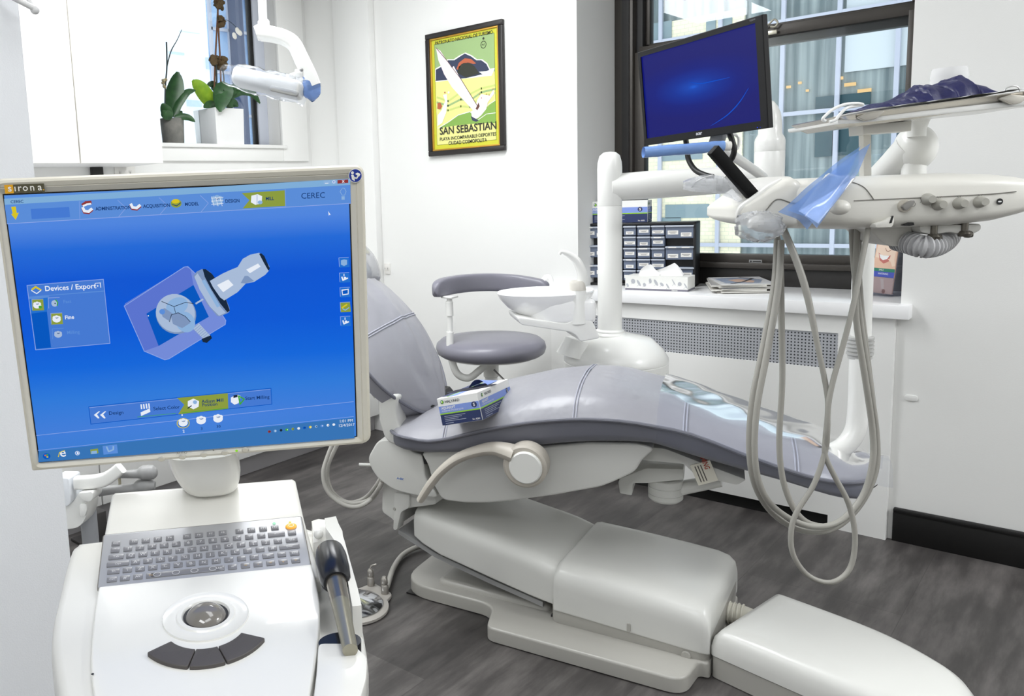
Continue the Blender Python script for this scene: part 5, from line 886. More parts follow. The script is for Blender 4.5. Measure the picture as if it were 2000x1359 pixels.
for pts in H:
    m = MB(); P = [dpl(x, y, DD + d) for x, y, d in pts]; n_ = len(P); thin = n_ > 20; m.tube(P, [.0075] * 3 + [.0068 if not thin else .0056] * (n_ - 3), 10, 5); m.build('hose', M_hose, dl)
# plastic bagged syringe and black wand held in the cradle
wd = thing('light_wand', 'black square wand standing tilted in the instrument cradle at right', 'wand', dpl(1478, 392, DD - .06))
a, b_ = dpl(1392, 292, DD - .09), dpl(1480, 393, DD - .05); axw = np.array(b_ - a); FWd = Fr(a, axw, np.cross(axw, _T[2])); m = MB(); m.box(FWd, (0, -.0125, -.008), (float(np.linalg.norm(axw)), .0125, .008), .001); m.build('shaft', mat('matt_black', (7, 7, 7), .6, spec=.15), wd)
M_clear = film('clear_wrap', (244, 246, 250), .72, .07, .16)
def crumple(c, rx, ry, rz, seed, amp=.25, n=(18, 26)):
    r = random.Random(seed); ph = [(r.uniform(2, 6), r.uniform(2, 6), r.uniform(0, 6.28)) for _ in range(6)]; rings = []
    for i in range(1, n[0]):
        t = math.pi * i / n[0]; row = []
        for j in range(n[1]):
            p = 2 * math.pi * j / n[1]; k = 1 + amp / 3 * sum(abs(math.sin(a * t + b2 * p * .5 + c2)) - .5 for a, b2, c2 in ph); k += amp * .25 * (r.random() - .5)
            row.append(Vector(c) + Vector(_T[0]) * rx * k * math.sin(t) * math.cos(p) + Vector(-_T[1]) * ry * k * math.cos(t) + Vector(_T[2]) * rz * k * math.sin(t) * math.sin(p))
        rings.append(row)
    return rings
sy = thing('bagged_syringe', 'white syringe handle in a crumpled clear bag below the cradle', 'syringe', dpl(1482, 442, DD - .12))
m = MB(); m.tube([dpl(1462, 440, DD - .12), dpl(1480, 436, DD - .12), dpl(1505, 440, DD - .11), dpl(1524, 448, DD - .10)], [.008, .018, .018, .010], 14, 4); m.build('handle', M_del, sy)
m = MB(); m.loft(crumple(dpl(1484, 442, DD - .13), .048, .030, .03, 3)); m.build('clear_bag', M_clear, sy, angle=20)
hb = thing('bagged_handpiece', 'instrument tip in clear film reaching left across the swing arm', 'handpiece', dpl(1430, 372, DD - .03))
m = MB(); m.tube([dpl(1418, 342, DD - .02), dpl(1440, 366, DD - .02), dpl(1462, 392, DD - .02)], [.006, .009, .010], 12, 3); m.build('handpiece_body', M_del, hb)
m = MB(); g = []
for i in range(12):
    t = i / 11; x = 1338 + 112 * t; yt_ = 352 - 18 * math.sin(t * 2.6) + 26 * t * t; yb_ = 368 + 2 * t + 28 * t * t; r_ = random.Random(i)
    g.append([dpl(x + r_.uniform(-1, 1), yt_ + (yb_ - yt_) * j / 6, DD - .03 - .018 * math.sin(math.pi * j / 6) + r_.uniform(-.006, .006)) for j in range(7)])
m.grid(g); m.grid([[p + Vector(_T[2]) * (.012 + .02 * math.sin(i * .6)) for p in row] for i, row in enumerate(g)]); m.build('clear_bag', M_clear, hb, angle=20)
m = MB(); m.tube([dpl(1351, 366, DD - .04), dpl(1358, 356, DD - .045), dpl(1375, 347, DD - .045), dpl(1392, 342, DD - .04)], .0018, 6, 4); m.build('bag_fold', mat('bag_edge_white', (236, 236, 238), .4), hb)
# ================================================================== tray and the things on it
FTY = FD.at(0, .0, 0)
ty = thing('instrument_tray', 'stainless instrument tray with raised rim on the delivery unit', 'tray', dpl(1800, 215, DD))
def tq(x, y, v): return FD.on(x, y, 1, v)
e0, e1 = tq(1628, 230, -.10), tq(2030, 176, -.10); x0_, x1_ = e0[0], e1[0]; zA, zB = e0[2], e1[2]
zt = lambda a: zA + (zB - zA) * (a - x0_) / (x1_ - x0_)
m = MB(); o1 = rpoly([(x0_, -.11), (x1_ + .05, -.11), (x1_ + .05, .14), (x0_, .14)], .03, 6); shr = lambda P, d: [(a + math.copysign(d, (x0_ + x1_ + .05) / 2 - a), b2 + math.copysign(d, .015 - b2)) for a, b2 in P]
m.loft([[FD.p(a, b2, zt(a) + h) for a, b2 in P] for P, h in ((shr(o1, .026), -.024), (shr(o1, .012), -.012), (o1, .0), (shr(o1, .002), .002), (shr(o1, .014), -.004), (shr(o1, .024), -.012))]); m.build('pan', mat('stainless_tray', (196, 192, 184), .25, metal=.85), ty)
m = MB()
for x_, wv in ((1664, .05),): 
    pr = [tq(x, y, -.112) for x, y in ((1672, 229), (1690, 236), (1712, 232), (1730, 216), (1700, 217))]; m.prism(FD, rpoly([(q[0], q[2]) for q in pr], .006, 4), 'xz', -.112, -.10, .003)
    pr = [tq(x, y, -.112) for x, y in ((1950, 192), (1978, 204), (1994, 202), (2010, 188), (1975, 184))]; m.prism(FD, rpoly([(q[0], q[2]) for q in pr], .006, 4), 'xz', -.112, -.10, .003)
m.build('handle_lip', mat('stainless_tray', (0, 0, 0)), ty)
m = MB(); r_ = random.Random(5); g = []
xa, xb = tq(1662, 220, 0)[0], tq(1960, 180, 0)[0]
for i in range(40): a = xa + (xb - xa) * i / 39; g.append([FD.p(a, -.095 + .20 * j / 14, zt(a) + .002 + .006 + .001 * math.sin(i * .8 + j)) for j in range(15)])
m.grid(g); tag(m.build('tray_paper', mat('embossed_paper', (238, 238, 240), .8, bump=(260, .6, .002)), loc=FD.p((xa + xb) / 2, 0, zt((xa + xb) / 2))), 'white embossed tray paper lining the steel tray', 'tray paper')
m = MB(); g = []; xa, xb = tq(1685, 205, -.02)[0], tq(1914, 180, -.02)[0]
PX = [0, .08, .2, .3, .45, .55, .62, .72, .85, 1]; PH_ = [.002, .008, .012, .010, .032, .038, .030, .036, .044, .002]
for i in range(61):
    t = i / 60; a = xa + (xb - xa) * t; hgt = smooth_interp(PX, PH_, t); row = []
    for j in range(25):
        s_ = j / 24; cr_ = (1 - abs(2 * s_ - 1) ** 2.2) ** .7 if 0 < s_ < 1 else 0; fold = .0022 * math.sin(17 * t * 3 + 9 * s_) + .002 * math.sin(31 * t - 14 * s_) + .002 * abs(math.sin(23 * s_ + 11 * t))
        row.append(FD.p(a + .004 * math.sin(5 * s_ + i), -.075 + .15 * s_ + .008 * math.sin(i * .4), zt(a) + .009 + hgt * cr_ + fold * min(1, hgt * 60) * cr_))
    g.append(row)
m.grid(g); tag(m.build('crumpled_bib', mat('navy_plastic_sheet', (24, 26, 76), .45, bump=(40, .5, .006)), loc=FD.p((xa + xb) / 2, 0, zt((xa + xb) / 2)), angle=25), 'crumpled navy blue sheet heaped on the tray', 'sheet')
tc_ = tq(1878, 182, .05); FC = Fr(FD.p(tc_[0], .10, zt(tc_[0]) + .012)); m = MB(); m.lathe(FC, [(.038, .0), (.037, .006), (.040, .008), (.037, .048), (.038, .050), (.036, .066), (.034, .071), (0, .072)], 32); tag(m.build('plastic_cup', film('translucent_cup', (246, 246, 246), .15, .25, .05), loc=FC.p(0, 0)), 'upside down translucent plastic cup behind the navy sheet', 'cup')
m = MB(); m.tube([FD.p(*tq(x, y, v)) for x, y, v in ((1612, 236, -.115), (1607, 233, -.118), (1612, 226, -.118), (1628, 213, -.115), (1650, 204, -.11), (1675, 202, -.10), (1685, 205, -.09))] + [FD.p(*tq(x, y, v)) for x, y, v in ((1665, 208, -.10), (1652, 212, -.112), (1640, 224, -.116), (1632, 234, -.118), (1620, 238, -.118))], .0032, 10, 6)
tag(m.build('bib_chain', mat('white_cord', (236, 236, 234), .45), loc=FD.p(*tq(1640, 220, -.11))), 'white looped bib cord over the left tray end', 'cord')
m = MB(); m.tube([FD.p(*tq(x, y, .02)) for x, y in ((1962, 178), (1966, 172), (1978, 168), (1988, 170), (1992, 178))], .0015, 8, 5); tag(m.build('wire_loop', mat('thin_wire', (200, 200, 200), .3, metal=.5), loc=FD.p(*tq(1975, 175, .02))), 'thin wire loop standing at the right end of the tray', 'wire')
# ================================================================== instrument holder beside the partition
HD = 2.15; ih = thing('instrument_holder', 'white arm mounted suction holder with two grey handles between partition and cart', 'instrument holder', dpl(160, 960, HD))
hp_ = lambda pts, d=0: [dpl(x, y, HD + d) for x, y in pts]
FI = Fr(dpl(200, 950, HD), _T[0], -_T[1])
Z8 = lambda pts: [(120 + x / 7.55, 880 + y / 7.55) for x, y in pts]
def fi_(pts): return [tuple(FI.on(x, y, 2, 0)[:2]) for x, y in Z8(pts)]
def slab(pts, a, b_, name, mt, bev=.004, r=.006): m = MB(); m.prism(FI, rpoly(fi_(pts), r, 3), 'xy', a, b_, bev, 2); return m.build(name, mt, ih)
slab([(-40, 340), (205, 345), (240, 690), (200, 750), (-40, 775)], -.04, .05, 'arm_box', mat('pale_blue_white', (226, 229, 234), .3))
slab([(-40, 790), (230, 740), (330, 560), (400, 560), (400, 600), (470, 760), (420, 950), (330, 1080), (140, 1110), (-40, 1110)], -.05, .035, 'arm_elbow', M_unit, .012, .02)
m = MB(); m.loft(flat_arm(hp_(Z8([(215, 470), (420, 460), (620, 430), (760, 350), (880, 250)]), -.02), [.0165, .017, .018, .017, .016], .02)); m.build('holder_bar', M_unit, ih, angle=50)
slab([(360, 545), (570, 530), (570, 640), (520, 680), (420, 640), (375, 600)], -.02, .06, 'holder_clamp', M_unit)
M_hd = mat('grey_handle', (150, 150, 150), .4)
m = MB(); m.tube(hp_(Z8([(840, 350), (1000, 345), (1120, 340), (1200, 325), (1290, 320), (1360, 320), (1410, 315)]), .02), [.010, .011, .012, .019, .020, .018, .008], 16, 5); m.build('suction_handle', M_hd, ih)
m = MB(); m.tube(hp_(Z8([(560, 600), (760, 575), (960, 560), (1080, 550), (1160, 520), (1260, 510), (1380, 510)]), .03), [.014, .012, .012, .013, .018, .019, .010], 16, 5); m.build('suction_handle', M_hd, ih)
m = MB(); m.tube(hp_(Z8([(850, 380), (860, 470), (865, 560)]), .035), .004, 10, 2); m.build('holder_pin', mat('brass_pin', (176, 170, 150), .3, metal=.6), ih)
slab([(360, 720), (460, 710), (470, 800), (430, 910), (370, 900)], .035, .05, 'elbow_latch', M_unit)
fo_ = zp(166, 1052, 0)
m = MB(); e = dpl(172, 1000, HD + .06); m.tube([e + Vector((0, 0, .05)), Vector((e.x, e.y, .02))], .022, 18, 0); m.build('stand_column', mat('shaded_grey', (150, 152, 156), .4), ih)
m = MB(); m.lathe(Fr((e.x, e.y, 0)), [(0, .001), (.14, .001), (.14, .016), (.05, .024), (0, .024)], 36); m.build('stand_foot', mat('shaded_grey', (0, 0, 0)), ih)
m = MB(); f = Fr(zp(190, 1056, 0)); m.box(f, (-.04, -.03, .001), (.04, .03, .13), .004); m.box(f, (-.09, -.07, 0), (.09, .07, .012), .003); tag(m.build('foot_pedal', mat('dark_steel', (72, 70, 70), .4, metal=.4), loc=f.p(0, 0, 0)), 'dark metal pedal box on the floor behind the suction holder', 'pedal')
# ================================================================== things on the window counter
_oa = R(12); _o0 = zp(1139, 556, CZ); FO = Fr(_o0, (math.cos(_oa), math.sin(_oa), 0), (0, 0, 1))   # x right, y up, z towards the room; stands askew in the corner
OW = float(FO.on(1359, 500, 2, 0)[0]); OH = float(FO.on(1300, 434, 2, 0)[1]); OD = .11
M_org = mat('black_organizer_plastic', (24, 24, 27), .4); M_drw = mat('smoky_drawer_plastic', (112, 122, 142), .25, alpha=.95); M_lip = mat('drawer_lip_plastic', (186, 192, 204), .25); M_lab = mat('paper_label', (236, 234, 230), .7); M_labt = mat('label_print', (150, 146, 142), .7)
og = thing('drawer_organizer', 'black small parts drawer organizer with labelled smoky drawers on the counter', 'organizer', FO.p(OW / 2, 0, -OD / 2))
def og_(x, y): q = FO.on(1130 + x / 6.796, 380 + y / 6.796, 2, .002); return q[0], q[1]
m = MB(); t_ = .012; m.box(FO, (0, 0, -OD), (t_, OH, .004), .003); m.box(FO, (OW - t_, 0, -OD), (OW, OH, .004), .003); m.box(FO, (0, OH - t_, -OD), (OW, OH, .004), .003); m.box(FO, (0, 0, -OD), (OW, t_, .004), .003); m.box(FO, (.004, .004, -OD), (OW - .004, OH - .004, -.03)); m.build('frame', M_org, og)
cols = []
for (xa, xb) in ((595, 765), (778, 955), (965, 1145), (410, 582)):
    for ya, yb in ((405, 545), (555, 690), (703, 840), (850, 990), (998, 1135)): cols.append((xa, xb, ya, yb, 1))
for ya, yb in ((400, 580), (685, 865), (960, 1135)): cols.append((1152, 1535, ya, yb, 2))
for ya, yb in ((405, 580), (672, 830), (930, 1098)): cols.append((62, 396, ya, yb, 2))
for i, (xa, xb, ya, yb, n_) in enumerate(cols):
    (x0, y1), (x1, _) = og_(xa, ya), og_(xb, ya); y0 = og_(xa, yb)[1]; y0, y1 = max(y0, t_ + .001), min(y1, OH - t_ - .001); m = MB(); m.box(FO, (x0 + .001, y0, -.028), (x1 - .001, y1, .003), .002, 1, 0); m.box(FO, (x0, y1 - .0085, .002), (x1, y1 - .001, .012), .002, 1, 1); dw = m.build('drawer', [M_drw, M_lip], og)
    m = MB(); w_ = x1 - x0; h_ = y1 - y0
    for k in range(n_):
        cx = x0 + w_ * (.5 if n_ == 1 else .27 + .46 * k); lw = w_ * (.30 + .06 * ((i * 5) % 3)) if n_ == 1 else w_ * .185; cy = y0 + h_ * (.36 + .08 * ((i * 7 + k) % 3 - 1)); lh = h_ * (.15 + .05 * ((i * 3) % 3)) if n_ == 1 else h_ * .15
        m.rect(FO, cx - lw, cy - lh, cx + lw, cy + lh, .0036, 0); m.rect(FO, cx - lw * .8, cy + lh * .1, cx + lw * .7, cy + lh * .4, .0040, 1); m.rect(FO, cx - lw * .5, cy - lh * .5, cx + lw * .5, cy - lh * .2, .0040, 1)
        if i % 4 == 3 or i > 19 and i % 2: m.rect(FO, cx - lw * .8, y1 - .0075, cx + lw * .7, y1 - .0022, .0125, 0)
    m.build('label', [M_lab, M_labt], dw, flat=True)
gx0, gx1 = FO.on(1150, 420, 2, -.02)[0], FO.on(1265, 420, 2, -.02)[0]; gy1 = FO.on(1200, 393, 2, -.02)[1]
GH = float(gy1 - OH); Fg = Fr(FO.p(gx0, OH + .0005, -.02), FO.A[0], -FO.A[2]); glove_box(Fg, float(gx1 - gx0), .085, GH, 'closed glove box on top of the black drawer organizer', top=False, flap=False)
# tissue box
tL, tR = zp(1221, 566, CZ), zp(1343, 570, CZ); tx = tR - tL; FTi = Fr(tL, (tx[0], tx[1], 0), (-tx[1], tx[0], 0)); tw_ = float(np.linalg.norm(tx[:2])); th_ = float((Fr(tL, FTi.A[0], (0, 0, 1)).on(1225, 539, 2, 0))[1])
tb_ = thing('tissue_box', 'white tissue box with grey leaf pattern and tissues standing up, before the organizer', 'tissue box', FTi.p(tw_ / 2, .06, 0))
m = MB(); m.box(FTi, (0, 0, 0), (tw_, .115, th_ * .13), .001, 1, 1); m.box(FTi, (0, 0, th_ * .13), (tw_, .115, th_), .001, 1, 0); Ff = Fr(FTi.p(0, 0, 0), FTi.A[0], (0, 0, 1)); r_ = random.Random(4)
for k in range(11):
    cx = tw_ * (.04 + .093 * k); cy = th_ * (.35 + .4 * ((k * 5) % 7) / 7); rx = tw_ * (.022 + .014 * ((k * 3) % 4) / 3); ry = th_ * (.13 + .08 * (k % 3) / 2); a0 = r_.uniform(0, 3)
    m.poly(Ff, [(cx + rx * math.cos(t) * math.cos(a0) - ry * .7 * math.sin(t) * math.sin(a0), cy + rx * math.cos(t) * math.sin(a0) * .6 + ry * math.sin(t)) for t in [2 * math.pi * j / 14 for j in range(14)]], .0006, 2)
    m.line(Ff, [(cx - rx, cy - ry * 1.2), (cx + rx * .5, cy - ry * .2)], .0012, .0007, 2)
m.text(Ff, 'Kleenex', tw_ * .80, th_ * .03, th_ * .12, .0007, 0, 'c', 1, .02); m.build('box', [mat('tissue_box_white', (232, 232, 228), .6), mat('tissue_box_grey', (120, 118, 130), .6), mat('leaf_print_grey', (176, 178, 184), .7)], tb_, flat=True)
def tis(pts, name, dep): 
    m = MB(); g = []
    for i in range(13):
        t = i / 12; x = interp(range(len(pts)), [p[0] for p in pts], t * (len(pts) - 1)); h = interp(range(len(pts)), [p[1] for p in pts], t * (len(pts) - 1)); g.append([FTi.p(x + .006 * j / 5 * math.sin(3 * t), dep + .012 * math.sin(5 * t + j * .5) * (j / 5), th_ - .004 + h * j / 5) for j in range(6)])
    m.grid(g); m.build(name, mat('tissue_paper', (248, 248, 248), .8), tb_, angle=70)
u = tw_
tis([(u * .16, .012), (u * .20, .035), (u * .30, .052), (u * .36, .054), (u * .42, .03), (u * .5, .012)], 'tissue', .05); tis([(u * .36, .022), (u * .5, .032), (u * .64, .050), (u * .72, .062), (u * .80, .036), (u * .86, .010)], 'tissue', .065)
# magazines
mc = zp(1428, 570, CZ); cols_ = [(206, 202, 196), (150, 146, 142), (214, 210, 204), (120, 122, 130), (222, 220, 216), (176, 172, 170), (228, 228, 230)]; z_ = CZ + .0005
for k, c in enumerate(cols_):
    a = R(28 + [0, 4, -3, 5, 1, -4, 3][k]); F = Fr((mc[0] + .012 * math.sin(k * 2.3), mc[1] + .085 + .008 * math.cos(k * 1.7), z_), (math.cos(a), math.sin(a), 0), (-math.sin(a), math.cos(a), 0)); hgt = .0045 + .0015 * (k % 3); m = MB(); m.box(F, (-.105, -.14, 0), (.105, .14, hgt - .0005), .0008, 1, 1); m.box(F, (-.1055, -.1405, hgt - .0008), (.1055, .1405, hgt), 0, 1, 0)
    if k == 6: m.poly(F, [(-.08, -.10), (.05, -.11), (.09, .02), (.0, .11), (-.09, .09)], hgt + .0003, 2); m.poly(F, [(-.03, -.06), (.03, -.09), (.05, -.02), (.0, .05), (-.05, .02)], hgt + .0006, 3); m.line(F, [(-.06, -.12), (.0, -.05), (.06, .06), (.02, .12)], .012, hgt + .0009, 4)
    tag(m.build('magazine', [mat('magazine_cover_%d' % k, c, .25), mat('magazine_pages', (206, 204, 198), .8), mat('cover_grey_blue', (150, 160, 180), .3), mat('cover_skin', (214, 180, 160), .3), mat('cover_dark', (52, 48, 52), .3)], loc=F.p(0, 0, 0), flat=True), ('topmost magazine of the counter stack, pale cover with dark figure' if k == 6 else 'magazine %s in the stack right of the tissue box' % ('lowest' if k == 0 else 'second from bottom', 'third from bottom', 'fourth from bottom, mid height', 'fifth from bottom', 'just under the topmost')[max(0, k - 1)] if k else 'lowest magazine in the stack right of the tissue box'), 'magazine', 'magazines stacked on the counter'); z_ += hgt
# brochure holder
h0, h1 = zp(1699, 574, CZ), zp(1727, 577.5, CZ); hx = h1 - h0; FHd = Fr(h0, (hx[0], hx[1], 0), (0, 0, 1)); FHd.o[2] += .003; FHd = FHd.rot(0, -7); hw2 = float(np.linalg.norm(hx[:2])); hh2 = float(FHd.on(1712, 458, 2, 0)[1])
bh = thing('brochure_holder', 'clear brochure stand holding a smiling mouth dental leaflet at the right counter end', 'brochure holder', FHd.p(hw2, 0, -.03)); hw2 = float(FHd.on(1742, 577, 2, 0)[0])
m = MB(); m.box(FHd, (-.002, 0, -.004), (hw2 + .002, .004, .035)); m.box(FHd, (-.002, 0, -.005), (hw2 + .002, hh2, -.003)); m.box(FHd, (hw2 + .001, 0, -.07), (hw2 + .003, hh2 * .9, .0)); m.box(FHd, (-.002, .003, .003), (hw2 + .002, hh2 * .3, .0045)); m.build('acrylic_stand', film('clear_acrylic', (225, 228, 240), .85, .05, .12), bh)
br = thing('brochure', 'leaflet with a smiling mouth photo and green and blue title bands', 'brochure', FHd.p(hw2 / 2, .004, 0)); m = MB(); w_, h_ = hw2, hh2
C_ = [mat('leaf_' + n, c, .35) for n, c in (('skin', (236, 196, 172)), ('skin_light', (246, 220, 200)), ('lip', (206, 120, 112)), ('teeth', (250, 250, 250)), ('green', (44, 132, 106)), ('blue', (70, 86, 186)), ('brown', (160, 98, 70)), ('white', (244, 244, 244)))]
m.box(FHd, (.001, .005, -.0025), (w_ - .001, h_ - .002, .002), 0, 1, 0); zf = .0022
m.poly(FHd, [(w_ * .05, h_ * .62), (w_ * .9, h_ * .58), (w_ * .95, h_ * .97), (w_ * .1, h_ * .97)], zf, 1); m.poly(FHd, [(w_ * .16, h_ * .70), (w_ * .3, h_ * .66), (w_ * .62, h_ * .645), (w_ * .72, h_ * .67), (w_ * .66, h_ * .56), (w_ * .45, h_ * .52), (w_ * .25, h_ * .57)], zf + .0002, 2); m.poly(FHd, [(w_ * .2, h_ * .675), (w_ * .4, h_ * .655), (w_ * .66, h_ * .655), (w_ * .58, h_ * .60), (w_ * .4, h_ * .575), (w_ * .27, h_ * .61)], zf + .0004, 3); m.line(FHd, [(w_ * .45, h_ * .78), (w_ * .5, h_ * .735), (w_ * .6, h_ * .73), (w_ * .7, h_ * .75)], .002, zf + .0004, 6); m.poly(FHd, [(w_ * .6, h_ * .60), (w_ * .9, h_ * .615), (w_ * .98, h_ * .5), (w_ * .85, h_ * .48), (w_ * .75, h_ * .56)], zf + .0005, 1)
m.rect(FHd, .001, h_ * .385, w_ - .001, h_ * .44, zf + .0003, 4); m.rect(FHd, .001, h_ * .29, w_ - .001, h_ * .385, zf + .0003, 5); m.text(FHd, 'SMILE', w_ * .28, h_ * .40, h_ * .038, zf + .0006, 7); m.text(FHd, 'WHITENING', w_ * .26, h_ * .335, h_ * .045, zf + .0006, 7, 'l', .8); m.poly(FHd, [(w_ * .4, h_ * .27), (w_ * .5, h_ * .1), (w_ * .62, h_ * .1), (w_ * .56, h_ * .26)], zf + .0003, 1); m.disc(FHd, w_ * .62, h_ * .06, w_ * .08, zf + .0005, 6)
m.build('leaflet', C_, br, flat=True)
m = MB(); m.box(FHd, (hw2 + .004, .002, -.06), (hw2 + .05, hh2 * .94, -.055), 0, 1, 0); m.box(FHd, (hw2 + .006, hh2 * .32, -.0548), (hw2 + .048, hh2 * .45, -.0544), 0, 1, 1); m.box(FHd, (hw2 + .006, hh2 * .6, -.0548), (hw2 + .048, hh2 * .68, -.0544), 0, 1, 2)
tag(m.build('brochure', [mat('leaflet_slate', (88, 98, 124), .35), mat('leaflet_grey', (120, 110, 126), .35), mat('leaflet_teal', (60, 96, 124), .35)], loc=FHd.p(hw2 + .02, 0, -.057)), 'slate blue leaflet behind the smiling mouth leaflet', 'brochure')
# ================================================================== scanner cart with monitor and keyboard
S = Fr((-.7879, .5421, 1.2125), (.6283, .778, .0011), (.0926, -.0762, .9928)); SW, SH = .188, .1564
K = Fr((-.7838, .5369, .9404), (.5758, .8173, -.0227), (-.7663, .5492, .3334)); KW, KH = .12, .0433
D2 = K.at(0, -KH - .004, 0).rot(0, -14.5)
M_cart = mat('cart_shell_white', (228, 227, 222), .22, coat=.3); M_cart2 = mat('cart_shell_grey_white', (222, 221, 216), .3); M_bezel = mat('cream_monitor_plastic', (216, 211, 196), .38); M_silver = mat('silver_membrane', (172, 173, 177), .38, metal=.3); M_key = mat('grey_keycap', (122, 122, 126), .3); M_leg = mat('keycap_legend', (214, 214, 216), .5)
M_dk = mat('dark_grey_rubber', (76, 72, 70), .5, bump=(900, .15, .001)); M_blackp = mat('black_gloss_plastic', (26, 27, 32), .25); M_steel = mat('brushed_steel', (150, 143, 132), .28, metal=.9)
ca = thing('scanner_cart', 'white dental scanner cart with built in monitor, keyboard and trackball in the left foreground', 'scanner cart', (K.o[0], K.o[1], 0))
def on2(F, pts, z=0): return [tuple(F.on(x, y, 2, z)[:2]) for x, y in pts]
# body below the deck
left = on2(D2, [(203, 1044), (146, 1054), (130, 1081), (113, 1148), (101, 1197), (97, 1239), (100, 1275), (108, 1325), (122, 1385)], -.0)
right = on2(D2, [(600, 1030), (640, 1045), (668, 1075), (692, 1136), (708, 1195), (717, 1245), (720, 1275), (717, 1315), (708, 1365)], -.02)
q = on2(D2, [(170, 1520), (260, 1640), (400, 1680), (540, 1620), (650, 1500)], -.02)
outl = catmull([(a, b, 0) for a, b in left + q + right[::-1]], 4, True); ctr = Vector((sum(p.x for p in outl) / len(outl), sum(p.y for p in outl) / len(outl), 0))
m = MB(); rings = []
for z, k, wz in ((0, .93, 1), (-.004, .975, 1), (-.012, .993, 1), (-.025, 1, 1), (-.06, 1, 1)): rings.append([D2.p(ctr.x + (p.x - ctr.x) * k, ctr.y + (p.y - ctr.y) * k, z - .003 - (max(0, p.x - .10) * .35)) for p in outl])
for wz, k in ((.78, .97), (.62, .90), (.45, .84), (.20, .84), (.15, .82)): rings.append([Vector((*D2.p(ctr.x + (p.x - ctr.x) * k, ctr.y + (p.y - ctr.y) * k, 0)[:2], wz)) for p in outl])
m.loft(rings); m.build('body', M_cart2, ca, angle=60)
# deck: centre panel in front of the keyboard, with trackball ring
cp = on2(D2, [(193, 1148), (186, 1195), (181, 1240), (178, 1290), (181, 1340), (190, 1390), (215, 1500), (300, 1600), (400, 1640), (500, 1590), (585, 1480), (606, 1360), (617, 1290), (624, 1230), (624, 1180), (615, 1130), (608, 1104)])
m = MB(); m.prism(D2, rpoly([(p.x, p.y) for p in catmull([(a, b, 0) for a, b in cp], 3)], 0), 'xy', -.02, .0025, .0022, 3, top_only=True); m.build('deck_panel', M_cart, ca)
# rear hump
hp = on2(K, [(202, 1046), (217, 964), (223, 958), (572, 931), (578, 935), (594, 1008)]); m = MB()
hp = [(hp[0][0] - .0, -KH - .02)] + hp + [(hp[5][0] + .006, -KH - .02)]
m.prism(K, hp, 'xy', -.10, -.0012, .006, 3, top_only=True); m.build('rear_panel', M_cart, ca)
# keyboard
m = MB(); m.prism(K, rpoly([(-KW, -KH), (KW, -KH), (KW, KH), (-KW, KH)], .003, 4), 'xy', -.004, .0012, .0008, 2, top_only=True); kb = m.build('keyboard', M_silver, ca)
m = MB(); m.prism(K, rpoly([(-KW - .001, -KH - .001), (KW + .001, -KH - .001), (KW + .001, KH + .001), (-KW - .001, KH + .001)], .004, 4), 'xy', -.004, .0004); m.build('keyboard_groove', mat('seam_grey', (120, 116, 110), .6), kb)
def kz(x, y): q = K.on(200 + x / 4.762, 1000 + y / 4.762, 2, .002); return q[0], q[1]
PIT = kz(918, 270)[0] - kz(805, 281)[0]
ROWS = [((125, 290, -.1), [(125, 'Esc', 1)] + [(290 + 112.3 * k, 'F%d' % (k + 1), .95) for k in range(4)] + [(787 + 110.5 * k, 'F%d' % (k + 5), .95) for k in range(4)] + [(1275 + 109.5 * k, 'F%d' % (k + 9), .95) for k in range(4)]),
 ((118, 352, -.0985), [(118, '`', 1)] + [(235 + 113 * k, c, .98) for k, c in enumerate('1234567890-=')] + [(1618, '<--', 1.75), (1763, 'Home', 1)]),
 ((127, 415, -.0975), [(127, 'Tab', 1.5)] + [(262 + 114.2 * k, c, 1) for k, c in enumerate('QWERTYUIOP[]\\')] + [(1760, 'PgUp', 1.3)]),
 ((145, 480, -.1005), [(145, 'Caps', 2.05)] + [(307 + 116 * k, c, 1.02) for k, c in enumerate("ASDFGHJKL;'#")] + [(1740, 'Enter', 2.0)]),
 ((103, 550, -.1005), [(103, 'Sh', 1.25)] + [(232 + 118 * k, c, 1.03) for k, c in enumerate('\\ZXCVBNM,./')] + [(1543, 'Sh', 1.25), (1668, '^', 1.0), (1788, 'End', 1.1)]),
 ((88, 625, -.1035), [(88, 'Ctrl', 1.1), (210, '#', 1.08), (330, 'Alt', 1.06), (450, 'Fn', 1.04), (770, '', 5.75), (1093, 'Alt', 1.05), (1210, '=', 1.03), (1330, '<', 1.03), (1448, '-', 1.03), (1565, '<', 1.03), (1682, 'v', 1.03), (1798, '>', 1.03)])]
KHt = .0080; M_kamber = mat('amber_legend', (190, 160, 110), .5)
for ri, ((x0, y0, sl), keys) in enumerate(ROWS):
    for (x, t, wf) in keys:
        cx, cy = kz(x, y0 + (x - x0) * sl); w_ = PIT * .70 * wf if wf < 1.2 else PIT * (wf - .30); m = MB(); m.box(K, (cx - w_ / 2, cy - KHt / 2, .0006), (cx + w_ / 2, cy + KHt / 2, .0024), .0008, 2, 0)
        if ri == 5 and t == '':
            for k in range(4): xx = cx - w_ / 2 + w_ * (.10 + .267 * k); m.line(K, [(xx + .0042 * math.cos(a * .524), cy + .0030 * math.sin(a * .524)) for a in range(12)], .0006, .0027, 1, True)
        else: m.text(K, t, cx, cy - .0015 if len(t) > 1 else cy - .0021, .0040 if len(t) > 1 else .0056, .0027, 2 if (ri == 5 and x > 1300 or t == 'Fn') else 1, 'c', 1.15 if len(t) < 4 else .85)
        m.build('key', [M_key, M_leg, M_kamber], kb)
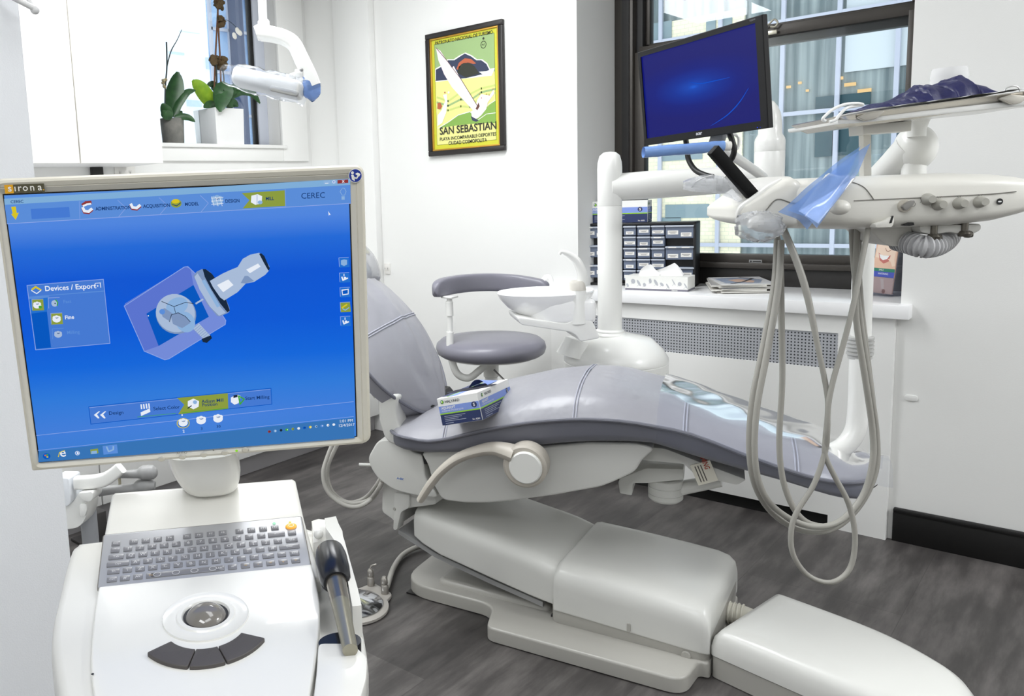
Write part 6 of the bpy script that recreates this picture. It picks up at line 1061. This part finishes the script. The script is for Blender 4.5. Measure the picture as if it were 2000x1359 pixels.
cx, cy = kz(1755, 130); m = MB(); m.lathe(K.at(cx, cy, .0008), [(0, .0026), (.0052, .0024), (.0062, .0014), (.0062, 0)], 24, 0, 1.15, .85); m.line(K, [(cx + .0032 * math.cos(a * .6), cy + .0026 * math.sin(a * .6)) for a in range(11)], .0007, .0036, 1, True); m.build('power_key', [mat('amber_power_key', (240, 168, 60), .3, emit=(255, 170, 50, .35)), mat('key_white', (250, 245, 235), .4)], kb)
cx, cy = kz(1745, 92); MB().disc(K, cx, cy, .0018, .0016).build('status_light', glow('yellow_led', (250, 240, 130), 1), kb)
cx, cy = kz(1597, 102); MB().disc(K, cx, cy, .0022, .0016).build('status_light', glow('green_led', (190, 255, 220), 1), kb)
# trackball and buttons
tb = D2.on(402, 1201, 2, .004); F = D2.at(tb[0], tb[1], .0022)
rr_ = (D2.on(488, 1202, 2, .002)[0] - D2.on(317, 1209, 2, .002)[0]) / 2
m = MB(); m.lathe(F, [(rr_ * .50, -.006), (rr_ * .52, .0015), (rr_ * .56, .0035), (rr_ * .66, .0035), (rr_ * .69, .002), (rr_ * .95, .0012), (rr_ * .985, .002), (rr_, .0)], 56); m.build('trackball_ring', M_cart, ca)
m = MB(); m.ball(F.at(0, 0, -.006), (rr_ * .505, rr_ * .505, rr_ * .42), 0, 40); m.build('trackball', mat('smoky_trackball', (120, 116, 110), .12, coat=.6), ca)
m = MB(); m.lathe(F.at(0, 0, -.004), [(rr_ * .42, .0045), (rr_ * .525, .0055), (rr_ * .535, .0045)], 48); m.build('trackball_gap', M_black, ca)
def arcbtn(a0, a1, r0, r1, cx, cy):
    o = [(cx + r1 * math.sin(R(a0 + (a1 - a0) * k / 12)), cy - r1 * math.cos(R(a0 + (a1 - a0) * k / 12))) for k in range(13)] + [(cx + r0 * math.sin(R(a1 + (a0 - a1) * k / 12)), cy - r0 * math.cos(R(a1 + (a0 - a1) * k / 12))) for k in range(13)]
    m = MB(); m.prism(D2, rpoly(o, [.004] + [0] * 11 + [.004, .004] + [0] * 11 + [.004], 4), 'xy', -.004, .0065, .0015, 3, top_only=True); m.build('button', M_dk, ca)
bl, bm_, br_ = D2.on(288, 1283, 2, .005), D2.on(404, 1302, 2, .005), D2.on(520, 1250, 2, .005); bi = D2.on(402, 1270, 2, .005)
mid = Vector(((bl[0] + br_[0]) / 2, (bl[1] + br_[1]) / 2)); half = (br_[0] - bl[0]) / 2; sag = mid.y - bm_[1] + .004; Rb = (half * half + sag * sag) / (2 * sag) ; bw = bi[1] - bm_[1]
hw_ = math.degrees(math.asin(min(.98, half / Rb))); cxb, cyb = tb[0], bm_[1] + Rb
for a0, a1 in ((-hw_, -hw_ * .27), (-hw_ * .25, hw_ * .25), (hw_ * .27, hw_)): arcbtn(a0, a1, Rb - bw * 1.05, Rb, cxb, cyb)
m = MB(); q = D2.on(181, 1320, 2, .001); m.disc(D2, q[0], q[1], .0014, .0032, 0, 12); m.build('latch_hole', M_black, ca)
# neck
nk = [(S.p(-.005, -SH - .03, -.03), .038, .030), (S.p(-.004, -SH - .05, -.032), .040, .032)]; nb = Vector(K.p(*K.on(408, 967, 2, .004)))
m = MB(); rings = []
p0 = S.p(-.004, -SH - .022, -.045); p1 = nb + Vector((-.02, .02, 0))
for t, a, b in ((0, .043, .034), (.25, .044, .037), (.5, .043, .039), (.75, .039, .038), (.95, .034, .035), (1.02, .030, .031), (1.08, .024, .025)):
    c = p0.lerp(p1, t); rings.append([c + Vector(K.A[0]) * (a * math.copysign(abs(math.cos(x)) ** .7, math.cos(x))) + Vector((-K.A[0][1], K.A[0][0], 0)).normalized() * (b * math.copysign(abs(math.sin(x)) ** .7, math.sin(x))) for x in [2 * math.pi * k / 32 for k in range(32)]])
m.loft(rings); m.build('monitor_neck', M_cart, ca, angle=60)
# monitor
ho = [S.on(x, y, 2, .004)[:2] for x, y in ((-4, 355), (715, 318), (724, 857), (46, 936))]
hx0, hx1, hy0, hy1 = (ho[0][0] + ho[3][0]) / 2, (ho[1][0] + ho[2][0]) / 2, (ho[2][1] + ho[3][1]) / 2, (ho[0][1] + ho[1][1]) / 2
m = MB(); fo = rpoly([(hx0, hy0), (hx1, hy0), (hx1, hy1), (hx0, hy1)], .012, 6); fi = rpoly([(-SW - .0015, -SH - .0015), (SW + .0015, -SH - .0015), (SW + .0015, SH + .0015), (-SW - .0015, SH + .0015)], .002, 6)
sc = lambda P, d: [(x + d * math.copysign(1, x - (hx0 + hx1) / 2), y + d * math.copysign(1, y - (hy0 + hy1) / 2)) for x, y in P]
lay = [(sc(fo, -.06), -.055), (sc(fo, -.035), -.045), (sc(fo, -.008), -.018), (sc(fo, -.001), -.008), (fo, -.004), (sc(fo, -.0015), .001), (sc(fo, -.004), .002), (sc(fi, .0075), .0005), (sc(fi, .007), -.0006), (sc(fi, .0062), -.0002), (fi, -.004), (fi, -.007)]
m.loft([[S.p(x, y, z) for x, y in P] for P, z in lay]); mo = m.build('monitor', M_bezel, ca, angle=30)
m = MB(); m.box(S, (-SW - .0014, -SH - .0014, -.010), (SW + .0014, SH + .0014, -.0035)); m.build('screen_border', mat('screen_black', (6, 6, 8), .3), mo)
lg0, lg1 = S.on(9, 370, 2, .0024), S.on(86, 362, 2, .0024); lgb = S.on(85, 371, 2, .0024); y0_, y1_ = lg0[1] - .0045, lg0[1] + .0048; x0_, x1_ = lg0[0], lg1[0]; xm = x0_ + (x1_ - x0_) * .22
m = MB(); m.rect(S, x0_, y0_, xm, y1_, .0022, 0); m.rect(S, xm, y0_, x1_, y1_, .0022, 1); m.text(S, 's', x0_ + .0033, y0_ + .0022, .0105, .0024, 2, 'l', 1, .02)
for t, u in (('ı', .235), ('r', .325), ('o', .45), ('n', .63), ('a', .83)): m.text(S, t, x0_ + (x1_ - x0_) * u, y0_ + .0022, .0105, .0024, 2, 'l', 1, .01)
m.rect(S, x1_ - .0016, y0_ + .002, x1_ - .0004, y0_ + .0032, .0024, 0); m.build('maker_logo', [mat('logo_orange', (236, 172, 30), .5), mat('logo_olive', (82, 78, 56), .5), mat('logo_white', (246, 244, 238), .5)], mo)
q = S.on(694, 343, 2, .0024); m = MB(); m.disc(S, q[0], q[1], .0078, .0021, 1, 32); m.disc(S, q[0], q[1], .0072, .0022, 0, 32); m.disc(S, q[0] - .0032, q[1] + .0034, .0017, .0024, 1, 14)
m.poly(S, [(q[0] - .0048, q[1] + .001), (q[0] - .0022, q[1] + .0012), (q[0] - .0008, q[1] - .0018), (q[0] - .0008, q[1] - .0062), (q[0] - .004, q[1] - .004)], .0024, 1); m.line(S, [(q[0] - .002, q[1] - .002), (q[0] + .0014, q[1] - .003), (q[0] + .0034, q[1] - .0002)], .0016, .0024, 1); m.poly(S, [(q[0] - .0002, q[1] + .002), (q[0] + .0026, q[1] + .0034), (q[0] + .006, q[1] + .0016), (q[0] + .0044, q[1] - .0012), (q[0] + .002, q[1] + .0002)], .0025, 1)
m.build('manual_sticker', [mat('sticker_blue', (22, 50, 150), .4), mat('logo_white', (0, 0, 0))], mo)
for x, y in ((315, 897), (356, 893), (398, 888.5), (439, 884.5), (479, 878.5)): q = S.on(x, y, 2, .002); m = MB(); m.lathe(S.at(q[0], q[1], .0008), [(0, .0022), (.0035, .002), (.0043, .001), (.0043, 0)], 24, 0, 1, .72); m.build('monitor_button', mat('cream_button', (198, 193, 178), .35), mo)
q = S.on(462, 880, 2, .002); MB().disc(S, q[0], q[1], .0016, .0024, 0, 14).build('power_light', glow('green_power_led', (150, 220, 60), .9), mo)
m = MB(); q = S.on(355, 885, 2, .002); m.text(S, 'AUTO', q[0], q[1] - .001, .0045, .0022, 0, 'c'); a, b = S.on(396, 881, 2, .002), S.on(438, 876.5, 2, .002); m.line(S, [(a[0], a[1]), (b[0], b[1])], .0003, .0022); m.disc(S, (a[0] + b[0]) / 2, (a[1] + b[1]) / 2, .0010, .0023, 0, 10); m.build('button_marks', mat('mark_grey', (120, 116, 104), .6), mo)
# --- the picture on the screen
def screen_mat():
    mm = bpy.data.materials.new('blue_software_screen'); mm.use_nodes = True; nt = mm.node_tree; nt.nodes.clear(); L = nt.links.new
    tc = nt.nodes.new('ShaderNodeTexCoord'); sx = nt.nodes.new('ShaderNodeSeparateXYZ'); L(tc.outputs['Generated'], sx.inputs[0]); cr = nt.nodes.new('ShaderNodeValToRGB'); E_ = cr.color_ramp.elements
    E_[0].position = 0; E_[0].color = (*lin((60, 128, 214)), 1); E_[1].position = 1; E_[1].color = (*lin((90, 146, 226)), 1)
    for p, c in ((.12, (66, 128, 222)), (.24, (46, 124, 222)), (.36, (12, 104, 222)), (.5, (0, 90, 218)), (.68, (0, 86, 214)), (.80, (30, 106, 218)), (.88, (78, 134, 226))): k = E_.new(p); k.color = (*lin(c), 1)
    L(sx.outputs['Z'], cr.inputs[0]); e = nt.nodes.new('ShaderNodeEmission'); L(cr.outputs[0], e.inputs[0]); e.inputs[1].default_value = .95; g = nt.nodes.new('ShaderNodeBsdfGlossy'); g.inputs[0].default_value = (.02, .02, .02, 1); g.inputs['Roughness'].default_value = .35; a = nt.nodes.new('ShaderNodeAddShader'); o = nt.nodes.new('ShaderNodeOutputMaterial'); L(e.outputs[0], a.inputs[0]); L(g.outputs[0], a.inputs[1]); L(a.outputs[0], o.inputs[0]); return mm
ZS = -.003
m = MB(); m.box(S, (-SW, -SH, ZS - .001), (SW, SH, ZS)); scn = m.build('screen', screen_mat(), mo)
def sp(x, y): q = S.on(x, y, 2, ZS); return q[0], q[1]
UI = [glow('ui_' + n, c, k) for n, c, k in (('pale_blue', (150, 190, 235), .85), ('ink', (20, 60, 120), .8), ('panel', (74, 128, 220), .9), ('line', (150, 175, 240), .9), ('olive', (150, 168, 70), .85), ('white', (236, 242, 252), .95), ('red', (150, 60, 60), .9), ('yellow', (220, 200, 40), .95), ('deep', (10, 92, 200), .9), ('steel', (176, 196, 226), .9), ('dark', (28, 44, 66), .9), ('block', (122, 146, 226), .9), ('green', (70, 170, 60), .9), ('block_mid', (96, 122, 216), .9), ('taskbar', (60, 122, 190), .9), ('glass_title', (134, 182, 226), .9), ('shade', (132, 156, 196), .9), ('panel_lo', (40, 118, 216), .9), ('orange', (220, 120, 50), .9), ('ghost', (96, 148, 226), .9))]
I = {n: i for i, n in enumerate(('pale', 'ink', 'panel', 'line', 'olive', 'white', 'red', 'yellow', 'deep', 'steel', 'dark', 'block', 'green', 'blockm', 'task', 'title', 'shade', 'plo', 'orange', 'ghost'))}
z = [ZS + .00005]
def zz(): z[0] += .000012; return z[0]
g = MB()
P4 = lambda *pts: [sp(*p) for p in pts]
g.poly(S, P4((8, 388), (684, 349), (684, 361), (9, 400)), zz(), I['title']); g.poly(S, P4((9, 400), (684, 361), (685, 397), (14, 437)), zz(), I['ghost']); g.line(S, P4((14, 437), (685, 397)), .0007, zz(), I['line'])
g.poly(S, P4((60, 408), (135, 404), (137, 424), (62, 428)), zz(), I['panel'])
for a, b in ((155, 155),): g.line(S, P4((155, 393), (156, 427)), .0004, zz(), I['line'])
for x in (231, 312, 392): y = 428 - (x - 231) * .0593; g.line(S, P4((x - 1, y - 39 + 2), (x + 15, y - 22), (x + 1, y - 5)), .0005, zz(), I['line'])
g.poly(S, P4((472, 377), (556, 371.5), (557, 402), (474, 407), (487, 391)), zz(), I['olive']); g.line(S, P4((557, 369), (558, 404)), .0004, zz(), I['line'])
def stext(t, x, y, h, c, bold=.012, sx=1.0, al='l'):
    q = sp(x, y); g.text(S, t, q[0], q[1], h, zz(), I[c], al, sx, bold)
stext('CEREC', 21, 397, .0045, 'ink')
for t, x, y in (('ADMINISTRATION', 187, 411), ('ACQUISITION', 280, 406), ('MODEL', 361, 402), ('DESIGN', 440, 396), ('MILL', 519, 391)): stext(t, x, y, .0054, 'ink', .02, .86)
stext('CEREC', 588, 388, .0092, 'ink', 0)
def blob(x, y, rx, ry, c, n=18, rot=0): q = sp(x, y); k = .00054; g.poly(S, [(q[0] + (rx * math.cos(a) * math.cos(rot) - ry * math.sin(a) * math.sin(rot)) * k, q[1] + (rx * math.cos(a) * math.sin(rot) + ry * math.sin(a) * math.cos(rot)) * k) for a in [2 * math.pi * i / n for i in range(n)]], zz(), I[c])
def tooth(x, y, s, c='white', c2='steel'):
    blob(x, y, s, s * .82, c); 
    for dx, dy in ((-.5, -.4), (.5, -.4), (0, -.55)): blob(x + dx * s, y + dy * s, s * .45, s * .42, c)
    blob(x + s * .1, y - s * .35, s * .35, s * .16, c2); g.line(S, P4((x - s * .3, y - s * .4), (x, y - s * .2), (x + s * .4, y - s * .45)), .0004, zz(), I['ink'])
def arch(x, y, c1='white', c2='red'): g.line(S, P4((x - 8, y - 2), (x - 5, y + 5), (x + 3, y + 6), (x + 9, y + 1)), .0035, zz(), I[c2]); g.line(S, P4((x - 8, y - 3), (x - 5, y + 3), (x + 3, y + 4), (x + 9, y - 1)), .003, zz(), I[c1])
arch(170, 409); g.line(S, P4((162, 400), (168, 396), (177, 395)), .0035, zz(), I['red']); g.line(S, P4((163, 402), (170, 399), (177, 398)), .002, zz(), I['white']); arch(264, 402); blob(344, 397, 11, 9, 'olive'); blob(343, 393, 8, 4.5, 'yellow'); g.line(S, P4((336, 399), (345, 402), (353, 396)), .0008, zz(), I['ink']); tooth(424, 392, 12, 'pale', 'steel')
for k in range(3): g.line(S, P4((413 + k * 8, 384), (418 + k * 8, 402)), .0005, zz(), I['white']); g.line(S, P4((413, 387 + k * 6), (436, 385 + k * 6)), .0005, zz(), I['white'])
g.poly(S, P4((491, 382), (503, 379), (512, 383), (511, 397), (499, 400), (490, 395)), zz(), I['white']); g.line(S, P4((502, 380), (502, 399)), .0006, zz(), I['shade']); blob(508, 395, 5, 4, 'pale')
g.poly(S, P4((22, 404), (31, 403), (33, 416), (37, 415), (31, 429), (22, 418), (25, 417)), zz(), I['yellow']); g.line(S, P4((668, 368), (664, 374), (668, 381), (673, 381), (676, 374), (673, 368), (669, 367)), .0006, zz(), I['pale']); g.rect(S, *sp(667, 390), *sp(673, 383), zz(), I['pale']); g.poly(S, P4((641, 412), (642, 421), (644, 419), (646, 420)), zz(), I['white'])
g.poly(S, P4((632, 353), (645, 352), (645, 359), (632, 360)), zz(), I['pale']); g.line(S, P4((635, 358), (641, 357.6)), .0007, zz(), I['white']); g.poly(S, P4((647, 352), (657, 351.5), (657, 358.5), (647, 359)), zz(), I['pale']); blob(652, 355, 3, 3, 'white'); blob(652, 355, 1.8, 1.8, 'panel'); g.poly(S, P4((659, 351.5), (680, 350), (680, 357), (659, 358.5)), zz(), I['red']); stext('x', 668, 356.5, .0055, 'white', .02)
# devices panel
g.poly(S, P4((53, 557), (202, 545), (215, 670), (70, 683)), zz(), I['panel']); g.poly(S, P4((56, 579), (204, 567), (204, 571), (57, 584)), zz(), I['ghost']); g.poly(S, P4((57, 584), (204, 571), (214, 669), (71, 681)), zz(), I['plo']); g.poly(S, P4((61, 612), (92, 608), (100, 678), (71, 681)), zz(), I['deep']); g.poly(S, P4((92, 608), (96, 577), (204, 569), (214, 669), (100, 678)), zz(), I['panel'])
g.line(S, P4((53, 557), (202, 545), (215, 670), (70, 683), (53, 557)), .0007, zz(), I['line'])
stext('Devices / Export', 88, 568, .0082, 'white', .015); stext('Fine', 127, 623, .0062, 'white', .02); stext('Fast', 124, 592, .0055, 'ghost', .01); stext('Milling', 131, 652, .0055, 'ghost', .01)
g.line(S, P4((63, 565), (70, 560), (80, 566)), .002, zz(), I['yellow']); g.line(S, P4((62, 567), (72, 573), (80, 567)), .001, zz(), I['white'])
g.line(S, P4((186, 560), (186, 553), (197, 552)), .0006, zz(), I['white']); g.line(S, P4((196, 553), (197, 561)), .0008, zz(), I['white']); blob(191, 558, 1.6, 1.6, 'white')
def ibox(x, y, s, c, edge): g.poly(S, P4((x - s, y - s + 1), (x + s - 1, y - s), (x + s + 1, y + s - 1), (x - s + 1, y + s)), zz(), I[c]); g.line(S, P4((x - s + 1, y + s - 2), (x - s, y - s + 1), (x + s - 1, y - s)), .0006, zz(), I[edge])
ibox(74, 595, 11.5, 'olive', 'line'); tooth(73, 596, 8); blob(79, 599, 3.4, 3, 'green'); ibox(106, 592, 11.5, 'panel', 'line'); blob(107, 592, 6.5, 7, 'steel'); g.line(S, P4((109, 585), (113, 590), (112, 596)), .0012, zz(), I['green']); blob(108, 592, 1.3, 1.3, 'dark')
ibox(111, 622, 11.5, 'olive', 'line'); tooth(111, 623, 8.5); ibox(114, 652, 11.5, 'panel', 'ghost'); tooth(114, 653, 8, 'steel', 'shade')
# block with crown
g.poly(S, P4((243, 597), (245, 592), (360, 521), (367, 520), (383, 535), (441, 625), (440, 633), (330, 700), (322, 702), (282, 685)), zz(), I['block']); g.poly(S, P4((286, 612), (378, 556), (408, 618), (310, 675)), zz(), I['deep']); g.poly(S, P4((286, 612), (310, 675), (282, 685), (244, 597)), zz(), I['blockm']); g.poly(S, P4((286, 612), (378, 556), (372, 524), (362, 521), (246, 592), (243, 597)), zz(), I['blockm'])
g.line(S, P4((243, 597), (360, 521), (367, 520), (383, 535), (441, 625), (440, 633), (330, 700), (322, 702), (282, 685), (243, 597)), .0008, zz(), I['line'])
g.poly(S, P4((376, 640), (388, 630), (412, 656), (400, 664)), zz(), I['steel'])
for k in range(8): g.line(S, P4((375 + k * 3.2, 642 + k * 3), (387 + k * 3.2, 632 + k * 3)), .0005, zz(), I['shade'])
g.poly(S, P4((394, 661), (412, 654), (414, 660), (404, 669), (396, 667)), zz(), I['dark'])
blob(344, 613, 42, 44, 'shade', 28, .3); blob(343, 611, 40.5, 42.5, 'steel', 28, .3); blob(346, 597, 24, 18, 'pale', 20, .4); blob(362, 628, 20, 24, 'pale', 20, .4)
g.poly(S, P4((313, 605), (322, 601), (338, 612), (330, 626), (318, 618)), zz(), I['shade']); g.poly(S, P4((333, 614), (350, 610), (366, 620), (372, 630), (356, 640), (338, 632)), zz(), I['shade']); g.line(S, P4((316, 588), (340, 598), (362, 590), (378, 592)), .0007, zz(), I['dark']); g.line(S, P4((331, 628), (335, 614), (348, 610), (362, 617), (372, 628)), .0007, zz(), I['dark']); g.line(S, P4((340, 598), (343, 610)), .0006, zz(), I['dark']); blob(317, 608, 6, 6, 'ghost')
g.line(S, P4((383, 592), (396, 584)), .002, zz(), I['steel']); blob(290, 616, 1.4, 1.4, 'white')
# holder
E0 = [(378, 538), (384, 530), (394, 525), (402, 525), (412, 532), (426, 550), (438, 575), (448, 600), (449, 606), (446, 610), (430, 617), (424, 616)]
g.poly(S, P4(*E0, (404, 592), (388, 560)), zz(), I['shade']); g.poly(S, P4((396, 525), (402, 525), (414, 534), (428, 553), (440, 580), (449, 606), (444, 609), (430, 592), (412, 563), (400, 540)), zz(), I['dark']); g.poly(S, P4((380, 540), (386, 533), (402, 558), (418, 585), (441, 610), (428, 616), (410, 598), (390, 565)), zz(), I['steel']); g.poly(S, P4((394, 548), (400, 545), (430, 597), (424, 600)), zz(), I['pale'])
g.poly(S, P4((410, 548), (434, 534), (449, 527), (464, 521), (474, 505), (488, 497), (506, 493), (514, 498), (526, 520), (525, 528), (518, 536), (496, 550), (480, 553), (464, 570), (438, 586), (430, 580), (416, 560)), zz(), I['steel']); g.poly(S, P4((510, 494), (516, 499), (527, 524), (524, 528), (516, 514), (506, 495)), zz(), I['dark']); g.poly(S, P4((424, 556), (446, 545), (456, 556), (436, 570)), zz(), I['white']); g.poly(S, P4((481, 526), (504, 514), (509, 520), (488, 533)), zz(), I['white']); g.poly(S, P4((470, 552), (478, 538), (484, 538), (496, 548), (480, 553)), zz(), I['shade'])
# right icon column
for k, (x, y) in enumerate(((671.5, 512), (672.5, 541.5), (673.5, 570), (674, 599), (674.5, 626.5))):
    ibox(x, y, 10, 'olive' if k == 3 else 'plo', 'line')
    if k == 0: g.poly(S, P4((x - 6, y - 4), (x, y - 6), (x + 6, y - 5), (x + 6, y + 4), (x, y + 7), (x - 6, y + 4)), zz(), I['pale'])
    elif k == 2: g.poly(S, P4((x - 7, y - 5), (x + 7, y - 7), (x + 7, y + 4), (x - 5, y + 6)), zz(), I['white']); g.poly(S, P4((x - 5, y - 3), (x + 5.5, y - 5), (x + 5.5, y + 2.5), (x - 4, y + 4)), zz(), I['deep'])
    elif k == 3: g.line(S, P4((x - 6, y + 1), (x + 3, y - 5)), .0018, zz(), I['yellow']); g.line(S, P4((x - 5, y + 3), (x, y + 6), (x + 7, y + 1)), .0012, zz(), I['pale'])
    else: g.line(S, P4((x - 5, y - 1), (x - 3, y + 5), (x + 6, y + 1)), .0016, zz(), I['white']); blob(x + 1, y + 1, 3, 3, 'white'); g.line(S, P4((x - 1, y - 7), (x - 1, y - 3)), .001, zz(), I['white'])
# bottom bar
g.poly(S, P4((174, 793), (529, 757), (531, 788), (178, 827)), zz(), I['panel']); g.line(S, P4((174, 793), (529, 757), (531, 788), (178, 827), (174, 793)), .0008, zz(), I['deep']); g.line(S, P4((175, 795), (528, 759)), .0005, zz(), I['line'])
g.poly(S, P4((346, 776), (445, 766.5), (446, 797), (348, 808), (360, 789)), zz(), I['olive']); g.line(S, P4((356, 805), (445, 796)), .0008, zz(), I['green']); g.line(S, P4((269, 813), (343, 806)), .0006, zz(), I['green'])
stext('Design', 213, 809, .0062, 'ink', .01); stext('Select Color', 300, 800, .0060, 'ink', .01); stext('Adjust Mill', 394, 786, .0060, 'ink', .01); stext('Position', 395, 792.5, .0056, 'ink', .01); stext('Start Milling', 479, 780, .0060, 'ink', .01)
for x in (184, 196): g.poly(S, P4((x, 809), (x + 9, 802), (x + 12, 802), (x + 6, 808), (x + 11, 815), (x + 8, 816)), zz(), I['white'])
for k in range(4): g.line(S, P4((276 + k * 5, 789 - k * .6), (277 + k * 5, 797 - k * .6)), .0016, zz(), I['white'])
g.poly(S, P4((275, 804), (293, 796), (294, 803), (276, 811)), zz(), I['white']); g.poly(S, P4((367, 782), (378, 777), (389, 782), (388, 793), (378, 798), (367, 792)), zz(), I['white']); blob(381, 784, 4.5, 4.5, 'pale'); g.line(S, P4((367, 796), (374, 791)), .0012, zz(), I['dark']); g.poly(S, P4((451, 775), (463, 769), (470, 772), (466, 786), (458, 789), (451, 784)), zz(), I['white']); g.poly(S, P4((456, 771), (464, 769), (464, 774), (456, 776)), zz(), I['dark']); g.line(S, P4((466, 772), (477, 778), (469, 788), (466, 772)), .0016, zz(), I['green'])
g.line(S, P4((72, 849), (690, 783)), .0006, zz(), I['line']); g.line(S, P4((75, 878), (690, 812)), .0005, zz(), I['line']); g.poly(S, P4((76, 880), (690, 814), (691, 830), (692, 854), (76, 901)), zz(), I['task'])
blob(358, 825, 14, 12, 'yellow'); blob(358, 825, 12.2, 10.5, 'plo'); tooth(358, 824.5, 10); tooth(393, 820, 10.5); tooth(426, 816.5, 10.5); stext('2', 359, 843, .005, 'white', .01, 1, 'c'); stext('3', 394, 838, .005, 'ink', .01, 1, 'c'); stext('30', 427, 833.5, .005, 'ink', .01, 1, 'c'); blob(356, 809, 1.5, 2, 'white')
blob(92, 889, 8, 7, 'deep'); g.rect(S, *sp(88, 889), *sp(91, 886), zz(), I['orange']); g.rect(S, *sp(92, 888), *sp(95, 885), zz(), I['green']); g.rect(S, *sp(92, 892), *sp(95, 889), zz(), I['yellow']); stext('e', 118, 890, .0155, 'white', .01); g.line(S, P4((115, 890), (117, 882), (127, 878)), .0009, zz(), I['yellow']); blob(152, 883, 5, 5, 'white'); blob(152, 883, 4, 4, 'ghost'); g.poly(S, P4((151, 880), (151, 886), (155.5, 883)), zz(), I['white']); g.poly(S, P4((177, 876), (192, 874), (193, 883), (178, 885)), zz(), I['olive']); g.poly(S, P4((179, 879), (190, 878), (190, 884), (179, 885)), zz(), I['pale']); g.poly(S, P4((201, 869), (229, 866), (231, 883), (203, 886)), zz(), I['ghost']); g.line(S, P4((209, 871), (213, 880), (222, 876), (222, 870)), .0018, zz(), I['pale'])
for k, c in enumerate(('red', 'pale', 'dark', 'green', 'olive', 'white', 'deep', 'yellow', 'pale', 'ghost', 'white', 'white')): x = 526 + k * 11.4; blob(x, 841 - k * 1.25, 3.2 if k % 3 else 3.8, 3.2, c, 8); blob(x + .8, 841 - k * 1.25, 1.3, 1.3, 'white' if k % 2 else 'dark', 6)
stext('1:01 PM', 662, 823.5, .0052, 'white', 0); stext('12/4/2017', 660, 832, .0050, 'white', 0)
g.build('screen_graphics', UI, scn, flat=True)
# --- holder wing and the hand scanner lying in it
hl = thing('hand_scanner', 'black and steel hand scanner lying in the holder at right of the keyboard', 'scanner', D2.p(*D2.on(650, 1150, 2, .03)))
a = D2.p(*D2.on(643, 1072, 2, .022)); b = D2.p(*D2.on(684, 1270, 2, .012)); ax_ = (b - a); Ls = ax_.length; F = Fr(a, np.cross((0, 0, 1), ax_), (0, 0, 1)); F.A = np.array([np.array(F.A[0]), np.cross(np.array(ax_.normalized()), F.A[0]), np.array(ax_.normalized())])
k_ = .00052
m = MB(); m.lathe(F, [(0, .0), (.010, .001), (.0165, .007), (.0182, .02), (.0182, .045), (.0168, .062), (.014, .068), (.0115, .068)], 36); m.build('grip', M_blackp, hl)
m = MB(); m.lathe(F, [(.0125, .050), (.0118, .062), (.0105, .085), (.0098, .105)], 30); m.build('barrel', M_steel, hl)
m = MB(); m.lathe(F, [(.0098, .105), (.0092, .112), (.0085, .135), (.0075, Ls), (0, Ls)], 30); m.build('tip_sleeve', mat('steel_sleeve', (160, 156, 140), .35, metal=.7), hl)
def d2(x, y, zv): return D2.p(*D2.on(x, y, 2, zv))
m = MB(); rings = []
for (x0, y0, x1, y1, zt, zb) in ((609, 1046, 662, 1052, .020, -.05), (611, 1062, 669, 1066, .020, -.05), (612, 1078, 672, 1082, .012, -.05)): A, B_ = d2(x0, y0, 0), d2(x1, y1, 0); n = Vector(D2.A[2]); rings.append([A + n * zb, A + n * zt, A.lerp(B_, .25) + n * (zt + .004), A.lerp(B_, .75) + n * (zt + .004), B_ + n * zt, B_ + n * zb])
m.loft(rings); m.build('holder_cradle', M_cart, ca, angle=50)
wpts = [((634, 1012), (656, 1008)), ((636, 1030), (664, 1030)), ((655, 1058), (673, 1056)), ((668, 1090), (681, 1086)), ((677, 1120), (690, 1118)), ((682, 1150), (699, 1150)), ((688, 1184), (706, 1182))]
m = MB(); rings = []
for i, (p, q) in enumerate(wpts): h = .034 * (1 - (i / 6) ** 2 * .75) if i else .038; A, B_ = d2(*p, h), d2(*q, h * .8); n = Vector((0, 0, -1)); rings.append([A, B_, B_ + n * .06, A + n * .06])
m.loft(rings); m.build('holder_wing', M_cart, ca, angle=50)
fr_ = [(622, 1262), (688, 1262), (718, 1290), (716, 1330), (704, 1372), (610, 1390), (618, 1320)]
m = MB(); m.prism(D2, rpoly(on2(D2, fr_, .002), .006, 3), 'xy', -.03, .006, .002, 2, top_only=True); m.build('holder_front', M_cart, ca)
m = MB(); q = D2.on(665, 1262, 2, .002); m.lathe(D2.at(q[0], q[1] + .003, -.008), [(.020, .0135), (.0215, .0135), (.0215, .0), (0, .0)], 28, 0, 1, .7); m.build('holder_cup', M_blackp, ca)
m = MB(); q = D2.p(*D2.on(622, 1043, 2, .024)); m.ball(Fr(q), (.006, .006, .006)); m.build('holder_knob', M_cart, ca)
# casters under the cart
for sx, sy in ((-.11, -.16), (.11, -.16), (-.11, .05), (.11, .05)):
    c = D2.p(sx, sy); m = MB(); m.tube([Vector((c.x - .012, c.y, .035)), Vector((c.x + .012, c.y, .035))], .034, 20, 0); m.box(Fr((c.x, c.y, 0)), (-.014, -.014, .05), (.014, .014, .16), .003); m.build('caster', M_dk, ca)
